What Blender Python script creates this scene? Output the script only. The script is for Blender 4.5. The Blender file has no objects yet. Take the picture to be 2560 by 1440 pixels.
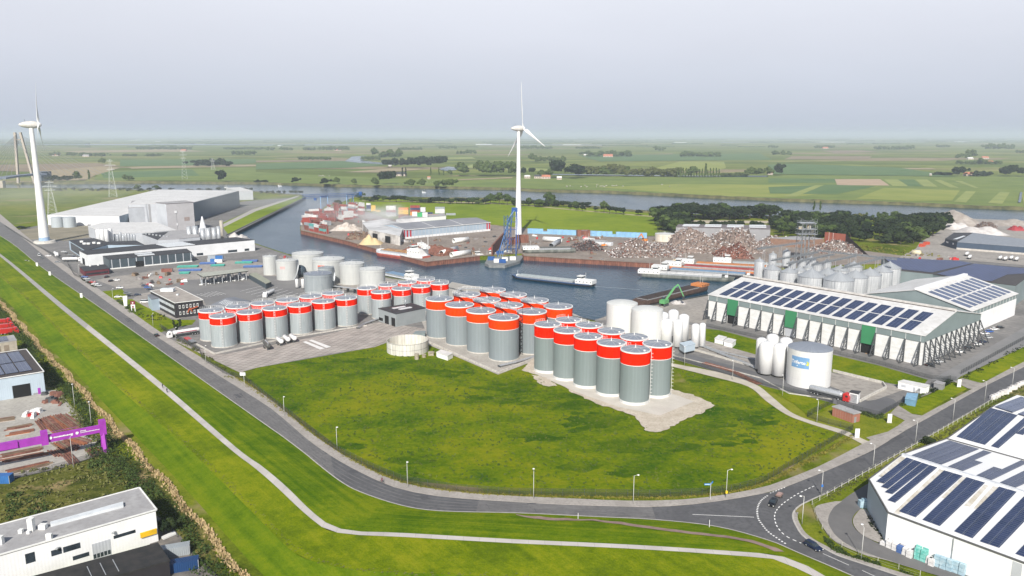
import bpy,math,random
from mathutils import Vector,Matrix
from mathutils.geometry import tessellate_polygon
R=math.radians
random.seed(7)
scene=bpy.context.scene
col=scene.collection
# ---------------------------------------------------------------- camera
FPX=1930.0; HORIZON=338.0; CAM_H=100.0
PITCH=math.atan((720-HORIZON)/FPX)
cam_d=bpy.data.cameras.new('camera'); cam=bpy.data.objects.new('camera',cam_d); col.objects.link(cam)
cam_d.sensor_width=36.0; cam_d.lens=36.0*FPX/2560.0
cam_d.clip_start=1.0; cam_d.clip_end=90000.0
cam.location=(0,0,CAM_H); cam.rotation_euler=(R(90)-PITCH,0,0)
scene.camera=cam
scene.render.resolution_x=1024; scene.render.resolution_y=576
# ---------------------------------------------------------------- world, sun, exposure
SUN_EL=38.0; SHADOW_AZ=83.0          # shadows fall towards this heading (ccw from +X)
world=bpy.data.worlds.new('World'); scene.world=world; world.use_nodes=True
wn=world.node_tree.nodes; wl=world.node_tree.links
for n in list(wn): wn.remove(n)
wo=wn.new('ShaderNodeOutputWorld'); wb=wn.new('ShaderNodeBackground'); sky=wn.new('ShaderNodeTexSky')
sky.sky_type='NISHITA'; sky.sun_disc=False; sky.sun_elevation=R(SUN_EL)
sx,sy=-math.cos(R(SHADOW_AZ)),-math.sin(R(SHADOW_AZ))
sky.sun_rotation=math.atan2(sx,sy)
sky.air_density=1.0; sky.dust_density=1.5; sky.ozone_density=1.0; sky.altitude=50
# thin milky cloud veil mixed into the sky, thicker high up
tc=wn.new('ShaderNodeTexCoord'); mp=wn.new('ShaderNodeMapping'); mp.inputs['Scale'].default_value=(1.0,1.0,3.5)
nz=wn.new('ShaderNodeTexNoise'); nz.inputs['Scale'].default_value=1.6; nz.inputs['Detail'].default_value=6; nz.inputs['Roughness'].default_value=.55
sp=wn.new('ShaderNodeSeparateXYZ'); mr=wn.new('ShaderNodeMapRange')
mr.inputs['From Min'].default_value=0.0; mr.inputs['From Max'].default_value=0.24; mr.inputs['To Min'].default_value=0.0; mr.inputs['To Max'].default_value=1.0
vr=wn.new('ShaderNodeValToRGB')
vr.color_ramp.elements[0].position=0.0; vr.color_ramp.elements[0].color=(5.5,6.1,7.5,1)
vr.color_ramp.elements[1].position=1.0; vr.color_ramp.elements[1].color=(10.0,10.1,10.7,1)
e=vr.color_ramp.elements.new(0.45); e.color=(7.75,7.95,8.9,1)
cr=wn.new('ShaderNodeMapRange'); cr.inputs['From Min'].default_value=.35; cr.inputs['From Max'].default_value=.7; cr.inputs['To Min'].default_value=.97; cr.inputs['To Max'].default_value=1.04
mul=wn.new('ShaderNodeVectorMath'); mul.operation='SCALE'
mx=wn.new('ShaderNodeMix'); mx.data_type='RGBA'; 
fm_=wn.new('ShaderNodeMapRange'); fm_.inputs['From Min'].default_value=.20; fm_.inputs['From Max'].default_value=.40; fm_.inputs['To Min'].default_value=.90; fm_.inputs['To Max'].default_value=.0; wl.new(sp.outputs['Z'],fm_.inputs[0]); wl.new(fm_.outputs[0],mx.inputs['Factor'])
wl.new(tc.outputs['Generated'],mp.inputs['Vector']); wl.new(mp.outputs[0],nz.inputs['Vector'])
wl.new(tc.outputs['Generated'],sp.inputs[0]); wl.new(sp.outputs['Z'],mr.inputs['Value']); wl.new(mr.outputs[0],vr.inputs[0])
wl.new(nz.outputs['Fac'],cr.inputs['Value']); wl.new(vr.outputs[0],mul.inputs[0]); wl.new(cr.outputs[0],mul.inputs['Scale'])
wl.new(sky.outputs[0],mx.inputs['A']); wl.new(mul.outputs[0],mx.inputs['B']); wl.new(mx.outputs['Result'],wb.inputs[0])
wb.inputs[1].default_value=0.08; wl.new(wb.outputs[0],wo.inputs[0])
sd=bpy.data.lights.new('sun','SUN'); sd.energy=5.0; sd.angle=R(0.5); sd.color=(1.0,.955,.88)
so=bpy.data.objects.new('sun',sd); col.objects.link(so); so.location=(0,0,400)
dirv=Vector((math.cos(R(SHADOW_AZ))*math.cos(R(SUN_EL)),math.sin(R(SHADOW_AZ))*math.cos(R(SUN_EL)),-math.sin(R(SUN_EL))))
so.rotation_euler=dirv.to_track_quat('-Z','Y').to_euler()
vs=scene.view_settings; vs.view_transform='Standard'; vs.look='None'; vs.exposure=0.28; vs.gamma=1.0; vs.use_curve_mapping=False
try:
 scene.cycles.max_bounces=6; scene.cycles.volume_bounces=3; scene.cycles.volume_step_rate=1.0
except Exception: pass
# ---------------------------------------------------------------- picture-to-ground helpers (positions measured on the photograph)
def G(x,y,z=0.0):
 u=(x-1280)/FPX; v=(y-720)/FPX
 dy=math.cos(PITCH)-v*math.sin(PITCH); dz=-math.sin(PITCH)-v*math.cos(PITCH)
 t=(z-CAM_H)/dz
 return Vector((u*t,dy*t,z))
def HG(x,y0,y1):
 Y=G(x,y0).y; v=(y1-720)/FPX
 return CAM_H + (-Y*math.sin(PITCH)-v*Y*math.cos(PITCH))/(math.cos(PITCH)-v*math.sin(PITCH))
# ---------------------------------------------------------------- materials
MATS={}
def mat(name,c,rough=.8,metal=0.0,var=.12,scale=.5,c2=None,detail=4,stretch=(1,1,1),bump=0.0,bscale=None,c3=None,spec=None,lo=.38,hi=.62,coords='pos'):
 if name in MATS: return MATS[name]
 m=bpy.data.materials.new(name); m.use_nodes=True; nt=m.node_tree; N=nt.nodes; L=nt.links
 b=N['Principled BSDF']; b.inputs['Roughness'].default_value=rough; b.inputs['Metallic'].default_value=metal
 if spec is not None: b.inputs['Specular IOR Level'].default_value=spec
 MATS[name]=m
 if coords=='pos':
  g=N.new('ShaderNodeNewGeometry'); src=g.outputs['Position']
 else:
  g=N.new('ShaderNodeTexCoord'); src=g.outputs['Object']
 mpg=N.new('ShaderNodeMapping'); mpg.inputs['Scale'].default_value=stretch; L.new(src,mpg.inputs[0])
 n=N.new('ShaderNodeTexNoise'); n.inputs['Scale'].default_value=scale; n.inputs['Detail'].default_value=detail; n.inputs['Roughness'].default_value=.62
 L.new(mpg.outputs[0],n.inputs['Vector'])
 r=N.new('ShaderNodeValToRGB'); L.new(n.outputs['Fac'],r.inputs[0])
 ca=[max(0,v*(1-var)) for v in c]; cb=list(c2) if c2 else [min(1,v*(1+var)) for v in c]
 if c2: ca=list(c)
 r.color_ramp.elements[0].position=lo; r.color_ramp.elements[0].color=(*ca,1)
 r.color_ramp.elements[1].position=hi; r.color_ramp.elements[1].color=(*cb,1)
 out=r.outputs[0]
 if c3:
  n2=N.new('ShaderNodeTexNoise'); n2.inputs['Scale'].default_value=scale*7; n2.inputs['Detail'].default_value=5; L.new(mpg.outputs[0],n2.inputs['Vector'])
  r2=N.new('ShaderNodeMapRange'); r2.inputs['From Min'].default_value=.45; r2.inputs['From Max'].default_value=.75; L.new(n2.outputs['Fac'],r2.inputs[0])
  mm=N.new('ShaderNodeMix'); mm.data_type='RGBA'; mm.inputs['B'].default_value=(*c3,1); L.new(r2.outputs[0],mm.inputs['Factor']); L.new(out,mm.inputs['A']); out=mm.outputs['Result']
 L.new(out,b.inputs['Base Color'])
 if bump:
  nb=N.new('ShaderNodeTexNoise'); nb.inputs['Scale'].default_value=bscale or scale*6; nb.inputs['Detail'].default_value=4; L.new(mpg.outputs[0],nb.inputs['Vector'])
  bp=N.new('ShaderNodeBump'); bp.inputs['Strength'].default_value=bump; bp.inputs['Distance'].default_value=.5
  L.new(nb.outputs['Fac'],bp.inputs['Height']); L.new(bp.outputs[0],b.inputs['Normal'])
 return m
def grass(name,dark,mid,light,s1=.02,s2=.25,stripe=None,bump=.5,dry=None):
 """patchy grass: large soft patches, medium tufts, fine grain; stripe=(angle, period, strength) for mowing lines"""
 if name in MATS: return MATS[name]
 m=bpy.data.materials.new(name); m.use_nodes=True; nt=m.node_tree; N=nt.nodes; L=nt.links; MATS[name]=m
 b=N['Principled BSDF']; b.inputs['Roughness'].default_value=.9; b.inputs['Specular IOR Level'].default_value=.03
 g=N.new('ShaderNodeNewGeometry'); P=g.outputs['Position']
 def noise(s,d,rg=.6,dist=0):
  n=N.new('ShaderNodeTexNoise'); n.inputs['Scale'].default_value=s; n.inputs['Detail'].default_value=d; n.inputs['Roughness'].default_value=rg; n.inputs['Distortion'].default_value=dist
  L.new(P,n.inputs['Vector']); return n.outputs['Fac']
 def ma(op,a,c_):
  x=N.new('ShaderNodeMath'); x.operation=op
  for i,q in enumerate((a,c_)):
   if isinstance(q,(int,float)): x.inputs[i].default_value=q
   else: L.new(q,x.inputs[i])
  return x.outputs[0]
 f=ma('ADD',ma('MULTIPLY',noise(s1,5,.65,.6),.44),ma('MULTIPLY',noise(s2,6,.7),.30))
 f=ma('ADD',f,ma('MULTIPLY',noise(s2*7,5,.75),.26))
 if stripe:
  vr_=N.new('ShaderNodeVectorRotate'); vr_.rotation_type='Z_AXIS'; vr_.inputs['Angle'].default_value=R(-stripe[0]); L.new(P,vr_.inputs['Vector'])
  sc_=N.new('ShaderNodeVectorMath'); sc_.operation='MULTIPLY'; sc_.inputs[1].default_value=(.012,1/stripe[1],0); L.new(vr_.outputs[0],sc_.inputs[0])
  n_=N.new('ShaderNodeTexNoise'); n_.inputs['Scale'].default_value=1.0; n_.inputs['Detail'].default_value=4; n_.inputs['Roughness'].default_value=.7; L.new(sc_.outputs[0],n_.inputs['Vector'])
  f=ma('ADD',f,ma('MULTIPLY',ma('SUBTRACT',n_.outputs['Fac'],.5),stripe[2]))
 r=N.new('ShaderNodeValToRGB'); L.new(f,r.inputs[0]); E=r.color_ramp.elements
 E[0].position=.415; E[0].color=(*dark,1); E[1].position=.585; E[1].color=(*light,1); q=E.new(.5); q.color=(*mid,1)
 out=r.outputs[0]
 if dry:
  mm=N.new('ShaderNodeMix'); mm.data_type='RGBA'; mm.inputs['B'].default_value=(*dry,1)
  r2=N.new('ShaderNodeMapRange'); r2.inputs['From Min'].default_value=.56; r2.inputs['From Max'].default_value=.68; L.new(noise(s1*2.7,4),r2.inputs[0])
  L.new(r2.outputs[0],mm.inputs['Factor']); L.new(out,mm.inputs['A']); out=mm.outputs['Result']
 L.new(out,b.inputs['Base Color'])
 bp=N.new('ShaderNodeBump'); bp.inputs['Strength'].default_value=bump; bp.inputs['Distance'].default_value=.6
 L.new(noise(s2*3,6,.75),bp.inputs['Height']); L.new(bp.outputs[0],b.inputs['Normal'])
 return m
def brick(name,c1,c2,mortar,w,h,ms=.02,rough=.6,metal=0,uv=True,offset=0.0,spec=.5,rot=0.0,scale=1.0):
 if name in MATS: return MATS[name]
 m=bpy.data.materials.new(name); m.use_nodes=True; nt=m.node_tree; N=nt.nodes; L=nt.links; MATS[name]=m
 b=N['Principled BSDF']; b.inputs['Roughness'].default_value=rough; b.inputs['Metallic'].default_value=metal; b.inputs['Specular IOR Level'].default_value=spec
 t=N.new('ShaderNodeTexBrick'); t.offset=offset; t.inputs['Scale'].default_value=scale; t.inputs['Mortar Size'].default_value=ms; t.inputs['Mortar Smooth'].default_value=.1
 t.inputs['Brick Width'].default_value=w; t.inputs['Row Height'].default_value=h
 t.inputs['Color1'].default_value=(*c1,1); t.inputs['Color2'].default_value=(*c2,1); t.inputs['Mortar'].default_value=(*mortar,1)
 if uv:
  g=N.new('ShaderNodeTexCoord'); L.new(g.outputs['UV'],t.inputs['Vector'])
 else:
  g=N.new('ShaderNodeNewGeometry'); mp_=N.new('ShaderNodeMapping'); mp_.inputs['Rotation'].default_value=(0,0,R(rot)); L.new(g.outputs['Position'],mp_.inputs[0]); L.new(mp_.outputs[0],t.inputs['Vector'])
 n=N.new('ShaderNodeTexNoise'); n.inputs['Scale'].default_value=.12; n.inputs['Detail'].default_value=5
 g2=N.new('ShaderNodeNewGeometry'); L.new(g2.outputs['Position'],n.inputs['Vector'])
 r=N.new('ShaderNodeMapRange'); r.inputs['From Min'].default_value=.3; r.inputs['From Max'].default_value=.7; r.inputs['To Min'].default_value=.82; r.inputs['To Max'].default_value=1.15; L.new(n.outputs['Fac'],r.inputs[0])
 s=N.new('ShaderNodeVectorMath'); s.operation='SCALE'; L.new(t.outputs['Color'],s.inputs[0]); L.new(r.outputs[0],s.inputs['Scale']); L.new(s.outputs[0],b.inputs['Base Color'])
 return m
# ---------------------------------------------------------------- mesh builder
class MB:
 def __init__(s): s.v=[]; s.f=[]; s.sm=[]; s.uv={}
 def add(s,vs,fs,smooth=False):
  o=len(s.v); s.v+=[Vector(p) for p in vs]
  for f in fs: s.f.append(tuple(i+o for i in f)); s.sm.append(smooth)
  return s
 def quad(s,a,b,c,d,uv=None):
  s.add([a,b,c,d],[(0,1,2,3)])
  if uv: s.uv[len(s.f)-1]=uv
  return s
 def box(s,c,size,rz=0.0,taper=1.0):
  x,y,z=[q/2 for q in size]; ca,sa=math.cos(rz),math.sin(rz); vs=[]
  for k,tz in ((-1,1.0),(1,taper)):
   for i,j in ((-1,-1),(1,-1),(1,1),(-1,1)):
    px,py=i*x*tz,j*y*tz
    vs.append((c[0]+px*ca-py*sa,c[1]+px*sa+py*ca,c[2]+k*z))
  return s.add(vs,[(3,2,1,0),(4,5,6,7),(0,1,5,4),(1,2,6,5),(2,3,7,6),(3,0,4,7)])
 def prism(s,poly,z0,z1,cap=True,bottom=False):
  n=len(poly); P=[Vector((p[0],p[1],0)) for p in poly]
  if sum(P[i].x*P[(i+1) % n].y-P[(i+1) % n].x*P[i].y for i in range(n)) < 0: P.reverse()
  zz0=z0; vs=[(p.x,p.y,z0) for p in P]+[(p.x,p.y,z1) for p in P]
  fs=[(i,(i+1) % n,n+(i+1) % n,n+i) for i in range(n)]
  if cap:
   if n <= 4: fs.append(tuple(range(n,2*n)))
   else:
    for t in tessellate_polygon([P]):
     a,b,c=t
     if (P[b]-P[a]).cross(P[c]-P[a]).z < 0: a,c=c,a
     fs.append((a+n,b+n,c+n))
  if bottom: fs.append(tuple(reversed(range(n))))
  return s.add(vs,fs)
 def sheet(s,poly,z):
  P=[Vector((p[0],p[1],0)) for p in poly]; vs=[(p.x,p.y,z) for p in P]; fs=[]
  for t in tessellate_polygon([P]):
   a,b,c=t
   if (P[b]-P[a]).cross(P[c]-P[a]).z < 0: a,c=c,a
   fs.append((a,b,c))
  return s.add(vs,fs)
 def cyl(s,c,r,z0,z1,n=32,r2=None,cap=True,bottom=False,smooth=True):
  r2=r if r2 is None else r2
  vs=[(c[0]+r*math.cos(2*math.pi*i/n),c[1]+r*math.sin(2*math.pi*i/n),z0) for i in range(n)]
  vs+=[(c[0]+r2*math.cos(2*math.pi*i/n),c[1]+r2*math.sin(2*math.pi*i/n),z1) for i in range(n)]
  s.add(vs,[(i,(i+1) % n,n+(i+1) % n,n+i) for i in range(n)],smooth)
  if cap and r2 > 1e-4: s.add(vs[n:],[tuple(range(n))])
  if bottom: s.add(vs[:n],[tuple(reversed(range(n)))])
  return s
 def lathe(s,c,prof,n=32,smooth=True):
  vs=[]
  for r,z in prof:
   for i in range(n): vs.append((c[0]+r*math.cos(2*math.pi*i/n),c[1]+r*math.sin(2*math.pi*i/n),c[2]+z))
  fs=[]
  for k in range(len(prof)-1):
   for i in range(n): fs.append((k*n+i,k*n+(i+1) % n,(k+1)*n+(i+1) % n,(k+1)*n+i))
  return s.add(vs,fs,smooth)
 def tube(s,p,q,r,n=6,r2=None):
  p=Vector(p); q=Vector(q); d=q-p
  if d.length < 1e-6: return s
  r2=r if r2 is None else r2
  a=d.orthogonal().normalized(); b=d.normalized().cross(a)
  vs=[]
  for o,rr in ((p,r),(q,r2)):
   for i in range(n):
    t=2*math.pi*i/n; vs.append(o+a*math.cos(t)*rr+b*math.sin(t)*rr)
  return s.add(vs,[(i,(i+1) % n,n+(i+1) % n,n+i) for i in range(n)]+[tuple(reversed(range(n))),tuple(range(n,2*n))],n > 6)
 def beam(s,p,q,w,h=None):
  """rectangular bar"""
  p=Vector(p); q=Vector(q); d=(q-p).normalized(); h=h or w
  up=Vector((0,0,1)) if abs(d.z) < .95 else Vector((1,0,0))
  a=d.cross(up).normalized()*w/2; b=a.cross(d).normalized()*h/2
  vs=[o+i*a+j*b for o in (p,q) for i,j in ((-1,-1),(1,-1),(1,1),(-1,1))]
  return s.add(vs,[(3,2,1,0),(4,5,6,7),(0,1,5,4),(1,2,6,5),(2,3,7,6),(3,0,4,7)])
 def loft(s,rings,closed=True,smooth=True,caps=True):
  n=len(rings[0]); vs=[p for r in rings for p in r]; fs=[]
  for k in range(len(rings)-1):
   for i in range(n if closed else n-1):
    j=(i+1) % n; fs.append((k*n+i,k*n+j,(k+1)*n+j,(k+1)*n+i))
  s.add(vs,fs,smooth)
  if caps and closed: s.add(rings[0],[tuple(reversed(range(n)))]); s.add(rings[-1],[tuple(range(n))])
  return s
 def mesh(s,name,m,off=None):
  me=bpy.data.meshes.new(name)
  vs=s.v if off is None else [p-off for p in s.v]
  me.from_pydata([tuple(p) for p in vs],[],s.f)
  me.polygons.foreach_set('use_smooth',s.sm)
  if s.uv:
   u=me.uv_layers.new(name='UVMap')
   for pi,uvs in s.uv.items():
    pl=me.polygons[pi]
    for k,li in enumerate(pl.loop_indices): u.data[li].uv=uvs[k]
  if m: me.materials.append(m)
  return me
def tag(o,label=None,cat=None,group=None,kind=None):
 if label: o['label']=label
 if cat: o['category']=cat
 if group: o['group']=group
 if kind: o['kind']=kind
 return o
def root(name,label,cat,loc=(0,0,0),rz=0.0,group=None):
 o=bpy.data.objects.new(name,None); o.empty_display_size=1; col.objects.link(o); o.location=loc; o.rotation_euler=(0,0,rz)
 return tag(o,label,cat,group)
def part(mb,name,m,parent,world=False,label=None):
 off=parent_loc(parent) if world else None
 o=bpy.data.objects.new(name,mb.mesh(name,m,off)); col.objects.link(o); o.parent=parent
 if label: o['label']=label
 return o
def parent_loc(p):
 v=Vector(p.location)
 return v if p.parent is None else v+parent_loc(p.parent)
def solo(mb,name,m,label,cat,group=None,loc=None):
 off=Vector(loc) if loc is not None else (sum((Vector((p.x,p.y,0)) for p in mb.v),Vector())/len(mb.v) if mb.v else Vector())
 o=bpy.data.objects.new(name,mb.mesh(name,m,off)); col.objects.link(o); o.location=off
 return tag(o,label,cat,group)
def struct(mb,name,m,kind='structure',label=None):
 o=bpy.data.objects.new(name,mb.mesh(name,m)); col.objects.link(o); o['kind']=kind
 if label: o['label']=label
 return o
def copy_tree(o,parent=None):
 c=o.copy(); col.objects.link(c); c.parent=parent
 for ch in list(o.children): copy_tree(ch,c)
 return c
ORD=['first','second','third','fourth','fifth','sixth','seventh','eighth','ninth','tenth','eleventh','twelfth','thirteenth','fourteenth','fifteenth','sixteenth']
def pts(s,z=0.0): return [G(float(a.split(',')[0]),float(a.split(',')[1]),z) for a in s.split()]
def smooth_line(P,n=4):
 out=[]
 for i in range(len(P)-1):
  p0=P[max(i-1,0)]; p1=P[i]; p2=P[i+1]; p3=P[min(i+2,len(P)-1)]
  for k in range(n):
   t=k/n; out.append(.5*((2*p1)+(p2-p0)*t+(2*p0-5*p1+4*p2-p3)*t*t+(3*p1-p0-3*p2+p3)*t**3))
 out.append(P[-1]); return out
def resample(P,n):
 L=[0]
 for i in range(1,len(P)): L.append(L[-1]+(P[i]-P[i-1]).length)
 out=[]; k=0
 for i in range(n):
  s=L[-1]*i/(n-1)
  while k < len(P)-2 and L[k+1] < s: k+=1
  t=(s-L[k])/max(1e-9,L[k+1]-L[k]); out.append(P[k].lerp(P[k+1],min(1,max(0,t))))
 return out
def ribbon(mb,A,B,n=60,z=None):
 A=resample(A,n); B=resample(B,n)
 if z is not None:
  A=[Vector((p.x,p.y,z)) for p in A]; B=[Vector((p.x,p.y,z)) for p in B]
 vs=A+B; fs=[]
 for i in range(n-1):
  f=(i,i+1,n+i+1,n+i)
  nr=(vs[f[1]]-vs[f[0]]).cross(vs[f[3]]-vs[f[0]])
  fs.append(f if nr.z > 0 else tuple(reversed(f)))
 mb.add(vs,fs,True); return mb
def ZY(P,ypx):
 """height above P at which the picture row ypx is met"""
 v=(ypx-720)/FPX; Y=P[1]
 return CAM_H + (-Y*math.sin(PITCH)-v*Y*math.cos(PITCH))/(math.cos(PITCH)-v*math.sin(PITCH))
def PL(x,y,a,b,c):
 """point of the plane a,b,c seen at picture position x,y"""
 d=G(x,y,0)-Vector((0,0,CAM_H)); n=(b-a).cross(c-a); o=Vector((0,0,CAM_H)); return o+d*((a-o).dot(n)/d.dot(n))
def strip(mb,P,w,z,taper=False):
 """ribbon of width w along the centre line P"""
 A=[]; B=[]
 for i,p in enumerate(P):
  d=(P[min(i+1,len(P)-1)]-P[max(i-1,0)]); d=Vector((d.x,d.y,0)).normalized(); nrm=Vector((-d.y,d.x,0))
  A.append(Vector((p.x,p.y,z))+nrm*w/2); B.append(Vector((p.x,p.y,z))-nrm*w/2)
 vs=A+B; n=len(P)
 mb.add(vs,[(n+i,n+i+1,i+1,i) for i in range(n-1)]); return mb
def ragged(P,step=2.0,amp=.8,seed=1):
 rn=random.Random(seed); out=[]
 for i,p in enumerate(P):
  q=P[(i+1) % len(P)]; n=max(1,int((q-p).length/step)); d=(q-p).normalized(); nr=Vector((-d.y,d.x,0))
  for k in range(n): out.append(p.lerp(q,k/n)+nr*rn.uniform(-amp,amp))
 return out
# ================================================================= LAND AND WATER
g_ground=grass('ground_grass',(.060,.085,.006),(.125,.160,.010),(.20,.215,.020),.012,.16,dry=(.26,.21,.10))
g_meadow=grass('meadow_grass',(.034,.088,.004),(.115,.165,.003),(.20,.212,.006),.014,.09,bump=1.0)
g_dike=grass('dike_grass',(.060,.125,.002),(.115,.180,.003),(.18,.225,.006),.02,.22,stripe=(-50.3,2.2,.38),bump=.5)
g_dikeb=grass('dike_grass_east',(.060,.125,.002),(.115,.180,.003),(.18,.225,.006),.02,.22,stripe=(-7,1.6,.38),bump=.5)
g_dike2=grass('mown_grass',(.080,.125,.003),(.140,.188,.003),(.215,.235,.008),.03,.3,stripe=(-50.3,3.5,.25),bump=.5)
WZ=-3.0
W=MB(); W.quad((-60000,150,WZ),(60000,150,WZ),(60000,60000,WZ),(-60000,60000,WZ))
wm=bpy.data.materials.new('water'); wm.use_nodes=True; N=wm.node_tree.nodes; L=wm.node_tree.links; b=N['Principled BSDF']
b.inputs['Base Color'].default_value=(.004,.040,.075,1); b.inputs['Specular Tint'].default_value=(.50,.72,1,1); b.inputs['Specular IOR Level'].default_value=.17; b.inputs['Roughness'].default_value=.12; b.inputs['IOR'].default_value=1.33
g=N.new('ShaderNodeNewGeometry'); bp=N.new('ShaderNodeBump'); n1=N.new('ShaderNodeTexNoise'); n1.inputs['Scale'].default_value=.45; n1.inputs['Detail'].default_value=5
mpp=N.new('ShaderNodeMapping'); mpp.inputs['Scale'].default_value=(1,.55,1); L.new(g.outputs['Position'],mpp.inputs[0]); L.new(mpp.outputs[0],n1.inputs['Vector'])
n2=N.new('ShaderNodeTexNoise'); n2.inputs['Scale'].default_value=.012; n2.inputs['Detail'].default_value=4; L.new(mpp.outputs[0],n2.inputs['Vector'])
rr=N.new('ShaderNodeMapRange'); rr.inputs['From Min'].default_value=.35; rr.inputs['From Max'].default_value=.65; rr.inputs['To Min'].default_value=.05; rr.inputs['To Max'].default_value=.20; L.new(n2.outputs['Fac'],rr.inputs[0]); L.new(rr.outputs[0],b.inputs['Roughness'])
bp.inputs['Strength'].default_value=.8; bp.inputs['Distance'].default_value=.5; L.new(n1.outputs['Fac'],bp.inputs['Height']); L.new(bp.outputs[0],b.inputs['Normal'])
struct(W,'water',wm)
# near land with the harbour basin cut into it
near=pts('-900,471 120,471 400,476 640,480 757,489 764,492 640,553 565,589 572,597 637,608 722,636 960,690 1130,722 1300,765 1485,802 1520,788 1590,771 1770,738 1795,722 1850,712 1880,692 2240,668 2240,660 1880,674 1690,664 1310,642 1305,636 1200,642 1066,657 950,627 862,603 752,578 750,566 815,515 860,503 886,493 1200,497 1300,503 1450,515 1640,532 2100,545 2385,548 2560,553 3600,585')
near+=[Vector((900,100,0)),Vector((700,-300,0)),Vector((-700,-300,0)),Vector((-2600,600,0))]
mb=MB(); mb.prism(near,-6,0); struct(mb,'ground',g_ground)
# steel sheet piling along the quays: corrugated wall just in front of the bank
rust=mat('rust_steel',(.13,.052,.035),.85,0,c2=(.24,.10,.065),scale=.5,stretch=(1,1,.25))
pile_g=mat('grey_piling',(.06,.065,.07),.8,0,var=.3,scale=.4)
def piling(line,z0,z1,m,label,side=1):
 mb=MB(); P=[]
 for i in range(len(line)-1):
  a,b_=line[i],line[i+1]; d=b_-a; n=max(2,int(d.length/.9)); nr=Vector((-d.y,d.x,0)).normalized()*side
  for k in range(n): P.append(a.lerp(b_,k/n)+nr*(.35 if (k//1) % 2 else .05))
 P.append(line[-1]+Vector((0,0,0)))
 vs=[Vector((p.x,p.y,z)) for z in (z0,z1) for p in P]; n=len(P)
 mb.add(vs,[(i,i+1,n+i+1,n+i) for i in range(n-1)])
 for i in range(len(line)-1): mb.beam(line[i]+Vector((0,0,z1+.15)),line[i+1]+Vector((0,0,z1+.15)),.9,.3)
 return solo(mb,'quay_wall',m,label,'quay wall')
piling(pts('752,578 862,603 950,627 1066,657 1200,642'),-5,.3,rust,'rusty sheet pile quay wall in front of the container terminal',-1)
piling(pts('1305,637 1310,642 1690,664 1880,674'),-5,.3,rust,'long rust brown sheet pile quay wall below the scrap yard',-1)
piling(pts('764,492 640,553 565,589'),-5,.3,pile_g,'dark grey quay wall along the left side of the harbour mouth',1)
piling(pts('722,636 960,690 1130,722 1300,765 1485,802'),-5,.2,pile_g,'grey quay wall behind the red banded silos',-1)
piling(pts('1520,788 1590,771 1770,738'),-5,.2,pile_g,'quay wall beside the moored brown barge',-1)
# far land beyond the river
far_bank=pts('-1500,452 -300,456 120,457 400,455 640,457 740,460 850,463 1000,466 1060,467 1280,471 1360,476 1500,478 1640,484 1760,490 1920,497 2080,502 2280,508 2400,514 2560,520 3600,552')
far=far_bank+[Vector((60000,3000,0)),Vector((60000,60000,0)),Vector((-60000,60000,0)),Vector((-60000,3000,0))]
fm=bpy.data.materials.new('far_fields'); fm.use_nodes=True; N=fm.node_tree.nodes; L=fm.node_tree.links; b=N['Principled BSDF']; b.inputs['Roughness'].default_value=.95; b.inputs['Specular IOR Level'].default_value=.1
g=N.new('ShaderNodeNewGeometry'); mpp=N.new('ShaderNodeMapping'); mpp.inputs['Rotation'].default_value=(0,0,R(24)); mpp.inputs['Scale'].default_value=(1/520,1/210,1); L.new(g.outputs['Position'],mpp.inputs[0])
v=N.new('ShaderNodeTexVoronoi'); v.distance='CHEBYCHEV'; v.inputs['Scale'].default_value=1.0; v.inputs['Randomness'].default_value=.75; L.new(mpp.outputs[0],v.inputs['Vector'])
s=N.new('ShaderNodeSeparateColor'); L.new(v.outputs['Color'],s.inputs[0])
r=N.new('ShaderNodeValToRGB'); r.color_ramp.interpolation='CONSTANT'; L.new(s.outputs[0],r.inputs[0]); E=r.color_ramp.elements
E[0].position=0; E[0].color=(.105,.14,.025,1); E[1].position=.25; E[1].color=(.145,.175,.035,1)
for p_,c_ in ((.45,(.175,.20,.045)),(.62,(.12,.155,.035)),(.76,(.21,.21,.07)),(.87,(.25,.20,.12)),(.94,(.14,.17,.05))): q=E.new(p_); q.color=(*c_,1)
nn=N.new('ShaderNodeTexNoise'); nn.inputs['Scale'].default_value=.01; nn.inputs['Detail'].default_value=6; L.new(g.outputs['Position'],nn.inputs['Vector'])
mr2=N.new('ShaderNodeMapRange'); mr2.inputs['From Min'].default_value=.3; mr2.inputs['From Max'].default_value=.7; mr2.inputs['To Min'].default_value=.75; mr2.inputs['To Max'].default_value=1.2; L.new(nn.outputs['Fac'],mr2.inputs[0])
sc=N.new('ShaderNodeVectorMath'); sc.operation='SCALE'; L.new(r.outputs[0],sc.inputs[0]); L.new(mr2.outputs[0],sc.inputs['Scale']); L.new(sc.outputs[0],b.inputs['Base Color'])
mb=MB(); mb.prism(far,-6,0); struct(mb,'far_ground',fm)
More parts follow.
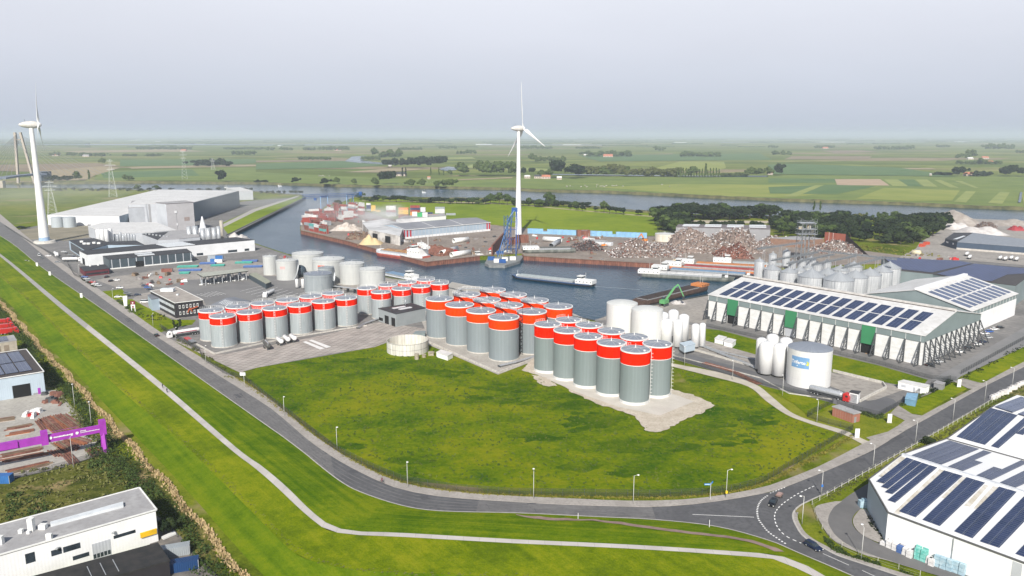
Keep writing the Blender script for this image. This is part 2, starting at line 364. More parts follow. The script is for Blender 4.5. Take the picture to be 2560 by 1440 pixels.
# reedy banks of the river, low rough vegetation
reed=mat('reed_bank',(.055,.06,.022),.95,0,c2=(.13,.12,.05),scale=.08,detail=6)
def bank(line,w,h,name,step=9,seed=3,off=0):
 rn=random.Random(seed); mb=MB(); P=resample(line,max(3,int(sum((line[i+1]-line[i]).length for i in range(len(line)-1))/step)))
 rings=[]
 for i,p in enumerate(P):
  d=(P[min(i+1,len(P)-1)]-P[max(i-1,0)]).normalized(); nr=Vector((-d.y,d.x,0)); ww=w*rn.uniform(.6,1.3); hh=h*rn.uniform(.5,1.4); c=p+nr*off
  rings.append([c-nr*ww/2+Vector((0,0,-3.2)),c-nr*ww*.35+Vector((0,0,hh*.8)),c+Vector((0,0,hh)),c+nr*ww*.35+Vector((0,0,hh*.8)),c+nr*ww/2+Vector((0,0,-.5))])
 mb.loft(rings,closed=False,smooth=False,caps=False); o=struct(mb,name,reed,'stuff','dark rough reeds and scrub along the river bank'); return o
bank(far_bank[1:-1],12,1.6,'bank_scrub')
bank(pts('-300,471 120,471 400,476 640,480 757,489'),6,1.2,'bank_scrub',seed=5)
bank(pts('886,493 1200,497 1300,503 1450,515 1640,532'),14,1.6,'bank_scrub',seed=8)
# overlay sheets -------------------------------------------------
LZ=[0.02]
def sheet(name,s,m,dz=None,kind='structure',z=None):
 P=pts(s) if isinstance(s,str) else s
 if z is None: LZ[0]+=.006; z=LZ[0]
 mb=MB(); mb.sheet(P,z); return struct(mb,name,m,kind)
tan=mat('ploughed_field',(.36,.26,.17),.95,0,c2=(.42,.31,.21),scale=.03,detail=4)
tan2=mat('stubble_field',(.27,.22,.12),.95,0,c2=(.33,.26,.16),scale=.02,detail=4)
brn=mat('dry_field',(.20,.145,.095),.95,0,c2=(.25,.19,.11),scale=.01)
g1=mat('green_field',(.105,.155,.020),.95,0,c2=(.155,.20,.03),scale=.012,detail=6)
g2=mat('light_green_field',(.185,.225,.03),.95,0,c2=(.24,.26,.045),scale=.012,detail=6)
g3=mat('yellow_green_field',(.25,.28,.07),.95,0,c2=(.20,.24,.06),scale=.02,detail=4)
g4=mat('dark_green_field',(.06,.125,.03),.95,0,c2=(.09,.155,.04),scale=.015,detail=6)
FZ=.05
for i,(nm,m,s) in enumerate([
 ('field',g1,'640,457 850,462 1280,470 1500,476 1720,487 1990,499 2560,518 3000,530 3000,440 1920,437 1400,444 1000,448 640,430'),
 ('field',g1,'1350,446 1920,447 2090,448 2095,463 1990,470 1800,482 1640,481 1400,472'),
 ('field',g2,'1500,468 1700,460 2090,463 2200,466 1990,492 1860,493 1700,484'),
 ('field',g4,'1921,446 2087,447 2090,457 1921,458'),
 ('field',tan,'2087,448 2200,448 2224,464 2093,463'),
 ('field',g3,'2210,449 2245,449 2270,465 2232,465'),
 ('field',g4,'2245,449 2285,449 2305,466 2270,465'),
 ('field',g3,'2288,449 2318,449 2345,468 2310,466'),
 ('field',g3,'2335,450 2352,450 2398,470 2375,469'),
 ('field',g3,'2385,452 2405,453 2447,470 2437,470'),
 ('field',g4,'1921,468 2080,462 2190,466 2090,486 1925,484'),
 ('field',g3,'1960,491 2040,463 2060,463 1990,492'),
 ('field',g2,'2140,497 2210,470 2400,476 2380,502 2280,503'),
 ('field',g3,'2385,505 2415,478 2440,479 2415,507'),('field',g3,'2470,508 2500,480 2525,481 2505,511'),
 ('field',g2,'2560,515 2552,480 2700,484 2720,520'),
 ('field',g2,'1640,420 1700,404 1810,405 1815,420 1790,428 1660,428'),
 ('field',tan2,'1140,449 1280,443 1282,446 1150,451'),('field',tan2,'640,412 560,412 320,418 330,422 640,416'),
 ('field',g4,'300,416 560,413 640,408 640,398 300,400'),('field',g1,'235,450 250,428 640,420 640,440 640,452 300,452'),
 ('field',g4,'250,432 480,424 500,440 260,446'),('field',brn,'0,428 0,412 240,408 300,415 210,428 80,430'),('field',tan2,'80,452 110,428 250,416 300,420 235,440 210,452'),
 ('field',tan2,'150,378 440,373 520,379 200,382'),('field',g4,'640,410 860,402 1000,410 870,420 640,424'),('field',brn,'640,402 880,398 900,402 640,406'),
 ('field',tan2,'860,431 1000,420 1060,424 950,432'),('field',brn,'1590,386 1680,384 1690,390 1600,392'),('field',brn,'1980,391 2180,391 2170,398 1960,399'),
 ('field',brn,'2050,377 2150,376 2200,380 2090,383'),('field',tan2,'2210,420 2330,421 2340,424 2230,424'),('field',g3,'1385,424 1380,430 1160,420 1180,412'),
 ('field',g4,'1920,436 2390,442 2250,420 1990,410 1920,412'),('field',g4,'1440,388 1900,384 1930,400 1500,404'),('field',g3,'1060,395 1180,393 1190,398 1080,400')]):
 sheet(nm,s,m,z=FZ+i*.03)
wm2=wm
for s in ('862,404 880,392 915,390 912,396 905,402 960,408 1040,410 960,412 900,408','1095,424 1120,417 1145,420 1140,426 1110,428','640,362 1000,361 1000,363 640,364','1200,361.5 1560,362 1560,363.5 1200,363','1800,356 2560,354 2560,355 1800,357','0,361 540,360 640,362 640,363.2 0,362.6','2545,508 2550,482 2556,482 2552,508','1380,436 1700,440 1920,441 1920,443 1700,442 1380,438'):
 sheet('river_branch',s,wm2,z=1.3)
for s in ('1465,514 1490,514 1520,520 1500,522','1535,520 1600,524 1640,527 1640,531 1560,528'): sheet('pond',s,wm2,z=.06)
# near land overlays ----------------------------------------------
g_polder=grass('polder_grass',(.085,.12,.03),(.15,.185,.045),(.21,.22,.065),.006,.05,dry=(.24,.21,.10))
sheet('grass_field','-900,474 120,474 400,479 560,482 340,478 160,540 20,566 -60,580 -900,640',g_polder)
g_bright=grass('bright_meadow',(.12,.18,.012),(.17,.23,.015),(.21,.26,.02),.008,.06,stripe=(35,9,.05))
sheet('meadow','880,497 1200,501 1300,507 1450,519 1640,536 1645,590 1560,590 1330,571 1226,560 1010,553 960,540 900,512 868,508',g_bright)
dirt=mat('dirt_path',(.30,.25,.15),.95,0,c2=(.38,.32,.20),scale=.1)
sheet('path','905,501 1200,506 1300,511 1460,526 1640,541 1640,543 1460,528 1300,513 1200,508 905,503',dirt)
asph=mat('yard_asphalt',(.155,.15,.145),.85,0,c2=(.215,.205,.195),scale=.05,detail=8,c3=(.12,.115,.115))
asph_l=mat('pale_yard',(.27,.25,.225),.9,0,c2=(.36,.33,.295),scale=.06,detail=8,c3=(.20,.18,.165))
# left industrial estate ground
sheet('yard','30,578 150,552 320,545 640,500 757,493 762,494 640,556 568,592 572,599 637,610 722,638 960,692 1130,724 1110,800 1062,830 967,857 937,868 640,920 600,932 430,850 297,758 40,590',asph)
sheet('yard','240,700 300,690 560,650 640,655 1000,700 700,760 520,775 440,800 320,755 350,735 460,715 300,722',asph_l)
sheet('grass_verge','550,560 640,520 757,492 761,493 640,550 570,585',g_bright)
sheet('path','555,570 640,528 750,490 745,489 630,524 550,564',mat('concrete_path',(.38,.36,.33),.9))
sheet('grass_field','40,600 100,598 160,602 172,601 225,593 220,565 120,563 30,580',mat('bare_ground',(.19,.17,.12),.95,0,c2=(.25,.22,.16),scale=.05,detail=6))
slab=brick('concrete_slabs',(.40,.36,.33),(.34,.31,.285),(.17,.155,.14),3.2,3.2,.13,.9,0,False,spec=.2,rot=20)
sheet('concrete_yard','432,850 500,872 560,886 820,836 900,815 948,806 1066,822 1066,860 967,857 937,868 825,885 640,920 600,932',slab)
conc=mat('concrete',(.33,.31,.28),.9,0,c2=(.42,.40,.36),scale=.15,detail=8,c3=(.27,.25,.22))
sheet('concrete_apron','1066,860 1245,937 1337,902 1500,860 1490,810 1360,750 1130,705 1040,770 1062,822',conc)
asph_d=mat('parking_asphalt',(.16,.155,.155),.85,0,c2=(.20,.195,.19),scale=.05,detail=7)
sheet('truck_park','400,720 470,700 640,690 740,690 790,735 640,775 520,775 508,750',asph_d)
sheet('grass_verge','245,730 305,723 320,745 280,752',g_dike2)
sheet('grass_verge','290,752 330,748 360,765 400,785 430,800 490,800 480,812 440,818 400,832 330,785',g_dike2)
# container terminal and scrap yard ground
quayg=mat('quay_ground',(.20,.165,.14),.95,0,c2=(.29,.245,.205),scale=.05,detail=8,c3=(.15,.12,.10))
sheet('quay','752,576 862,601 950,625 1066,655 1200,640 1305,634 1312,640 1690,662 1880,672 2240,658 2260,640 2000,606 1650,590 1560,592 1330,573 1226,562 1010,553 960,545 868,510 820,515 752,565',quayg)
# right industrial estate ground
sheet('yard','1487,800 1520,789 1590,772 1770,739 1796,723 1850,713 1882,693 2240,670 2420,640 3300,620 3300,700 2560,860 2402,938 2385,952 2322,986 2245,1014 2207,1038 2195,1044 2082,1009 1920,968 1680,897 1640,860 1500,830',asph)
sheet('quay','1490,801 1520,790 1590,773 1770,740 1800,730 1772,760 1765,812 1690,800 1600,790 1540,800',asph_l)
sheet('yard','1700,805 1762,822 1890,855 2077,893 2100,935 1940,900 1700,848',asph_l)
sheet('grass_verge','1763,822 1800,826 1890,850 2077,886 2200,915 2320,950 2300,972 2242,962 2075,930 1890,887 1764,852',g_meadow)
sheet('grass_verge','2405,946 2452,958 2480,945 2700,850 2700,805 2560,866',g_dike2)
sheet('grass_verge','2246,1019 2252,1031 2300,1037 2335,1017 2418,973 2408,966 2380,958 2325,988',g_dike2)
sheet('yard','1683,897 1700,880 1960,950 2060,965 2190,985 2235,1000 2245,1012 2210,1036 2190,1044 2082,1007 1920,967',mat('dark_asphalt',(.105,.105,.11),.85,0,c2=(.14,.14,.145),scale=.06,detail=6))
sheet('concrete_yard','1700,842 1764,853 1890,888 2075,932 2242,964 2260,975 2190,1000 2170,1003 2060,960 1700,870',asph_l)
sheet('grass_verge','1890,965 1990,985 2080,1008 2082,1016 2048,1034 2020,1040 1985,1010 1940,985',g_meadow)
# pale dirt track round the meadow
track=mat('pale_track',(.40,.365,.30),.95,0,c2=(.50,.46,.39),scale=.15,detail=7)
mb=MB(); ribbon(mb,smooth_line(pts('1640,895 1680,909 1790,930 1885,960 1930,993 1975,1030 2020,1050 2060,1062 2120,1080 2160,1100 2195,1112')),smooth_line(pts('1640,905 1680,917 1780,942 1870,967 1915,1003 1965,1037 2015,1057 2055,1070 2110,1088 2140,1103 2175,1122')),60,LZ[0]+.01); LZ[0]+=.02
struct(mb,'dirt_track',track)
sheet('driveway','2165,1095 2220,1080 2245,1065 2262,1052 2225,1035 2245,1014 2280,1036 2305,1040 2350,1015 2320,1040 2252,1085 2200,1115',asph_l)
sheet('driveway','2385,955 2405,946 2450,958 2475,957 2440,975 2420,972',asph_l)
sheet('crossing_road','2325,952 2560,820 2800,720 2800,770 2560,868 2402,942 2385,956',mat('service_road',(.175,.175,.175),.85,0,c2=(.215,.21,.21),scale=.08,detail=6))
# gravel pad under the tall silos
gravel=mat('pale_gravel',(.42,.375,.30),.95,0,c2=(.53,.48,.40),scale=.2,detail=8,c3=(.36,.30,.23))
sheet('gravel_pad',ragged(pts('1305,926 1345,938 1400,962 1430,982 1470,1000 1500,1013 1545,1027 1585,1042 1605,1062 1612,1075 1640,1082 1668,1075 1705,1052 1750,1035 1785,1015 1757,996 1680,973 1600,930 1500,880 1337,885'),1.6,.7,4),gravel)
sheet('concrete_apron',pts('1337,935 1450,985 1545,1018 1650,1040 1735,1005 1680,985 1600,940 1420,880 1337,900'),mat('pale_concrete',(.46,.43,.385),.9,0,c2=(.52,.49,.44),scale=.2,detail=6))
sheet('gravel_patch',ragged(pts('1328,938 1350,940 1375,950 1393,965 1370,968 1345,958'),1.2,.6,9),gravel)
# ---------------------------------------------------------------- meadow (patchy, bright)
sheet('meadow','640,920 825,885 937,868 967,857 1070,862 1245,937 1305,926 1345,938 1430,982 1585,1042 1612,1075 1640,1082 1668,1075 1785,1015 1757,996 1683,918 1780,943 1870,968 1915,1004 1965,1038 2015,1058 2110,1090 2125,1075 2130,1080 1900,1205 1830,1230 1640,1235 1280,1228 1010,1200 860,1135 700,1020 620,945',g_meadow,z=.012)
g_clover=grass('clover_patch',(.030,.080,.004),(.062,.118,.004),(.12,.165,.005),.05,.3,bump=1.0)
for k,(cx_,cy_,a_,b_,n_) in enumerate(((1290,960,90,16,26),(1420,1010,110,22,34),(1500,1050,90,20,26),(1220,1000,60,12,14),(1600,1115,100,14,22),(1800,1090,90,22,26),(1880,1040,70,24,22),(1720,1120,50,10,12),(930,900,90,8,14),(1120,930,80,8,14),(860,1110,60,10,10),(1450,1170,50,8,8),(1560,1185,30,5,6),(1010,1150,40,8,8),(1770,950,60,8,10),(1350,1090,70,14,12))):
 r_=random.Random(k+50); mb=MB()
 for j in range(n_):
  c=G(cx_+r_.gauss(0,a_*.45),cy_+r_.gauss(0,b_*.5)); q=r_.uniform(.4,2.6); st_=r_.uniform(1.2,2.6); an=r_.uniform(-.3,.5)
  ring=[Vector((c.x+math.cos(t_)*q*st_*w_*math.cos(an)-math.sin(t_)*q*w_*math.sin(an),c.y+math.cos(t_)*q*st_*w_*math.sin(an)+math.sin(t_)*q*w_*math.cos(an),0)) for t_,w_ in [(2*math.pi*i/16,r_.uniform(.6,1.25)) for i in range(16)]]
  mb.sheet(ring,.0125+.0004*j+.0001*k)
 struct(mb,'clover',g_clover,'structure')
# ================================================================= DIKE WITH CYCLE PATH
road_l=smooth_line(pts('-60,555 25,605 100,665 237,760 350,840 640,1045 700,1087 760,1132 800,1165 850,1203 900,1230 1000,1263 1100,1278 1290,1283 1480,1292 1640,1300 1792,1317 1920,1351 1995,1382 2130,1440 2300,1520'))
dz=[0.0,1.7,2.5,2.5,2.4,1.5,-.8]
ln={
 'foot': road_l,
 'path_r': smooth_line(pts('-60,600 0,634 152,757 292,868 418,970 592,1120 652,1163 712,1213 768,1268 806,1300 836,1318 900,1329 1000,1332 1280,1348 1600,1363 1900,1383 1956,1391 2030,1420 2060,1440 2200,1500',2.5)),
 'path_l': smooth_line(pts('-60,606 0,641 141,762 278,873 403,975 573,1121 632,1166 690,1216 750,1273 792,1308 826,1328 900,1338 1000,1342 1280,1358 1600,1373 1890,1393 1945,1402 2008,1428 2030,1440 2170,1500',2.5)),
 'crest': smooth_line(pts('-60,640 0,693 78,760 163,847 279,955 379,1042 466,1117 560,1210 640,1290 720,1370 780,1402 900,1425 1100,1435 1280,1443 1600,1460 1900,1500 1980,1530',2.0)),
 'toe': smooth_line(pts('-60,705 0,755 42,797 112,877 180,945 225,995 305,1085 375,1162 467,1265 537,1350 610,1432 680,1500 800,1540 1000,1560 1280,1580 1600,1600 1800,1620',-.5)),
}
NS=150
rs={k: resample(v,NS) for k,v in ln.items()}
A=rs['foot']; B=rs['path_r']
def match(P,Q):
 """for every station of P the nearest station of the denser line Q, never running backwards"""
 D_=resample(Q,900); k=0; out=[]
 for p in P:
  best=min(range(k,min(len(D_),k+60)),key=lambda i: (D_[i].xy-p.xy).length); k=best; out.append(D_[best])
 return out
Bd=resample(ln['path_r'],260); Ad=match(Bd,ln['foot']); kb_=min(range(260),key=lambda i: (Bd[i].xy-G(880,1325).xy).length)
for i_,(lo_,hi_,m_) in enumerate(((0,kb_+1,g_dike),(kb_,260,g_dikeb))):
 mb=MB(); mb.loft([[Ad[i],Ad[i].lerp(Bd[i],.55)+Vector((0,0,.55)),Bd[i]] for i in range(lo_,hi_)],closed=False,caps=False); struct(mb,'dike_slope',m_)
Pd=resample(ln['path_l'],260); Cd=match(Pd,ln['crest'])
mb=MB(); mb.loft([[a,b_] for a,b_ in zip(Pd,Cd)],closed=False,caps=False); struct(mb,'dike_berm',g_dike2)
C_=rs['crest']; T_=rs['toe']; Ce=resample(ln['crest'],260); Te=match(Ce,ln['toe'])
mb=MB(); mb.loft([[Ce[i],Ce[i].lerp(Te[i],.4)+Vector((0,0,-.3)),Te[i]] for i in range(260)],closed=False,caps=False); struct(mb,'dike_outer_slope',grass('slope_grass',(.060,.115,.003),(.100,.160,.004),(.145,.19,.006),.02,.22,stripe=(-50.3,2.5,.30),bump=.5))
pm=mat('cycle_path',(.29,.275,.26),.9,0,c2=(.35,.335,.32),scale=.2,detail=6)
pm2=brick('cycle_path_slabs',(.50,.47,.44),(.46,.43,.405),(.30,.28,.26),4.0,50,.03,.9,0,False,spec=.2)
mb=MB(); n1_=78
mb.loft([[a+Vector((0,0,.03)),b_+Vector((0,0,.03))] for a,b_ in list(zip(rs['path_r'],rs['path_l']))[:n1_]],closed=False,caps=False); struct(mb,'cycle_path',pm)
mb=MB(); mb.loft([[a+Vector((0,0,.03)),b_+Vector((0,0,.03))] for a,b_ in list(zip(rs['path_r'],rs['path_l']))[n1_-1:]],closed=False,caps=False); struct(mb,'cycle_path',pm2)
# rough darker line of weeds along the crest
rough=mat('crest_weeds',(.10,.12,.02),.95,0,c2=(.17,.18,.05),scale=.6,detail=5)
mb=MB(); rn=random.Random(2)
for i in range(0,1400):
 t=rn.random()*(NS-2); k=int(t); p=C_[k].lerp(C_[k+1],t-k)+Vector((rn.gauss(1.6,.5),rn.gauss(0,.5),0)); s_=rn.uniform(.15,.5)
 mb.add([p+Vector((-s_,0,-.1)),p+Vector((s_,s_*.5,-.1)),p+Vector((0,0,s_*.8))],[(0,1,2)]); mb.add([p+Vector((0,-s_,-.1)),p+Vector((0,s_,-.1)),p+Vector((0,0,s_*.8))],[(0,1,2)])
struct(mb,'weeds',rough,'stuff','ragged line of weeds along the crest of the dike')
# brick side path that leaves the road and joins the cycle path
def on_slope(p):
 best=min(range(NS),key=lambda i: (A[i].xy-p.xy).length)
 bb=min(range(NS),key=lambda i: (B[i].xy-p.xy).length)
 da=(A[best].xy-p.xy).length; db=(B[bb].xy-p.xy).length; t=da/(da+db+1e-6); m_=.55
 return (1.925*t/m_ if t < m_ else 1.925+(2.5-1.925)*(t-m_)/(1-m_))+.12
pk=mat('brick_path',(.25,.165,.14),.9,0,c2=(.32,.225,.19),scale=.4)
mb=MB(); c1=smooth_line(pts('1290,1284 1350,1291 1420,1296 1480,1298 1550,1306 1617,1319 1730,1337 1855,1352 1925,1374 1960,1392',.8)); c2_=smooth_line(pts('1290,1286 1350,1301 1420,1304 1470,1302 1540,1313 1610,1327 1722,1345 1845,1360 1910,1380 1935,1392',.8))
c1=resample(c1,90); c2_=resample(c2_,90)
for q in (c1,c2_):
 for p in q: p.z=on_slope(p)
mb.loft([[a,b_] for a,b_ in zip(c1,c2_)],closed=False,caps=False); struct(mb,'brick_path',pk)
# ================================================================= ROADS
road_m=mat('road_asphalt',(.125,.122,.122),.85,0,c2=(.175,.17,.168),scale=.12,detail=8,c3=(.105,.10,.10))
road_d=mat('road_asphalt_dark',(.085,.085,.09),.8,0,c2=(.115,.115,.12),scale=.12,detail=8,c3=(.07,.07,.075))
pave=mat('pavement',(.30,.275,.25),.9,0,c2=(.38,.35,.32),scale=.2,detail=8,c3=(.25,.23,.21))
road_r=smooth_line(pts('-20,540 50,590 130,655 275,760 412,855 640,997 700,1040 760,1092 800,1122 860,1160 950,1205 1020,1228 1120,1244 1280,1255 1400,1262 1530,1266 1630,1268 1755,1259 1920,1232 2000,1204 2080,1172 2187,1124 2252,1083 2330,1040 2455,970 2560,918 2800,800'))
walk_r=smooth_line(pts('0,535 65,590 150,655 300,760 430,850 640,975 705,1022 770,1078 815,1110 875,1148 960,1192 1030,1214 1130,1230 1280,1241 1400,1246 1530,1252 1630,1253 1755,1246 1900,1221 1985,1192 2062,1160 2170,1104 2225,1083 2305,1040 2440,968 2560,905 2800,788'))
for P in (road_r,walk_r,road_l): pass
mb=MB()
i0=lambda P,x: min(range(len(P)),key=lambda i: abs((P[i].xy-G(*x).xy).length))
ka=i0(road_l,(1640,1300)); kb=i0(road_r,(1640,1268))
ribbon(mb,road_l[:ka+1],road_r[:kb+1],160,.10); struct(mb,'road',road_m)
mb=MB(); J=[Vector((p.x,p.y,.10)) for p in road_l[ka:]]
in1=smooth_line(pts('2300,1455 2245,1440 2160,1412 2095,1390 2060,1372 2027,1355 2005,1338 1992,1318 1983,1297 1985,1280 2000,1265 2025,1252 2075,1230'))
in2=smooth_line(pts('2075,1230 2195,1163 2310,1098 2455,1014 2560,952 2800,828'))
poly=[p for p in road_l[ka:]]+[p for p in in1]+[p for p in in2[1:]]+[p for p in reversed(road_r[kb:])]
mb.sheet(poly,.10); struct(mb,'road',road_d)
mb=MB(); ribbon(mb,road_r,walk_r,200,.20)
# kerb face
K=resample(road_r,200); mb.add([Vector((p.x,p.y,z)) for z in (.09,.20) for p in K],[(i,i+1,201+i,200+i) for i in range(199)]); struct(mb,'pavement',pave)
mb=MB(); strip(mb,in1,.5,.16); strip(mb,in2,.35,.16); strip(mb,road_l,.35,.13); struct(mb,'kerb',mat('kerb',(.40,.38,.35),.9))
# pavement rim on the inner corner
mb=MB(); rim2=smooth_line(pts('2300,1446 2245,1430 2165,1405 2100,1384 2066,1366 2036,1350 2014,1333 2002,1315 1994,1297 1996,1282')); ribbon(mb,in1[:len(rim2)],rim2,40,.15); struct(mb,'pavement',pave)
def road_piece(x0,x1):
 a0,a1=i0(road_l,x0[0]),i0(road_l,x0[1]); b0,b1=i0(road_r,x1[0]),i0(road_r,x1[1]); mb=MB(); ribbon(mb,road_l[a0:a1+1],road_r[b0:b1+1],50,.108); struct(mb,'road_patch',road_d)
road_piece(((838,1195),(1190,1281)),((820,1138),(1195,1248)))
sheet('pavement','1725,551 1965,553 1965,559 1725,559',mat('pale_sand',(.42,.37,.28),.9),z=.3)
# old patches and cracks
sheet('road_patch','2090,1150 2180,1105 2250,1085 2262,1092 2190,1128 2105,1160',mat('tar_patch',(.075,.075,.08),.8),z=.112)
for i,(x,y) in enumerate(((325,800),(442,880),(595,990),(820,1130),(880,1180),(1060,1245),(2150,1150),(1330,1262))):
 sheet('road_patch',ragged([G(x-14,y-3),G(x+8,y-6),G(x+15,y+3),G(x-5,y+6)],.6,.35,i),mat('tar_patch',(.075,.075,.08),.8),z=.113+i*.002)
sheet('road_patch','1320,1261 1480,1266 1500,1272 1400,1276 1330,1272',mat('road_worn',(.15,.145,.142),.85),z=.13)
worn=mat('road_wheel_track',(.095,.093,.094),.75,0,c2=(.15,.147,.146),scale=.25,detail=8,stretch=(1,1,1)); Ra=resample(road_l[:ka+1],160); Rb=resample(road_r[:kb+1],160); mb=MB()
for u_ in (.2,.4,.62,.82): strip(mb,[a.lerp(b_,u_) for a,b_ in zip(Ra,Rb)],.45,.118)
struct(mb,'wheel_tracks',worn); mb=MB(); rn=random.Random(77)
for k in range(150):
 i=rn.randint(20,157); p=Ra[i].lerp(Rb[i],rn.random()*.9+.05); d=(Ra[min(i+1,159)]-Ra[i]).normalized() if rn.random() < .5 else (Rb[i]-Ra[i]).normalized(); P_=[p]
 for j in range(rn.randint(3,7)): P_.append(P_[-1]+d*rn.uniform(.5,1.4)+Vector((rn.uniform(-.3,.3),rn.uniform(-.3,.3),0)))
 if (P_[-1]-Ra[i]).length < 7: strip(mb,P_,rn.uniform(.06,.16),.124)
struct(mb,'road_cracks',MATS['tar_patch'])
white=mat('road_paint',(.78,.78,.76),.7,0,var=.08,scale=1)
def dashes(name,line,w,dash,gap,z=.135):
 P=smooth_line(pts(line),8); L_=sum((P[i+1]-P[i]).length for i in range(len(P)-1)); n=int(L_/(dash+gap))+1; Q=resample(P,max(2,int(L_/.1))); mb=MB()
 for k in range(n):
  a=int(k*(dash+gap)/.1); b_=min(len(Q)-1,int((k*(dash+gap)+dash)/.1))
  if b_-a > 1: strip(mb,Q[a:b_+1],w,z)
 struct(mb,name,white)
dashes('road_marking','2035,1216 1990,1238 1955,1262 1938,1283 1938,1305 1948,1325 1968,1343 2003,1359',.28,1.0,.9)
dashes('road_marking','1919,1240 1905,1250 1896,1264 1893,1280 1896,1298 1905,1312 1920,1330 1945,1348 1968,1363',.45,.5,.5,.14)
dashes('road_marking','2057,1385 2122,1414',.15,50,1)
dashes('road_marking','2155,1427 2200,1448',.15,50,1)
dashes('road_marking','1731,1287 1885,1294',.18,60,1)
dashes('road_marking','1925,1234 1966,1218',.3,.6,.6)
# ================================================================= YARD AND FIELD, BOTTOM LEFT
sheet('concrete_yard','140,977 205,1050 272,1132 150,1172 0,1205 -220,1260 -500,1000 -60,960 20,985 100,975',conc)
wildg=grass('rough_field',(.045,.060,.012),(.105,.115,.022),(.21,.19,.06),.035,.25,bump=1.0,dry=(.30,.23,.11))
sheet('rough_grass','272,1135 150,1175 0,1208 -300,1270 -300,1400 0,1320 346,1224 395,1290 400,1350 560,1440 520,1340 450,1260 360,1160',wildg)
sheet('gravel_yard','392,1290 440,1330 480,1375 600,1500 300,1500 380,1352',mat('dark_yard',(.10,.095,.09),.9,0,c2=(.19,.17,.15),scale=.4,detail=7))
# service lane beside the white solar hall
sheet('service_road',smooth_line(pts('2235,1175 2180,1205 2130,1235 2085,1270 2070,1300 2078,1325 2100,1350 2150,1380 2240,1410 2340,1440 2500,1490'))+smooth_line(pts('2600,1490 2460,1440 2330,1400 2220,1370 2160,1342 2135,1320 2131,1298 2150,1275 2200,1250 2260,1190')),mat('lane_asphalt',(.12,.118,.118),.85,0,c2=(.155,.15,.148),scale=.1,detail=6))
sheet('pavement',smooth_line(pts('2090,1255 2045,1265 2038,1280 2052,1310 2075,1345 2110,1368 2170,1392'))+smooth_line(pts('2240,1408 2150,1380 2100,1350 2078,1325 2070,1300 2083,1272 2105,1255')),pave)
sheet('pavement',smooth_line(pts('2150,1275 2133,1298 2137,1320 2160,1342 2205,1362'))+pts('2210,1350 2190,1310 2165,1275'),pave)
# ================================================================= SILOS AND TANKS
def streaky(name,c,c2,rough=.5,metal=0.0,panels=None,seams=None,spec=.5,dirt=.25):
 """painted or bare sheet metal on a round wall: vertical streaks, panel columns and ring seams (object space)"""
 if name in MATS: return MATS[name]
 m=bpy.data.materials.new(name); m.use_nodes=True; nt=m.node_tree; N=nt.nodes; L=nt.links; MATS[name]=m
 b=N['Principled BSDF']; b.inputs['Roughness'].default_value=rough; b.inputs['Metallic'].default_value=metal; b.inputs['Specular IOR Level'].default_value=spec
 t=N.new('ShaderNodeTexCoord'); s=N.new('ShaderNodeSeparateXYZ'); L.new(t.outputs['Object'],s.inputs[0])
 def ma(op,a,c_=0.0):
  x=N.new('ShaderNodeMath'); x.operation=op
  for i,q in enumerate((a,c_)):
   if isinstance(q,(int,float)): x.inputs[i].default_value=q
   else: L.new(q,x.inputs[i])
  return x.outputs[0]
 ang=ma('ARCTAN2',s.outputs['Y'],s.outputs['X'])
 oi=N.new('ShaderNodeObjectInfo')
 cx=N.new('ShaderNodeCombineXYZ'); L.new(ma('MULTIPLY',ang,6.0),cx.inputs[0]); L.new(ma('MULTIPLY',s.outputs['Z'],.10),cx.inputs[1]); L.new(ma('MULTIPLY',oi.outputs['Random'],50.0),cx.inputs[2])
 n=N.new('ShaderNodeTexNoise'); n.inputs['Scale'].default_value=1.3; n.inputs['Detail'].default_value=5; n.inputs['Roughness'].default_value=.6; L.new(cx.outputs[0],n.inputs['Vector'])
 mr=N.new('ShaderNodeMapRange'); mr.inputs['From Min'].default_value=.3; mr.inputs['From Max'].default_value=.7; L.new(n.outputs['Fac'],mr.inputs[0]); f=mr.outputs[0]
 mx=N.new('ShaderNodeMix'); mx.data_type='RGBA'; mx.inputs['A'].default_value=(*c,1); mx.inputs['B'].default_value=(*c2,1); L.new(f,mx.inputs['Factor']); out=mx.outputs['Result']
 dk=None
 if panels:
  fr=ma('FRACT',ma('MULTIPLY',ang,panels/(2*math.pi))); dk=ma('LESS_THAN',fr,.07)
  fl=ma('FLOOR',ma('MULTIPLY',ang,panels/(2*math.pi))); wn_=N.new('ShaderNodeTexWhiteNoise'); wn_.noise_dimensions='1D'; L.new(fl,wn_.inputs['W'])
  vv=ma('ADD',ma('MULTIPLY',wn_.outputs['Value'],.08),.96); sc=N.new('ShaderNodeVectorMath'); sc.operation='SCALE'; L.new(out,sc.inputs[0]); L.new(vv,sc.inputs['Scale']); out=sc.outputs[0]
 if seams:
  fz=ma('FRACT',ma('DIVIDE',s.outputs['Z'],seams)); d2=ma('LESS_THAN',fz,.035)
  dk=d2 if dk is None else ma('MAXIMUM',dk,d2)
 if dk is not None:
  m2=N.new('ShaderNodeMix'); m2.data_type='RGBA'; L.new(ma('MULTIPLY',dk,dirt),m2.inputs['Factor']); L.new(out,m2.inputs['A']); m2.inputs['B'].default_value=(.08,.085,.09,1); out=m2.outputs['Result']
 L.new(out,b.inputs['Base Color'])
 return m
silver=streaky('silo_sheet_silver',(.30,.34,.355),(.40,.44,.45),.5,.15,18,None,dirt=.12)
grey_big=streaky('silo_sheet_grey',(.20,.235,.25),(.22,.255,.27),.6,0,60,5.0,dirt=.05)
grey_tall=streaky('silo_sheet_slate',(.18,.22,.22),(.195,.235,.235),.6,0,60,7.0,dirt=.05)
orange=streaky('band_orange',(.84,.045,.001),(.92,.055,.002),.8,0,60,None,dirt=.04,spec=.0)
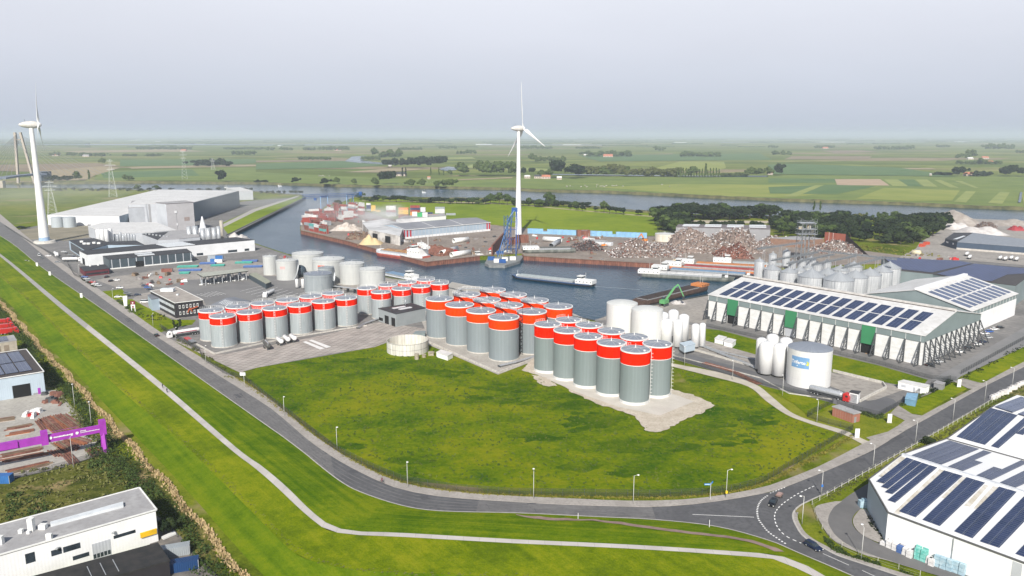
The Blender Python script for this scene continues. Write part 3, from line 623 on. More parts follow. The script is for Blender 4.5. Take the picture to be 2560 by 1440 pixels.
red=streaky('band_red',(.82,.014,.0005),(.88,.018,.0008),.8,0,60,None,dirt=.04,spec=.0)
roofm=streaky('silo_roof',(.20,.225,.27),(.27,.295,.34),.5,.1,16,None,dirt=.15)
whitem=mat('white_metal',(.72,.72,.70),.5,0,var=.05,scale=.6)
galv=mat('galvanised',(.42,.44,.46),.45,.4,var=.15,scale=1.5)
dark_m=mat('dark_steel',(.055,.06,.065),.6,0,var=.2,scale=2)
white_t=streaky('tank_white',(.62,.62,.61),(.70,.70,.69),.5,0,None,3.4,dirt=.10)
white_p=streaky('tank_white_clean',(.66,.66,.66),(.72,.72,.72),.35,0,None,None)
pale_t=streaky('tank_pale_grey',(.44,.455,.445),(.51,.52,.505),.55,0,None,2.6,dirt=.10)
grey_t=streaky('tank_mid_grey',(.24,.27,.285),(.30,.33,.345),.55,0,40,2.6,dirt=.12)
pale_r=streaky('tank_pale_roof',(.50,.51,.50),(.58,.59,.57),.6,0,24,None,dirt=.15)
concm=mat('rim_concrete',(.48,.46,.42),.9,0,var=.15,scale=.8)
def rim_pos(x0,x1,y,h):
 c=G((x0+x1)/2,y,h); r=(x1-x0)/2/FPX*(c.y*math.cos(PITCH)-(h-CAM_H)*math.sin(PITCH)); return Vector((c.x,c.y,0)),r
def make_banded(r,h,bh,bodym,bandm,skirt,name='silo',ladder=None,rail=True,segs=56,hat=.16):
 t=root(name,'','silo')
 z0=.5 if not skirt else skirt
 if skirt: part(MB().cyl((0,0),r*1.02,0,skirt,segs,cap=True),'skirt',mat('skirt_white',(.62,.62,.60),.7,0,var=.1,scale=.8),t)
 else: part(MB().cyl((0,0),r*1.035,0,.5,segs),'foundation',concm,t)
 b=MB(); b.cyl((0,0),r,z0,h-bh,segs,cap=False)
 part(b,'body',bodym,t)
 part(MB().cyl((0,0),r*1.004,h-bh,h,segs,cap=False),'band',bandm,t)
 part(MB().cyl((0,0),r*1.012,h-bh-.12,h-bh+.10,segs,cap=False).lathe((0,0,h),[(r*1.03,-.3),(r*1.03,.12),(r*.96,.14)],segs,False),'rim',whitem,t)
 rf=part(MB().lathe((0,0,h),[(r*.97,.10),(r*.10,r*hat),(.001,r*hat)],segs,False),'roof',roofm,t)
 b=MB(); b.cyl((0,0),.2,h+r*hat-.1,h+r*hat+1.0,8); b.tube((0,0,h+r*hat+1.0),(0,0,h+r*hat+1.6),.06)
 for k in range(8):
  a=k*math.pi/4+.2; b.tube((.3*math.cos(a),.3*math.sin(a),h+r*hat+.15),(r*.95*math.cos(a),r*.95*math.sin(a),h+.18),.03,4)
 part(b,'vent',whitem,t)
 part(MB().box((.5*r,-.55*r,h+r*hat*.42),(.7,.7,.5)),'hatch',whitem,t)
 if ladder is not None:
  b=MB()
  for a_ in ladder:
   a=R(a_); ux,uy=math.cos(a),math.sin(a); tx,ty=-uy,ux; q=r+.35
   for sgn in (-1,1): b.tube((q*ux+sgn*.3*tx,q*uy+sgn*.3*ty,0),(q*ux+sgn*.3*tx,q*uy+sgn*.3*ty,h+1.2),.06,4)
   z=.5
   while z < h: b.tube((q*ux-.3*tx,q*uy-.3*ty,z),(q*ux+.3*tx,q*uy+.3*ty,z),.035,3); z+=.6
   z=2.5
   while z < h: b.lathe((q*ux+.35*ux,q*uy+.35*uy,z),[(.42,0),(.42,.08)],8,False); z+=1.4
  part(b,'ladder',whitem,t)
 if rail:
  b=MB()
  for (a0,a1) in rail:
   n=max(3,int((a1-a0)/9)); prev=None
   for k in range(n+1):
    a=R(a0+(a1-a0)*k/n); p=Vector((r*1.01*math.cos(a),r*1.01*math.sin(a),h)); b.tube(p,p+Vector((0,0,1.1)),.04,4)
    if prev is not None: b.tube(prev+Vector((0,0,1.1)),p+Vector((0,0,1.1)),.04,4); b.tube(prev+Vector((0,0,.55)),p+Vector((0,0,.55)),.03,4)
    prev=p
  part(b,'railing',whitem,t)
 return t
def place_group(proto_fn,items,h,group,lab,name='silo',grid=None):
 info=[rim_pos(a,b_,y,h) for a,b_,y in items]; r=sum(i[1] for i in info)/len(info); proto=proto_fn(r)
 for k,(c,_) in enumerate(info):
  o=proto if k==0 else copy_tree(proto)
  o.location=c; o['label']=lab[k]; o['group']=group; o['category']='silo'
 return info,r
# --- short silver silos with red band, nearest the road
A_f=[(525,587,789),(592,654,779),(657,716,769.5),(720,777,761),(780,836,752),(837,891,744)]
A_b=[(497,558,775),(564,624,765),(627,686,757),(690,746,749),(750,803,740),(805,858,732)]
hA=14.6
lab=[f'silver red-topped silo, {ORD[k]} from left in the front row beside the road' for k in range(6)]+[f'silver red-topped silo, {ORD[k]} from left in the back row beside the road' for k in range(6)]
place_group(lambda r: make_banded(r,hA,3.6,silver,red,0,ladder=(-75,),rail=[(20,170)],hat=.13),A_f+A_b,hA,'silver silos with red bands in two rows beside the road',lab)
C_f=[(927,978,729),(979,1028,721),(1029,1075,714.5),(1076,1121,707.5)]
C_b=[(894,940,719.5),(945,994,712),(995,1041,705),(1042,1086,699)]
lab=[f'silver red-topped silo, {ORD[k]} from left in the row behind the small grey building' for k in range(4)]+[f'silver red-topped silo, {ORD[k]} from left in the back row by the harbour water' for k in range(4)]
place_group(lambda r: make_banded(r,hA,3.6,silver,red,0,ladder=(-75,),rail=[(10,175)],hat=.13),C_f+C_b,hA,'silver silos with red bands behind the small grey building',lab)
# --- large grey silos with orange-red band
D_f=[(1064,1134,746),(1114,1184,761),(1165.5,1240,776),(1221,1298,792)]
D_m=[(1135,1200,735),(1184,1251,749),(1236,1308,762),(1293,1366,778)]
D_b=[(1199,1264,724),(1250,1316,736),(1302,1371,750),(1359,1432,765)]
hD=19.2
lab=[f'large orange-topped grey silo, {ORD[k]} from the left in the front row' for k in range(4)]+[f'large orange-topped grey silo, {ORD[k]} from the left in the middle row' for k in range(4)]+[f'large orange-topped grey silo, {ORD[k]} from left in the back row by the water' for k in range(4)]
infoD,rD=place_group(lambda r: make_banded(r,hD,4.6,grey_big,orange,0,ladder=None,rail=None,hat=.12),D_f+D_m+D_b,hD,'large grey silos with orange bands in three rows',lab)
E_f=[(1337,1400,810),(1384,1452,825),(1435,1505,840),(1492,1565,856),(1551,1627,873)]
E_b=[(1389,1452,799),(1439,1505,812),(1495,1562,827),(1551,1620,842),(1607,1680,859)]
hE=20.6
lab=[f'tall slate silo with red top, {ORD[k]} from the left in the front row' for k in range(5)]+[f'tall slate silo with red top, {ORD[k]} from the left in the back row' for k in range(5)]
infoE,rE=place_group(lambda r: make_banded(r,hE,5.0,grey_tall,red,1.3,ladder=(-14,),rail=[(100,150)],hat=.12),E_f+E_b,hE,'tall slate silos with red bands on the gravel pad',lab)
# walkways over the big silos
def walkway(P,label,w=1.1,rail=1.1,name='walkway',m=None,rise=0):
 t=root(name,label,'walkway',(P[0].x,P[0].y,0)); b=MB(); rl=MB()
 for i in range(len(P)-1):
  p,q=P[i],P[i+1]; b.beam(p,q,w,.18); d=(q-p).normalized(); nr=Vector((-d.y,d.x,0)).normalized()*w/2
  n=max(1,int((q-p).length/2.0))
  for s_ in (-1,1):
   rl.tube(p+nr*s_+Vector((0,0,rail)),q+nr*s_+Vector((0,0,rail)),.045,4); rl.tube(p+nr*s_+Vector((0,0,rail/2)),q+nr*s_+Vector((0,0,rail/2)),.03,4)
   for k in range(n+1): x=p.lerp(q,k/n)+nr*s_; rl.tube(x,x+Vector((0,0,rail)),.04,4)
 part(b,'deck',galv,t,True); part(rl,'railing',m or whitem,t,True)
 for p in (P[0],P[-1]):
  if p.z > 4: s_=MB(); s_.box((p.x,p.y,p.z-.7),(.3,.3,1.3)); part(s_,'support',galv,t,True)
 return t
zt=hD+1.6
cD=[i[0] for i in infoD]
up=lambda a,z=zt: Vector((a.x,a.y,z))
walkway([up(cD[0].lerp(cD[4],.5)),up(cD[1].lerp(cD[5],.5)),up(cD[2].lerp(cD[6],.5)),up(cD[3].lerp(cD[7],.5))],'long white railed walkway between the front and middle rows of the orange banded silos')
walkway([up(cD[4].lerp(cD[8],.5)),up(cD[5].lerp(cD[9],.5)),up(cD[6].lerp(cD[10],.5)),up(cD[7].lerp(cD[11],.5))],'long white railed walkway between the middle and back rows of the orange banded silos')
walkway([up(cD[0].lerp(cD[4],.5),zt+.1),up(cD[0].lerp(cD[4],.5)+Vector((4,12,0)),zt+.1),up(cD[4].lerp(cD[8],.5),zt+.1)],'curved railed gangway at the far left end of the orange banded silos')
# stair tower between the two last big silos
t=root('stair_tower','narrow dark spiral stair shaft squeezed between the last orange banded silos','stair',cD[3].lerp(cD[7],.52)+(cD[3]-cD[2]).normalized()*1.0)
b=MB(); st=MB()
for sx_ in (-1.1,1.1):
 for sy_ in (-1.1,1.1): b.tube((sx_,sy_,0),(sx_,sy_,hD+2.6),.09,4)
z=0; k=0
while z < hD:
 s_=1 if k % 2 else -1; st.beam((-1*s_,-.8*s_,z),(1*s_,-.8*s_,z+1.5),.7,.1); b.tube((-1.1,-1.1,z),(1.1,-1.1,z),.05,4); b.tube((1.1,-1.1,z),(1.1,1.1,z),.05,4); z+=1.5; k+=1
part(b,'frame',dark_m,t); part(st,'flight',dark_m,t)
# bund walls round the silo groups
def bund(s,name,label,h=1.0,w=.3,m=None,closed=False):
 P=pts(s) if isinstance(s,str) else s; b=MB()
 for i in range(len(P)-(0 if closed else 1)):
  a,c=P[i],P[(i+1) % len(P)]; b.beam(a+Vector((0,0,h/2)),c+Vector((0,0,h/2)),w,h)
 return solo(b,name,m or concm,label,'low wall')
bund('492,862 536,886 700,850 870,822 917,815','bund_wall','low pale concrete wall in front of the short silver silos',.7,.5)
bund('1072,857 1246,933 1335,898','bund_wall','low pale concrete wall along the foot of the orange banded silos',.8,.5)
bund('1683,890 1900,946 1972,985 2080,1000','bund_wall','low concrete kerb wall running past the big white tank',.5,.4)
bund('1705,868 1740,878 1905,925','bund_wall','low bund wall between the two groups of slim white tanks',1.0,.4)
bund('2082,930 2206,960 2215,972 2180,990 2150,1006','bund_wall','bent concrete bund wall behind the red tanker lorry',1.2,.5)
# pipe bundle in front of corner of big silos
def pipes(P,n,r,label,m=None,name='pipe_rack',gap=.5,z=.8):
 t=root(name,label,'pipes',(P[0].x,P[0].y,0))
 for k in range(n):
  b=MB()
  for i in range(len(P)-1):
   d=(P[i+1]-P[i]).normalized(); nr=Vector((-d.y,d.x,0))*gap*(k-n/2); b.tube(P[i]+nr+Vector((0,0,z)),P[i+1]+nr+Vector((0,0,z)),r,6)
  part(b,'pipe',m or galv,t,True)
 b=MB()
 for i in range(len(P)-1):
  L_=(P[i+1]-P[i]).length; q=max(1,int(L_/5)); d=(P[i+1]-P[i]).normalized(); nr=Vector((-d.y,d.x,0))*gap*n/2
  for j in range(q+1): x=P[i].lerp(P[i+1],j/q); b.beam(x-nr+Vector((0,0,z*.5)),x+nr+Vector((0,0,z*.5)),.15,z)
 part(b,'support',dark_m,t,True); return t
pipes(pts('1248,918 1290,908 1340,893'),4,.18,'bundle of silver pipes at the front corner of the orange banded silos')
pipes(pts('895,822 910,812 955,796'),4,.15,'pipe bundle running from the short silos to the small grey building')
pipes(pts('836,726 905,735 960,728'),5,.15,'pipe rack between pale tanks and the red banded silos',z=3)
pipes(pts('1690,858 1760,869 1880,918 1905,930'),5,.14,'long pipe rack beside the slim white tanks')
pipes(pts('1765,868 1800,880 1925,910'),3,.12,'second pipe rack running along the grass strip',z=.5)
pipes(pts('1760,908 1830,928 1900,962'),6,.16,'rust brown pipes lying along the fence near the tall silos',m=rust,z=.35)
# ---------------------------------------------------------------- cylinders tanks
def tank(x0,x1,y,h,label,wall,roof,group=None,hat=.12,name='storage_tank',base=0,stairs=None,extra=None,dome=False,cat='tank',lip=True):
 c,r=rim_pos(x0,x1,y,h); t=root(name,label,cat,c,0,group)
 part(MB().cyl((0,0),r,base,h,56,cap=False),'shell',wall,t)
 if dome: prof=[(r*1.01,0),(r*.8,r*hat*.45),(r*.5,r*hat*.8),(r*.2,r*hat*.98),(.001,r*hat)]
 else: prof=[(r*1.015,0),(r*.1,r*hat),(.001,r*hat)]
 part(MB().lathe((0,0,h),prof,40 if not dome else 24,False),'roof',roof,t)
 if lip:
  b=MB()
  n=24
  for k in range(n):
   a,a2=2*math.pi*k/n,2*math.pi*(k+1)/n; p=Vector((r*math.cos(a),r*math.sin(a),h)); q=Vector((r*math.cos(a2),r*math.sin(a2),h))
   b.tube(p,p+Vector((0,0,.9)),.04,3); b.tube(p+Vector((0,0,.9)),q+Vector((0,0,.9)),.04,3)
  part(b,'railing',galv,t)
  b=MB(); b.cyl((0,0),.35,h+r*hat-.1,h+r*hat+.7,10); b.cyl((r*.4,-r*.3),.3,h+r*hat*.4,h+r*hat*.5+.8,10); b.box((-r*.5,-r*.2,h+r*hat*.5+.3),(.8,.8,.5)); part(b,'vent',galv,t)
  part(MB().lathe((0,0,h-1.5),[(r*1.002,0),(r*1.025,.1),(r*1.002,.22)],48,False),'wind_girder',wall,t)
 if stairs is not None:
  b=MB(); n=26
  for k in range(n):
   a=R(stairs+70*k/n); a2=R(stairs+70*(k+1)/n); z=h*k/n; z2=h*(k+1)/n; q=r+.5
   b.beam((q*math.cos(a),q*math.sin(a),z),(q*math.cos(a2),q*math.sin(a2),z2),.8,.1); b.tube((q*1.03*math.cos(a),q*1.03*math.sin(a),z+1),(q*1.03*math.cos(a2),q*1.03*math.sin(a2),z2+1),.04,3)
  part(b,'stairs',galv,t)
 return t,c,r
gp='pale grey storage tanks behind the truck park'
tank(657,691,640,13.5,'pale grey storage tank, narrow one at the far left of the tank farm',pale_t,pale_r,gp)
t,cT,rT=tank(690,742,650,13.5,'pale grey storage tank with a small pink sign, behind the truck park',pale_t,pale_r,gp,stairs=-40)
tank(731,807,632,14.5,'widest pale grey storage tank at the back of the tank farm',pale_t,pale_r,gp)
t4,c4,r4=tank(781,860,646,14.5,'wide pale grey storage tank with an orange star emblem on its side',pale_t,pale_r,gp)
tank(849,910,657,14.0,'pale grey storage tank by the harbour, between two others',pale_t,pale_r,gp)
tank(898,962,671,14.0,'pale grey storage tank at the right end of the tank farm by the water',pale_t,pale_r,gp)
tank(795,833,668,12.5,'small mid grey tank half hidden behind the dark grey tank',grey_t,grey_t,None,stairs=-30)
tank(760,829,683,12.0,'wide slate grey storage tank nearest the short silver silos',grey_t,roofm,None)
# curved panel on a round wall, following the shell
def wrap(mb_in,r,a0,z0):
 """flat mesh in x (along), y (up) wrapped round the shell of radius r starting at angle a0"""
 out=MB()
 vs=[(r*math.cos(a0+p.x/r),r*math.sin(a0+p.x/r),z0+p.y) for p in mb_in.v]; out.add(vs,mb_in.f); return out
def panel(r,a0,z0,w,h,n=12):
 f=MB(); vs=[(w*i/n,y,0) for i in range(n+1) for y in (0,h)]; f.add(vs,[(2*i,2*i+2,2*i+3,2*i+1) for i in range(n)]); return wrap(f,r,a0,z0)
def text_mb(body,size,bold=0.0):
 cu=bpy.data.curves.new('letters','FONT'); cu.body=body; cu.size=size; cu.offset=bold; cu.resolution_u=2
 o=bpy.data.objects.new('letters',cu); col.objects.link(o); bpy.context.view_layer.update()
 me=o.evaluated_get(bpy.context.evaluated_depsgraph_get()).to_mesh(); f=MB(); f.add([v.co.copy() for v in me.vertices],[tuple(p.vertices) for p in me.polygons])
 o.evaluated_get(bpy.context.evaluated_depsgraph_get()).to_mesh_clear(); bpy.data.objects.remove(o); bpy.data.curves.remove(cu); return f
def flat_text(body,size,p,dx,dy,bold=.0):
 f=text_mb(body,size,bold); o=MB(); p=Vector(p); dx=Vector(dx); dy=Vector(dy); o.add([p+dx*v.x+dy*v.y for v in f.v],f.f); return o
orng=mat('emblem_orange',(.70,.12,.05),.6,0,var=.05)
wht=mat('sign_white',(.80,.80,.80),.5,0,var=.02)
# star emblem: red disc segment with white star
a_em=R(-90)+math.atan2(c4.x,c4.y)*-1-.62
part(panel(r4+.05,a_em-.10,3.2,5.2,8.0),'emblem_panel',orng,t4)
f=MB(); sc_=3.0; cx_,cy_=2.6,4.0; star=[]
for k in range(10):
 a=math.pi/2+k*math.pi/5; q=sc_ if k % 2==0 else sc_*.42; star.append((cx_+q*math.cos(a),cy_+q*math.sin(a),0))
f.add([(cx_,cy_,0)]+star,[(0,i+1,(i+1) % 10+1) for i in range(10)]); part(wrap(f,r4+.09,a_em-.10,3.2),'emblem_star',wht,t4)
part(panel(rT+.05,R(-112),8.2,3.6,1.7),'sign_panel',mat('sign_pink',(.62,.36,.34),.6),t)
# dark ball tank and little white ones beside
c=G(752,692); t=root('round_tank','dark blue green spherical tank between two pale storage tanks','tank',c); part(MB().lathe((0,0,4.4),[(4.2*math.sin(R(a)),-4.2*math.cos(R(a))) for a in range(2,180,11)],24),'shell',mat('tank_dark',(.045,.065,.085),.45),t)
b=MB(); [b.tube((3*math.cos(a),3*math.sin(a),0),(3.2*math.cos(a),3.2*math.sin(a),4),.2) for a in (0,1.57,3.14,4.71)]; part(b,'leg',dark_m,t)
def pod(x,y0,w,h,label,m=None,name='tank',group=None,legs=True,dome=True,cat='tank'):
 """slim vertical tank; (x, y0) is the foot"""
 c=G(x,y0); r=w/2/FPX*math.hypot(c.y,CAM_H); c.y+=r; t=root(name,label,cat,c,0,group); lz=.9 if legs else 0
 part(MB().lathe((0,0,0),[(r*.35,lz-.35),(r,lz+.1),(r,h-r*.55 if dome else h),(r*.86,h-r*.25 if dome else h),(r*.5,h-.05),(.001,h)],28),'shell',m or white_p,t)
 b=MB()
 for k in range(4): a=k*math.pi/2+.6; b.box((r*.72*math.cos(a),r*.72*math.sin(a),.45),(.25,.25,.9))
 part(b,'legs',dark_m,t); b=MB(); b.tube((r*.9,-r*.5,0),(r*.9,-r*.5,h*.96),.07,5); b.cyl((0,0),.18,h-.1,h+.5,8); part(b,'pipe',galv,t); return t
pod(742,722,8,6.5,'slim white vessel, left of the pair beside the dark grey tank'); pod(757,724,9,7.0,'slim white vessel, right of the pair beside the dark grey tank')
# white tank group by the silos
tank(1517,1594,757,18.2,'tall white storage tank with a pale domed roof, left one of the pair',white_t,pale_r,'big white domed tanks beside the quay yard',dome=True,hat=.17,lip=False)
tank(1579,1657,772,18.2,'tall white storage tank with a pale domed roof, right one of the pair',white_t,pale_r,'big white domed tanks beside the quay yard',dome=True,hat=.17,lip=False)
for x0,x1,y0,h,l in ((1646,1671,852,14,'back left'),(1671,1697,845,14,'farthest'),(1697,1723,858,14,'back right'),(1654,1681,872,14,'front left'),(1683,1707,873,14,'front right')):
 pod((x0+x1)/2,y0,x1-x0,h,f'slim white upright tank, {l} of the cluster of five',group='cluster of five slim white tanks')
pod(1739,873,20,12,'slim white upright tank, left of a close pair with black feet'); pod(1756,870,15,12,'slim white upright tank, right of a close pair with black feet')
for x0,x1,y0,h,l in ((1917,1947,920,14.6,'hidden middle back'),(1891,1917,930,14.6,'leftmost'),(1950,1981,930,14.6,'back right'),(1900,1936,942,14.6,'front left'),(1935,1967,947,14.6,'front right')):
 pod((x0+x1)/2,y0,x1-x0,h,f'slim white upright tank, {l} of the group left of the lettered tank',group='slim white tanks beside the lettered tank')
# big lettered tank
tk,cK,rK=tank(1973,2079,868,15.2,'big white tank with a blue sign reading Triferto',white_t,roofm,None,dome=True,hat=.16,lip=False)
ab=math.atan2(-cK.y,-cK.x)     # direction back to the camera
blue=mat('sign_blue',(.16,.32,.55),.6,0,var=.06,scale=1)
aw=6.6/rK
part(panel(rK+.04,ab-aw*.5-.28-.20,8.2,7.6,4.6),'sign_panel',blue,tk)
tx=text_mb('Triferto',1.9,.05); part(wrap(tx,rK+.09,ab-aw*.5-.28-.19,9.9),'sign_letters',wht,tk)
f=MB(); f.add([(6.2,1.2,0),(7.3,.9,0),(7.5,2.2,0),(6.9,2.9,0),(6.5,2.4,0),(6.9,2.0,0)],[(0,1,2,3,4,5)]); part(wrap(f,rK+.07,ab-aw*.5-.28-.20,8.6),'sign_leaf',mat('leaf_yellow',(.55,.55,.08),.6),tk)
f=MB(); f.add([(2.7,.5,0),(3.1,.5,0),(3.1,.9,0),(2.7,.9,0)],[(0,1,2,3)]); part(wrap(f,rK+.09,ab-aw*.5-.48,8.4),'sign_dot',wht,tk)
# open concrete ring tank
c,r=rim_pos(967,1070,849,5.4); t=root('open_basin','open round concrete basin with stained panels at the meadow edge','basin',c)
cpan=streaky('basin_panels',(.50,.48,.43),(.70,.685,.64),.85,0,34,None,dirt=.6)
b=MB(); b.lathe((0,0,0),[(r,0),(r,5.4)],68,False); b.lathe((0,0,0),[(r-.25,5.4),(r-.25,.2)],68,False); b.lathe((0,0,0),[(r,5.4),(r-.25,5.4)],68,False); part(b,'wall',cpan,t)
part(MB().cyl((0,0),r-.26,.1,.3,48),'algae_floor',mat('algae',(.16,.17,.05),.9,0,c2=(.25,.25,.10),scale=.4),t)
b=MB(); b.lathe((0,0,5.2),[(r+.04,0),(r+.04,.12)],68,False); b.lathe((0,0,2.4),[(r+.04,0),(r+.04,.1)],68,False); b.tube((r+.2,0,0),(r+.2,0,5.6),.1); part(b,'hoop',dark_m,t)
# round fermentation tank in scrap yard
tank(1638,1686,584,7.0,'old rust streaked white tank behind the scrap heaps',streaky('tank_rusty',(.55,.48,.38),(.70,.67,.60),.7,0,None,None),pale_r,None)
# ---------------------------------------------------------------- grain silos with cone roofs
corr=streaky('corrugated_silo',(.52,.54,.56),(.74,.75,.76),.35,.35,34,1.3,dirt=.35)
coner=streaky('cone_roof',(.36,.38,.40),(.45,.47,.485),.45,.3,28,None,dirt=.22)
def grain(x0,x1,ye,ya,label,h=16.0,group='corrugated grain silos with cone roofs',legs=0):
 c,r=rim_pos(x0,x1,ye,h); ch=r*.52
 t=root('grain_silo',label,'silo',c,0,group)
 part(MB().cyl((0,0),r,legs,h,40,cap=False),'body',corr,t)
 part(MB().lathe((0,0,h),[(r*1.03,-.05),(r*.07,ch),(.001,ch)],32,False),'roof',coner,t)
 b=MB(); b.cyl((0,0),.5,h+ch-.2,h+ch+.6,10); b.lathe((0,0,h),[(r*1.04,-.15),(r*1.04,.1)],32,False)
 for k in range(10): a=k*math.pi/5+.1; b.tube((r*1.01*math.cos(a),r*1.01*math.sin(a),legs),(r*1.01*math.cos(a),r*1.01*math.sin(a),h),.07,4)
 part(b,'trim',galv,t)
 if legs:
  b=MB(); b.lathe((0,0,0),[(.4,legs-r*.8),(r,legs)],24)
  for k in range(5): a=k*math.pi/2.5; b.tube((r*math.cos(a),r*math.sin(a),0),(r*math.cos(a),r*math.sin(a),legs+.5),.16,5)
  part(b,'frame',galv,t)
 else:
  b=MB(); a=-2.2; b.tube((r*1.05*math.cos(a),r*1.05*math.sin(a),0),(r*1.05*math.cos(a),r*1.05*math.sin(a),h+.5),.09,4); b.beam((r*math.cos(a),r*math.sin(a),h+.3),(0,0,h+ch+.3),.35,.1); part(b,'ladder',galv,t)
 return t,c,r
gs=[(1911,1952,672,660),(1952,1993,679,665),(1996.5,2062,689,669),(2061,2133,697.5,679),(2108,2168,691,671),(2146,2202,685,663),(2180,2230,677,656),(2198,2250,668,650),
      (2044,2094,683,660),(2079,2122,674,654),(2113,2155,665,647),(1984,2015,675,660),(2008,2033,668,655),(2031,2055,661,652),(2055,2078,656,647),(1994,2015,653,643),(2016,2040,648,639),(1972,1990,656,650)]
gl=['leftmost full one behind the solar roof','second one from the left with a dark chute','broad one in the middle of the front row','broadest one at the front, right of the middle','fifth in the front row, overlapping the broadest one','third from the right in the front row','second from the right in the front row','rightmost one behind a thin ladder','second row, behind the two broad ones','second row, middle one under the conveyor','second row, right one under the conveyor','small one in the third row at left','small one in the third row, second','small one in the third row, third','small one in the third row at right','farthest row, left one below the elevator tower','farthest row, right one below the elevator tower','smallest one at the far left of the back rows']
G_=[]
for q,l in zip(gs,gl): G_.append(grain(*q,'cone-roofed grain silo, '+l))
grain(1887,1911,652,645,'narrow tall grain bin at the left end by the moored barges',20,'narrow grain bins')
grain(1923,1942,636,629,'narrow raised grain bin on legs, left of two near the elevator tower',22,'narrow grain bins',12)
grain(1957,1976,628,622,'narrow raised grain bin on legs, right of two near the elevator tower',22,'narrow grain bins',12)
# elevator tower
c=G(2010,652); t=root('elevator_tower','tall open steel grain elevator tower with platforms and pipes','elevator',c)
b=MB(); s_=5.2
for ix in (-1,1):
 for iy in (-1,1): b.tube((ix*s_,iy*s_,0),(ix*s_,iy*s_,31),.25,4)
for z in range(0,31,5):
 for p,q in (((-1,-1),(1,-1)),((1,-1),(1,1)),((1,1),(-1,1)),((-1,1),(-1,-1))):
  b.tube((p[0]*s_,p[1]*s_,z),(q[0]*s_,q[1]*s_,z),.14,4); b.tube((p[0]*s_,p[1]*s_,z),(q[0]*s_,q[1]*s_,z+5),.1,4)
part(b,'frame',mat('frame_dull',(.20,.21,.22),.6,.2),t); b=MB()
for z,w_ in ((22,15),(26,14),(31,13)): b.box((0,0,z),(w_,9,.25))
part(b,'platform',galv,t); b=MB()
for k in range(9): x=-4+k*1.0; b.tube((x,-2+k % 3*2,1),(x*.8,-2+k % 3*2,28+k % 4),.32,6)
for k in range(4): b.tube((-3+k*2,0,26),(-7+k*4,-6,14),.2,5)
part(b,'downpipe',mat('pipe_dull',(.22,.235,.25),.6,.2),t); b=MB(); b.box((-5,0,27.3),(2.4,2,2.2)); b.cyl((2,0),1.6,26.3,29.5,14); b.box((5,1,24),(2,2,2.5)); part(b,'machine',mat('machine_yellow',(.50,.36,.12),.6,0,c2=(.45,.47,.48),scale=.8),t)
b=MB()
for z,w_ in ((22,15),(26,14),(31,13)):
 for sx_ in (-1,1): b.tube((sx_*w_/2,-4.5,z),(sx_*w_/2,-4.5,z+3.2),.1,4); b.tube((-w_/2,-4.5*sx_,z+1.2),(w_/2,-4.5*sx_,z+1.2),.06,4); b.tube((sx_*w_/2,-4.5,z+1.2),(sx_*w_/2,4.5,z+1.2),.06,4)
part(b,'railing',galv,t)
cvm=mat('conveyor_steel',(.22,.235,.25),.55,.3,var=.2,scale=1)
def conveyor(a,b_,za,zb,label,w=1.5):
 p=G(*a,za); q=G(*b_,zb); t=root('conveyor',label,'conveyor',(p.x,p.y,0)); m1=MB(); m2=MB(); up_=Vector((0,0,1.3)); d=(q-p).normalized(); nr=Vector((-d.y,d.x,0)).normalized()*w/2
 m1.beam(p+Vector((0,0,.4)),q+Vector((0,0,.4)),w*.6,.7); n=max(2,int((q-p).length/2.5))
 for sg in (-1,1):
  for u in (Vector(),up_): m2.tube(p+nr*sg+u,q+nr*sg+u,.08,4)
  for k in range(n):
   x=p.lerp(q,k/n); y=p.lerp(q,(k+1)/n); m2.tube(x+nr*sg,x+nr*sg+up_,.05,4); m2.tube(x+nr*sg,y+nr*sg+up_,.05,4)
 part(m1,'housing',cvm,t,True); part(m2,'truss',cvm,t,True); m3=MB()
 for f_ in (.15,.5,.85):
  x=p.lerp(q,f_); m3.tube(x-nr,Vector((x.x,x.y,0))-nr*2,.12,4); m3.tube(x+nr,Vector((x.x,x.y,0))+nr*2,.12,4)
 part(m3,'support',galv,t,True)
conveyor((1893,624),(2008,608),26,28,'long sloping conveyor bridge from the narrow bins to the elevator tower')
conveyor((1928,653),(2045,632),20.5,22,'conveyor bridge over the leftmost row of grain silos')
conveyor((1968,661),(2085,637),20.5,22,'conveyor bridge over the second row of grain silos')
conveyor((2030,664),(2140,641),21.5,23,'conveyor bridge over the third row of grain silos')
conveyor((2105,672),(2207,646),21.5,23,'conveyor bridge over the front row of grain silos')
conveyor((2045,628),(2242,650),23,23,'long cross gallery behind the grain silos')
# dairy plant vessels, left estate
chrome=streaky('steel_vessel',(.42,.44,.46),(.56,.58,.60),.35,.4,20,2.5,dirt=.12)
t=root('cone_tower','tall pale tower with a pointed white cone top in the dairy works','tower',G(510,607)); part(MB().lathe((0,0,0),[(4.2,0),(3.7,14),(2.9,14.3),(.5,25),(.001,25.2)],28),'shell',mat('cone_white',(.62,.63,.65),.45),t)
for x,y0,w,h,l in ((473,603,11,11,'dented one at the left end'),(488,603,13,11.5,'bright second one'),(507,605,12,10,'third one under the pointed tower'),(521,604,11,10,'fourth one'),(535,603,11,10,'fifth one'),(547,602,9,11,'sixth narrow one'),(555,597,9,15,'tall brownish one at the right end')):
 pod(x,y0+10,w,h+6,'steel vessel in the row beside the harbour, '+l,chrome if h < 14 else mat('buff_vessel',(.35,.32,.27),.7),'steel_vessel','row of steel vessels by the long white shed',dome=False)
for k,(x,y0) in enumerate(((246,606),(256,606),(267,606),(276,604))): pod(x,y0+14,11,17,f'white milk silo, {ORD[k]} from the left on the dark roofed block',white_p,'milk_silo','white milk silos')
for k in range(8): pod(288+k*7,616+(k % 2)*4,6,11+(k % 3),'small steel vessel crowded beside the white milk silos',chrome,'steel_vessel','crowded small steel vessels')
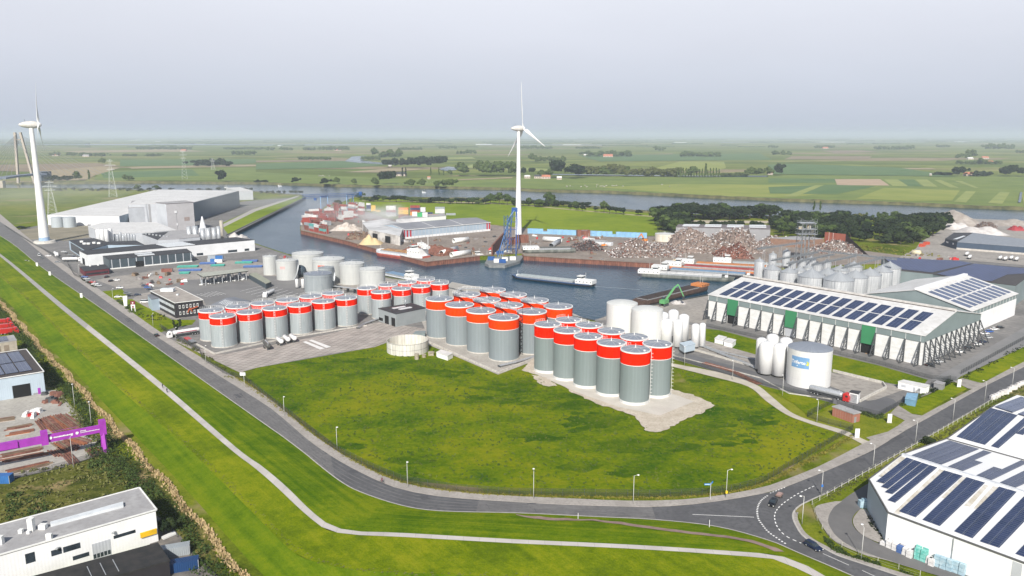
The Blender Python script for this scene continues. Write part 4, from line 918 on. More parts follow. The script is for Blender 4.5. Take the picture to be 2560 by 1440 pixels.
gt_=streaky('tank_blue_grey',(.36,.40,.43),(.42,.46,.48),.6,0,30,2,dirt=.1)
tank(128,157,543,11,'blue grey tank, left of two behind the big wind turbine',gt_,gt_,'two blue grey tanks',lip=False); tank(158,187,543,11,'blue grey tank, right of two behind the big wind turbine',gt_,gt_,'two blue grey tanks',lip=False)
# ================================================================= BUILDINGS
def sheetmetal(name,c,c2=None,rough=.55,stripe=.25,var=.06,spec=.4,period=1.0):
 """profiled wall sheet: narrow vertical ribs plus soft weathering"""
 if name in MATS: return MATS[name]
 m=mat(name,c,rough,0,var=var,scale=.15,detail=6,spec=spec); nt=m.node_tree; N=nt.nodes; L=nt.links; b=N['Principled BSDF']
 g=N.new('ShaderNodeNewGeometry'); s=N.new('ShaderNodeSeparateXYZ'); L.new(g.outputs['Position'],s.inputs[0])
 a=N.new('ShaderNodeMath'); a.operation='ADD'; L.new(s.outputs['X'],a.inputs[0]); L.new(s.outputs['Y'],a.inputs[1])
 w=N.new('ShaderNodeMath'); w.operation='SINE'; ml=N.new('ShaderNodeMath'); ml.operation='MULTIPLY'; ml.inputs[1].default_value=6.28/period; L.new(a.outputs[0],ml.inputs[0]); L.new(ml.outputs[0],w.inputs[0])
 bp=N.new('ShaderNodeBump'); bp.inputs['Strength'].default_value=stripe; bp.inputs['Distance'].default_value=.05; L.new(w.outputs[0],bp.inputs['Height']); L.new(bp.outputs[0],b.inputs['Normal'])
 return m
w_white=sheetmetal('wall_white',(.70,.71,.72)); w_white2=sheetmetal('wall_bright',(.80,.80,.80),stripe=.1)
w_pale=sheetmetal('wall_pale_grey',(.46,.48,.51)); w_blueg=sheetmetal('wall_blue_grey',(.34,.42,.50)); w_lblue=sheetmetal('wall_light_blue',(.42,.50,.57))
w_dark=sheetmetal('wall_dark',(.055,.075,.09)); w_grgn=sheetmetal('wall_grey_green',(.20,.245,.25)); w_red=sheetmetal('wall_red',(.13,.025,.035)); w_black=mat('wall_black',(.022,.020,.024),.6,0,var=.1)
w_navy=sheetmetal('wall_navy',(.055,.08,.12)); w_grey=sheetmetal('wall_grey',(.27,.27,.28)); w_tower=sheetmetal('wall_tower',(.43,.42,.43),period=1.5)
r_white=mat('roof_white',(.56,.555,.545),.7,0,c2=(.66,.655,.645),scale=.05,detail=7,c3=(.50,.49,.47))
r_bright=mat('roof_bright',(.74,.745,.75),.6,0,c2=(.80,.80,.80),scale=.08,detail=6)
r_black=mat('roof_black',(.030,.030,.034),.75,0,c2=(.05,.05,.055),scale=.2,detail=6)
r_grey=mat('roof_grey',(.30,.295,.30),.8,0,c2=(.37,.365,.365),scale=.12,detail=7,c3=(.27,.26,.26))
r_gravel=mat('roof_gravel',(.29,.26,.235),.95,0,c2=(.37,.335,.30),scale=.3,detail=8)
r_blue=mat('roof_slate',(.15,.16,.185),.6,0,c2=(.20,.21,.235),scale=.08,detail=6)
skyl=mat('skylight',(.62,.65,.67),.35,0,var=.08,scale=.5)
glass=mat('window_glass',(.03,.04,.05),.15,0,var=.3,scale=.5)
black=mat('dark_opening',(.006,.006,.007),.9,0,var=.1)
pv=brick('solar_cells',(.022,.034,.085),(.030,.042,.10),(.16,.18,.23),1.7,1.02,.045,.22,0,True,spec=.6)
pv2=brick('solar_cells_blue',(.040,.060,.135),(.052,.075,.16),(.16,.19,.26),1.7,1.02,.06,.25,0,True,spec=.6)
pv3=brick('solar_cells_dense',(.018,.030,.10),(.026,.040,.125),(.12,.14,.23),2.6,2.6,.10,.4,0,False,spec=.5,rot=15)
def outset(P,d):
 c=sum(P,Vector())/len(P); return [p+(p-c).normalized()*d for p in P]
def bld(name,label,P,h,wm_,rm_,cat='building',lip=.35,z0=0,parapet=None,group=None,over=.2):
 """flat-roofed block. P: roof corners as picture points read at height h, or world points"""
 P=pts(P,h) if isinstance(P,str) else P
 c=sum(P,Vector())/len(P); c.z=0; t=root(name,label,cat,c,0,group)
 part(MB().prism(P,z0,h),'wall',wm_,t,True)
 part(MB().prism(outset(P,over),h-.12,h+lip*.5),'roof',rm_,t,True)
 if parapet:
  b=MB(); Q=outset(P,over+.06)
  for i in range(len(Q)): b.beam(Vector((Q[i].x,Q[i].y,h+lip*.5)),Vector((Q[(i+1) % len(Q)].x,Q[(i+1) % len(Q)].y,h+lip*.5)),.35,.3)
  part(b,'parapet',parapet,t,True)
 return t,P
def onwall(A,B,u0,u1,z0,z1,d=.06):
 """quad on the wall A-B between fractions u0,u1 and heights, proud by d on the camera side"""
 A=Vector((A.x,A.y,0)); B=Vector((B.x,B.y,0)); n=Vector(((B-A).y,-(B-A).x,0)).normalized()
 if n.dot(A) > 0: n=-n
 m=MB(); p=A.lerp(B,u0)+n*d; q=A.lerp(B,u1)+n*d; Z=lambda v,z: Vector((v.x,v.y,z)); k=n*-.3
 m.add([Z(p,z0),Z(q,z0),Z(q,z1),Z(p,z1),Z(p+k,z0),Z(q+k,z0),Z(q+k,z1),Z(p+k,z1)],[(0,1,2,3),(4,0,3,7),(1,5,6,2),(3,2,6,7),(4,5,1,0)]); return m
def rquad(P,u0,v0,u1,v1,z):
 """raised quad on roof P (4 corners), bilinear"""
 def f(u,v): a=P[0].lerp(P[1],u); b=P[3].lerp(P[2],u); q=a.lerp(b,v); return Vector((q.x,q.y,0))
 Q=[f(u0,v0),f(u1,v0),f(u1,v1),f(u0,v1)]; m=MB(); m.prism(Q,z,z+.35); return m
# ---- far left distribution centre
t,P=bld('warehouse','vast white roofed warehouse with a dark blue wall along the harbour mouth','322,511 480,507 597,477 395,474',22.5,w_pale,r_white)
part(onwall(P[1],P[2],0,1,0,22,.25),'dark_wall',sheetmetal('wall_steel_blue',(.085,.12,.17)),t,True)
part(onwall(P[0],P[1],.30,.33,0,22,.3),'downpipe',w_grey,t,True)
bld('warehouse','pale end block of the warehouse nearest the harbour mouth','597,478 632,477 600,468 565,470',14,w_pale,r_white)
t,P=bld('warehouse','long low white roofed warehouse wing behind the big wind turbine','118,538 298,541 330,531 470,500 500,478 385,476 335,488',11,w_white,r_white)
part(onwall(P[1],P[2],0,1,0,11,.1),'side_wall',w_blueg,t,True)
for k in range(3): part(onwall(P[0],P[1],.55+k*.12,.60+k*.12,0,1.6),'door',w_grey,t,True)
t,P=bld('office_block','tall pale windowless tower block in the middle of the dairy works','390,507 415,510 483,506 462,502',30,w_tower,r_grey,parapet=mat('parapet_brown',(.14,.11,.11),.8))
part(onwall(P[1],P[2],.28,.36,20,22.5,.5),'vent',w_white,t,True); part(onwall(P[1],P[2],.32,.36,7,9.5,.5),'vent',w_white,t,True); part(onwall(P[1],P[2],.62,.82,11,15),'window',mat('window_brown',(.30,.24,.22),.6),t,True)
part(onwall(P[1],P[2],.335,.345,3,24,.2),'pipe',w_grey,t,True); part(onwall(P[0],P[1],0,1,0,29.8,.1),'side_wall',w_pale,t,True)
bld('warehouse','pale grey block joining the dairy tower, with a diagonal shadow line','320,520 390,516 400,500 330,502',19,w_pale,r_grey,over=.05)
t,P=bld('factory_hall','low factory hall with white roof behind the white milk silos','220,566 272,585 385,580 440,575 390,556 260,556',10.5,w_pale,r_white)
t,P=bld('factory_hall','grey factory block with a dark roof beside the row of steel vessels','355,585 395,600 445,597 425,575',9.5,w_pale,r_black)
for k in range(7): part(MB().box(tuple(P[0].lerp(P[2],.12+.1*k)+Vector((0,0,.8))),(1.6,1.2,1.2)),'roof_unit',galv,t,True)
bld('factory_hall','pale grey annex wall under the dairy tower','395,600 448,597 500,592 480,575 425,577',10,w_pale,r_grey)
t,P=bld('office_building','dark flat roofed block with glass front and rooftop plant','172,601 215,627 268,612 360,612 340,602 268,605 235,596',8.5,w_blueg,r_black,lip=.5)
part(onwall(P[0],P[1],.1,1.0,1.0,7.5),'window',glass,t,True)
for x,y in ((205,606),(212,611),(222,611),(236,609),(248,610)): c=G(x,y,8.6); part(MB().box((c.x,c.y,9.4),(2.6,2.0,1.4)),'roof_unit',whitem,t,True)
t,P=bld('long_shed','very long white shed with dark roof and skylight strips','198,627 218,637 636,600 590,593',9.5,w_white,r_black,over=.15)
for k in range(6): part(rquad(P,.10+.15*k,.45,.20+.15*k,.62,9.68),'skylight',skyl,t,True)
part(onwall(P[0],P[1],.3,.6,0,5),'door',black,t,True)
for a,b_ in ((.62,.66),(.82,.88),(.93,.96)): part(onwall(P[1],P[2],a,b_,0.6,2.6),'window',glass,t,True)
t,P=bld('dark_shed','dark shed with pale wall strips in front of the long white shed','257,640 273,649 479,631 466,622',7.6,w_dark,r_black)
for k in range(11): part(onwall(P[1],P[2],.02+.096*k,.03+.096*k,0,7.4),'pilaster',w_pale,t,True)
part(onwall(P[1],P[2],.30,.40,0,4.5,.1),'door',black,t,True); part(onwall(P[1],P[2],0,.30,0,.9,.12),'plinth',whitem,t,True); part(onwall(P[1],P[2],.40,1,0,.9,.12),'plinth',whitem,t,True)
part(rquad(P,.2,.35,.42,.55,7.8),'skylight',skyl,t,True); part(rquad(P,.62,.35,.85,.55,7.8),'skylight',skyl,t,True)
t,P=bld('site_office','low dark red building at the corner of the dark shed','199,667 211,678 272,671 262,661',4.2,w_red,r_black)
part(onwall(P[1],P[2],.05,.95,1.2,2.4),'window',glass,t,True); part(MB().box(tuple(G(226,666,4.2)+Vector((0,0,.6))),(1.2,1.2,1)),'roof_unit',whitem,t,True); part(MB().box(tuple(G(246,664,4.2)+Vector((0,0,.6))),(1.2,1.2,1)),'roof_unit',whitem,t,True)
# loading canopy
P=pts('492,683 508,692 621,677 604,672',6.5); t=root('loading_canopy','long pale roofed canopy on columns over tanker loading bays','canopy',(P[0].x,P[0].y,0))
part(MB().prism(P,5.9,6.5,bottom=True),'fascia',black,t,True); part(MB().prism(outset(P,.1),6.45,6.6),'roof',mat('roof_greenish',(.36,.37,.32),.8),t,True)
for k in range(6):
 u=.06+.18*k; b=MB()
 for v in (.1,.9): q=P[0].lerp(P[3],u).lerp(P[1].lerp(P[2],u),v); b.box((q.x,q.y,3),(.5,.5,6))
 part(b,'column',galv,t,True)
 q=P[0].lerp(P[3],u).lerp(P[1].lerp(P[2],u),.5); part(MB().box((q.x,q.y,.3),(2.2,9,.6)),'island',whitem,t,True); part(MB().box((q.x,q.y,2),(1.0,5,3)),'pump',mat('pump_grey',(.25,.27,.30),.6),t,True)
P=pts('622,684 665,708 678,703 640,680',4); t,P=bld('canopy_walkway','narrow green roofed shelter leading from the loading canopy to the tanks',P,3.6,w_dark,mat('roof_moss',(.27,.28,.22),.9),cat='shelter')
# dark office with window rows
t,P=bld('office_building','two storey black office with rows of white framed windows','376,728 437,758 507,750 441,718',8.6,w_black,r_gravel,parapet=whitem)
for row in (1.6,5.2):
 for k in range(14): f=onwall(P[0],P[1],.30+.048*k,.334+.048*k,row,row+1.7,.08); part(f,'window',mat('window_pale',(.55,.58,.62),.3),t,True)
 for k in range(6):
  a=.13+.128*k; w_=part(onwall(P[1],P[2],a,a+.062,row,row+1.9,.10),'window',whitem,t,True); part(onwall(P[1],P[2],a+.012,a+.050,row+.35,row+1.6,.13),'pane',glass,w_,True)
c=G(420,729,8.8); part(MB().box((c.x,c.y,9.9),(7.5,3.2,1.8)),'roof_unit',skyl,t,True); c=G(444,738,8.8); part(MB().box((c.x,c.y,9.2),(1.2,1.2,.8)),'roof_unit',skyl,t,True)
t2,P2=bld('porch','slate roofed glass porch at the corner of the black office','369,738 378,748 398,745 388,733',7.0,w_blueg,r_blue,cat='porch')
# orange letters on facade
o_=MB(); A_,B_=P[1],P[2]; d=(B_-A_).normalized(); n_=Vector((d.y,-d.x,0))
p0=Vector((A_.x,A_.y,2.6))+d*((B_-A_).length*.42)+n_*.6
o_.beam(p0,p0+d*1.2+Vector((0,0,2.6)),.4); o_.beam(p0+d*1.2+Vector((0,0,2.6)),p0+d*2.4+Vector((0,0,.3)),.4); o_.beam(p0+d*.3+Vector((0,0,1.4)),p0+d*5.6+Vector((0,0,2.8)),.5); part(o_,'ornament',mat('ornament_orange',(.42,.09,.03),.6),t,True)
# pavilion with hipped slate roof
P=pts('527,762 583,738 637,749 600,772',4.5); P=pts('524,763 585,742 637,755 575,778',3.6); c=sum(P,Vector())/4; t=root('pavilion','low slate grey hipped roof pavilion with skylights behind the silos','building',(c.x,c.y,0))
part(MB().prism(outset(P,-1),0,3.6),'wall',w_pale,t,True); b=MB(); r1=P[0].lerp(P[1],.5).lerp(c,.45); r2_=P[2].lerp(P[3],.5).lerp(c,.45); r1.z=r2_.z=6.2
Pz=[Vector((p.x,p.y,3.6)) for p in P]; b.add(Pz+[r1,r2_],[(0,1,4),(1,2,5,4),(2,3,5),(3,0,4,5)]); part(b,'roof',r_blue,t,True)
for k in range(6):
 u=.2+.11*k; a=Pz[3].lerp(Pz[0],1-u).lerp(r2_.lerp(r1,1-u),.35); a2=Pz[3].lerp(Pz[0],1-u).lerp(r2_.lerp(r1,1-u),.8); part(MB().beam(a+Vector((0,0,.15)),a2+Vector((0,0,.15)),.5,.12),'skylight',skyl,t,True)
# small grey building with black roof between the silo groups
t,P=bld('pump_house','small grey flat roofed building between the silver and the orange banded silos','946,771 990,785 1064,770 1030,758',7.2,sheetmetal('wall_grey_pump',(.28,.31,.32)),r_black)
part(rquad([P[0],P[1],P[2],P[3]],.30,.25,.42,.62,7.35),'skylight',skyl,t,True); part(rquad([P[0],P[1],P[2],P[3]],.55,.32,.68,.70,7.35),'skylight',skyl,t,True)
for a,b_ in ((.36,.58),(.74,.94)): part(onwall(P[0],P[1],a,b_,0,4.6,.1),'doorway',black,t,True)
part(onwall(P[0],P[1],.02,.24,.8,2.4,.1),'vent',black,t,True); c=G(1014,764,7.3); b=MB(); b.tube(c,c+Vector((0,0,3.4)),.28,8); part(b,'chimney',galv,t,True)
# ---- right: gabled solar halls
def gable(name,label,A,B,C,h,wallm,roofm_,yap,group=None,over=.5):
 """A,B near eave left/right, C far eave right (world, at height h); yap: picture row of the right gable apex"""
 D=A+(C-B); m1=B.lerp(C,.5); hr=ZY(m1,yap) if yap > 60 else yap; m2=A.lerp(D,.5); r1=Vector((m1.x,m1.y,hr)); r2_=Vector((m2.x,m2.y,hr))
 c=(A+B+C+D)/4; c.z=0; t=root(name,label,'warehouse',c,0,group)
 e=(B-A).normalized()*over; S=(A-D).normalized()*over*.6; dz_=Vector((0,0,-(hr-h)/((A-D).length/2)*over*.6))
 A2,B2,C2,D2=A-e+S+dz_,B+e+S+dz_,C+e-S+dz_,D-e-S+dz_; R1,R2=r1+e,r2_-e; up_=Vector((0,0,.22))
 b=MB(); b.add([A2+up_,B2+up_,R1+up_,R2+up_,C2+up_,D2+up_,A2,B2,R1,R2,C2,D2],[(0,1,2,3),(3,2,4,5),(6,7,1,0),(10,11,5,4),(7,8,2,1),(8,10,4,2),(9,6,0,3),(11,9,3,5),(7,6,9,8),(8,9,11,10)])
 part(b,'roof',roofm_,t,True)
 return t,A,B,C,D,r1,r2_
hM=13.6
A=G(1772,737,hM); B=G(2311,840,hM); C=G(2453,785,hM)
t,A,B,C,D,r1,r2_=gable('solar_hall','long hall with a pale solar roof, green doors and dark steel buttresses',A,B,C,hM,w_grgn,r_white,778)
d=(B-A); Lw=d.length; d=d/Lw; n_=Vector((d.y,-d.x,0));
if n_.dot(A) > 0: n_=-n_
gd=(C-B); Lg=gd.length; gd=gd/Lg; gn=Vector((gd.y,-gd.x,0))
if gn.dot(d) < 0: gn=-gn
Z0=lambda p,z: Vector((p.x,p.y,z))
b=MB(); lo=hM-3.0
b.prism([Z0(p,0) for p in (A-n_*.3,B-n_*.3-gn*.3,C-gn*.3,D)],0,lo-.02,cap=False); part(b,'white_wall',mat('precast_white',(.66,.66,.645),.8,0,c2=(.78,.78,.77),scale=.3,detail=8,stretch=(1,1,2.5)),t,True)
b=MB(); F_=[A,B,C,D]
for i in range(4): p,q=F_[i],F_[(i+1) % 4]; b.quad(Z0(p,lo),Z0(q,lo),Z0(q,hM),Z0(p,hM))
b.add([Z0(B,hM),Z0(C,hM),r1],[(0,1,2)]); b.add([Z0(A,hM),Z0(D,hM),r2_],[(0,1,2)]); part(b,'fascia',w_grgn,t,True)
fr_x=[205,310,415,525,640,755,875,990,1110,1235,1360,1490,1620,1750,1895,2045,2190,2340]
us=[]
for X in fr_x:
 q=G(1720+X/4,735+(X-205)/(2368-205)*104,hM); us.append(min(1,max(0,(q-A).dot(d)/Lw)))
def buttress(base,out,h,parent,spread=4.2):
 b=MB(); p=Z0(base,0); top=Z0(base,h); foot=p+out*spread; s_=Vector((-out.y,out.x,0))*.0
 b.beam(p+out*.2,top+out*.2,.35,.4); b.beam(foot,top+out*.35,.35,.4); n=4
 for k in range(n): a=p.lerp(top,(k+.2)/n*.85); c_=foot.lerp(top,(k+.2)/n*.85); e_=p.lerp(top,(k+1.0)/n*.85); b.beam(a+out*.3,c_,.18); b.beam(c_,e_+out*.3,.18)
 b.beam(p,foot+out*.4,.6,.3); return part(b,'buttress',dark_m,parent,True)
for u in us: buttress(A+d*(Lw*u),n_,lo+.2,t)
for k in range(12): buttress(B+gd*(Lg*(.02+.96*k/11)),gn,lo+.2,t,5.2)
# horizontal board lines of the white wall, green roller doors
for (a,b_) in ((2,3),(7,8),(13,14)):
 f=MB(); p=A+d*(Lw*us[a]+.3)+n_*.45; q=A+d*(Lw*us[b_]-.3)+n_*.45
 f.quad(Z0(p,4.8),Z0(q,4.8),Z0(q,hM-.1),Z0(p,hM-.1)); f.quad(Z0(p,4.8),Z0(p-n_*.5,4.8),Z0(p-n_*.5,hM-.1),Z0(p,hM-.1)); f.quad(Z0(q,4.8),Z0(q-n_*.5,4.8),Z0(q-n_*.5,hM-.1),Z0(q,hM-.1)); part(f,'green_door',sheetmetal('door_green',(.045,.22,.10),period=.6),t,True)
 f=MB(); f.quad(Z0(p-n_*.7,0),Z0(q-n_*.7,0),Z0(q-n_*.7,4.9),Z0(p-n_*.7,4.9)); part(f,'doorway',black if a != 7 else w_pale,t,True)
b=MB()
for u in us: p=A+d*(Lw*u)+n_*.06; b.beam(Z0(p,lo),Z0(p,hM-.1),.16,.12)
part(b,'joint',whitem,t,True)
up_=Vector((0,0,.30))
def roofpt(u,v,A=None,B=None,R2=None,R1=None): return A.lerp(B,u).lerp(R2.lerp(R1,u),v)
def slab_pv(parent,q,m,z=.34,sx_=1.0,name='solar_panel'):
 """q: 4 corners (low-left, low-right, up-right, up-left)"""
 q=[p+Vector((0,0,z)) for p in q]; L1=(q[1]-q[0]).length; L2=(q[3]-q[0]).length; b=MB()
 b.quad(*q,uv=[(0,0),(L1,0),(L1,L2),(0,L2)]); lowr=[p-Vector((0,0,.12)) for p in q]; b.add(q+lowr,[(4,5,1,0),(5,6,2,1),(6,7,3,2),(7,4,0,3)])
 return part(b,name,m,parent,True)
u0=(G(1792.5,737.5+3,hM)-A).dot(d)/Lw; u1=(G(2290,831+3,hM)-A).dot(d)/Lw
u0,u1=.045,.955; w_=(u1-u0)/16
for k in range(16):
 for (v0,v1) in ((.07,.41),(.44,.78)):
  a,c_=u0+w_*k,u0+w_*(k+.74); slab_pv(t,[roofpt(a,v0,A,B,r2_,r1),roofpt(c_,v0,A,B,r2_,r1),roofpt(c_,v1,A,B,r2_,r1),roofpt(a,v1,A,B,r2_,r1)],pv)
b=MB(); b.beam(r2_+Vector((0,0,.6)),r1+Vector((0,0,.6)),1.2,.9); part(b,'ridge_vent',mat('ridge_white',(.55,.53,.50),.7),t,True)
b=MB(); off=(A-r2_).normalized()*1.2; b.beam(r2_+off+Vector((0,0,.35)),r1+off+Vector((0,0,.35)),.5,.25); part(b,'gutter',mat('gutter_brown',(.07,.05,.045),.8),t,True)
# second gabled hall
hN=12.6
A=G(2162,735,hN); B=G(2429,778,hN); C=G(2543,734,hN)
# here the gable A-B faces us and the eave B-C recedes
Dn=A+(C-B); mid1=A.lerp(B,.5); hr=ZY(mid1,725); ap=Z0(mid1,hr); ap2=Z0(C.lerp(Dn,.5),hr)
c=(A+B+C+Dn)/4; t=root('solar_hall','wide gabled grey hall with white roof and small solar arrays behind the buttressed hall','warehouse',(c.x,c.y,0))
b=MB(); b.add([Z0(A,3),Z0(B,3),Z0(B,hN),Z0(A,hN),ap],[(0,1,2,4,3)]); b.add([Z0(Dn,3),Z0(C,3),Z0(C,hN),Z0(Dn,hN),ap2],[(0,1,2,4,3)]); b.quad(Z0(A,0),Z0(Dn,0),Z0(Dn,hN),Z0(A,hN)); b.quad(Z0(B,hN-2.8),Z0(C,hN-2.8),Z0(C,hN),Z0(B,hN)); part(b,'wall',w_grgn,t,True)
b=MB(); n2_=Vector((d.x,d.y,0)); b.quad(Z0(B,0),Z0(C,0),Z0(C,hN-2.8),Z0(B,hN-2.8)); b.quad(Z0(A,0),Z0(B,0),Z0(B,3),Z0(A,3)); part(b,'white_wall',w_white2,t,True)
b=MB(); ea=(A-Dn).normalized()*.6; sb=(B-A).normalized()*.6; z3=Vector((0,0,.25)); dq=Vector((0,0,-.15))
b.add([B+ea+sb+dq+z3,C-ea+sb+dq+z3,ap2-ea+z3,ap+ea+z3,A+ea-sb+dq+z3,Dn-ea-sb+dq+z3,B+ea+sb+dq,C-ea+sb+dq,A+ea-sb+dq,Dn-ea-sb+dq,ap+ea],[(0,1,2,3),(3,2,5,4),(6,7,1,0),(8,10,3,4),(10,6,0,3)]); part(b,'roof',r_white,t,True)
for k in range(9):
 a,c_=.05+.105*k,.05+.105*k+.07
 for v0,v1 in ((.08,.42),(.46,.84)): slab_pv(t,[roofpt(a,v0,B,C,ap,ap2),roofpt(c_,v0,B,C,ap,ap2),roofpt(c_,v1,B,C,ap,ap2),roofpt(a,v1,B,C,ap,ap2)],pv2)
b=MB(); b.beam(ap+Vector((0,0,.6)),ap2+Vector((0,0,.6)),2.2,.9); part(b,'ridge_vent',r_bright,t,True)
b=MB()
for k in range(14): p=B.lerp(C,(k+.5)/14)+n2_*.05; b.beam(Z0(p,hN-2.7),Z0(p,hN-.1),.15,.1)
part(b,'joint',whitem,t,True)
# broad dark solar roof behind
t,P=bld('solar_hall','huge flat hall wholly covered with dark blue solar panels','2204,641 2245,676 2333,685 2379,694 2539,714 2562,697 2640,676',13.5,w_grgn,mat('roof_tar',(.06,.055,.055),.8),cat='warehouse')
Q=pts('2208,643 2246,672 2330,681 2430,658 2400,652',13.85); part(MB().sheet(Q,13.85),'solar_panel',pv3,t,True)
Q=pts('2436,659 2342,684 2380,692 2478,703 2518,686 2556,684 2600,674',13.85); part(MB().sheet(Q,13.85),'solar_panel',pv3,t,True)
# dark blue building and far yard to the right
t,P=bld('workshop','dark navy building with silver grey roof by the crushed stone yard','2363,597 2393,605 2620,622 2620,606 2432,582 2385,582',6.8,w_navy,mat('roof_silver',(.24,.26,.29),.6))
part(MB().prism(outset(pts('2363,597 2393,605 2432,582 2385,582',7.1),-.2),7.0,7.3),'black_roof',r_black,t,True)
part(onwall(P[1],P[2],0,1,0,1.8,.15),'plinth',mat('plinth_pale',(.48,.45,.41),.8),t,True); part(onwall(P[0],P[1],.1,.3,3.6,5),'sign',wht,t,True); part(onwall(P[0],P[1],.65,.75,3.6,5),'sign',wht,t,True)
part(MB().add([G(2382,598,7.5),G(2393,598,7.5),G(2415,590,7.5),G(2408,589,7.5)],[(0,1,2,3)]),'skylight',skyl,t,True)
# grey shed behind the scrap
t,P=bld('scrap_shed','long grey shed with skylight strips behind the scrap heaps','1690,568 1926,574 1924,563 1696,561',13,w_grey,mat('roof_brown',(.16,.14,.14),.8),cat='shed')
for k in range(4): part(rquad(P,.06+.24*k,.35,.24+.24*k,.55,13.2),'skylight',skyl,t,True); part(rquad(P,.06+.24*k,.75,.24+.24*k,.95,13.2),'skylight',skyl,t,True)
bld('scrap_shed','low pale walled shed right of the long grey shed','1926,595 2000,600 2060,597 2000,590',7,mat('wall_brown',(.22,.13,.09),.8),r_grey,cat='shed')
# rust red steel screen with dark side
rb=mat('rust_red',(.24,.065,.04),.85,0,c2=(.30,.09,.055),scale=.3,stretch=(1,1,.3))
Z1=G(2060,612); Z2=G(2112,618); Z3=G(2172,640); hh=12
t=root('scrap_bunker','open rust red steel bunker wall around a scrap heap beside the forest','bunker',(Z1.x,Z1.y,0))
part(MB().add([Z0(Z1,0),Z0(Z2,0),Z0(Z2,hh),Z0(Z1,hh)],[(0,1,2,3)]),'back_wall',rb,t,True)
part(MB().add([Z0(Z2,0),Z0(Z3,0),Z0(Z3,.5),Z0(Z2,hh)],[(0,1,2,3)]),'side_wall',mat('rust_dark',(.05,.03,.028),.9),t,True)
b=MB(); [b.beam(Z0(Z1.lerp(Z2,k/5)-Vector((0,.2,0)),0),Z0(Z1.lerp(Z2,k/5)-Vector((0,.2,0)),hh),.5) for k in (1,2)]; part(b,'post',mat('post_pink',(.42,.30,.27),.8),t,True)
# ---- terminal hall with striped corners
A=G(952,562,9); B=G(1013,575,9); C=G(1226,556,9)
Dn=A+(C-B); ap=A.lerp(B,.5); ap.z=11.6; ap2=C.lerp(Dn,.5); ap2.z=11.6; c=(A+B+C+Dn)/4
t=root('quay_hall','long pale blue hall with grey roof and red white striped corners','warehouse',(c.x,c.y,0))
b=MB(); b.add([Z0(A,2.2),Z0(B,2.2),Z0(B,9),ap,Z0(A,9)],[(0,1,2,3,4)]); b.quad(Z0(B,2.2),Z0(C,2.2),Z0(C,9),Z0(B,9)); b.quad(Z0(A,0),Z0(Dn,0),Z0(Dn,9),Z0(A,9)); b.add([Z0(Dn,0),Z0(C,0),Z0(C,9),ap2,Z0(Dn,9)],[(0,1,2,3,4)]); part(b,'wall',w_blueg,t,True)
b=MB(); b.quad(Z0(A,0),Z0(B,0),Z0(B,2.2),Z0(A,2.2)); b.quad(Z0(B,0),Z0(C,0),Z0(C,2.2),Z0(B,2.2)); part(b,'plinth',w_white,t,True)
b=MB(); s1=(A-Dn).normalized()*.5; s2=(B-A).normalized()*.5; b.add([B+s1+s2,C-s1+s2,ap2-s1+z3,ap+s1+z3,A+s1-s2,Dn-s1-s2],[(0,1,2,3),(3,2,5,4)]); part(b,'roof',mat('roof_lilac',(.20,.205,.225),.6,0,c2=(.25,.255,.275),scale=.05),t,True)
b=MB(); b.beam(B+s2,C+s2,.5,.5); b.beam(B+s2,ap,.5,.5); b.beam(A,ap,.5,.5)
for k in (.33,.66): b.beam(B.lerp(C,k)+Vector((0,0,.2)),ap.lerp(ap2,k)+Vector((0,0,.3)),.3,.2)
part(b,'trim',whitem,t,True)
rs_=mat('stripe_red',(.45,.02,.03),.6)
for (a,b_,lst) in ((A,B,(.03,.12,.86,.95)),(B,C,(.015,.05,.95,.98))):
 w_=.04 if (a is A) else .016
 for u in lst: part(onwall(a,b_,u,u+w_,2.0,8.9,.12),'stripe',rs_,t,True)
part(onwall(A,B,.45,.62,0,4.5,.15),'door',glass,t,True)
for k in range(22): part(onwall(B,C,.06+.04*k,.064+.04*k,0,8.8,.1),'post',w_pale,t,True)
# burnt white hall
P=pts('872,560 905,590 1012,578 1010,548 960,540',9); c=sum(P,Vector())/5
t,P=bld('burnt_hall','smoke blackened white hall open at the front between containers and quay','905,556 920,574 1000,590 1012,560 960,548',9.0,mat('sooty_white',(.20,.185,.17),.9,0,c2=(.62,.60,.57),scale=.09,detail=8),mat('sooty_roof',(.36,.36,.36),.9,0,c2=(.60,.60,.60),scale=.05,detail=7),cat='warehouse')
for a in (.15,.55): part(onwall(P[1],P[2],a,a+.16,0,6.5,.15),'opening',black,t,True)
# bright low building pieces of harbour
t,P=bld('quay_shed','low white walled shed behind the smoke with flat grey roof','990,548 1115,540 1110,533 1010,540',5,w_white,r_grey,cat='shed')
# ---- bottom left buildings
hL=8.4
Pn=pts('389,1277 346,1222 0,1315',hL); far_l=G(0,1315,hL); nl=G(0,1389,hL); dd=(nl-Pn[0]).normalized(); back=Pn[1]-Pn[0]
Pw=[Pn[0],Pn[1],Pn[1]+dd*95,Pn[0]+dd*95]; t,P=bld('workshop','white flat roofed workshop with one long skylight, at the bottom left',Pw,hL,w_white2,r_grey,parapet=whitem,lip=.5)
def rp2(x,y,z=hL): return G(x,y,z)
q=[G(312,1262,hL+.3),G(309,1268,hL+.3),G(127,1317,hL+.3),G(126,1310,hL+.3)]; q[0]=G(308,1259,hL+.3)
b=MB(); b.prism(q,hL+.2,hL+.9); part(b,'skylight',skyl,t,True)
for x,y,sx_,sy_,sz_ in ((80,1327,1.2,1.2,3.2),(108,1322,1.6,1.2,1.2),(124,1349,1.3,.7,1.5),(53,1332,.9,.9,.9),(72,1334,.7,.7,.7),(-2,1360,2,1,2)): c=G(x,y,hL+.2); part(MB().box((c.x,c.y,hL+.2+sz_/2),(sx_,sy_,sz_)),'roof_unit',whitem,t,True)
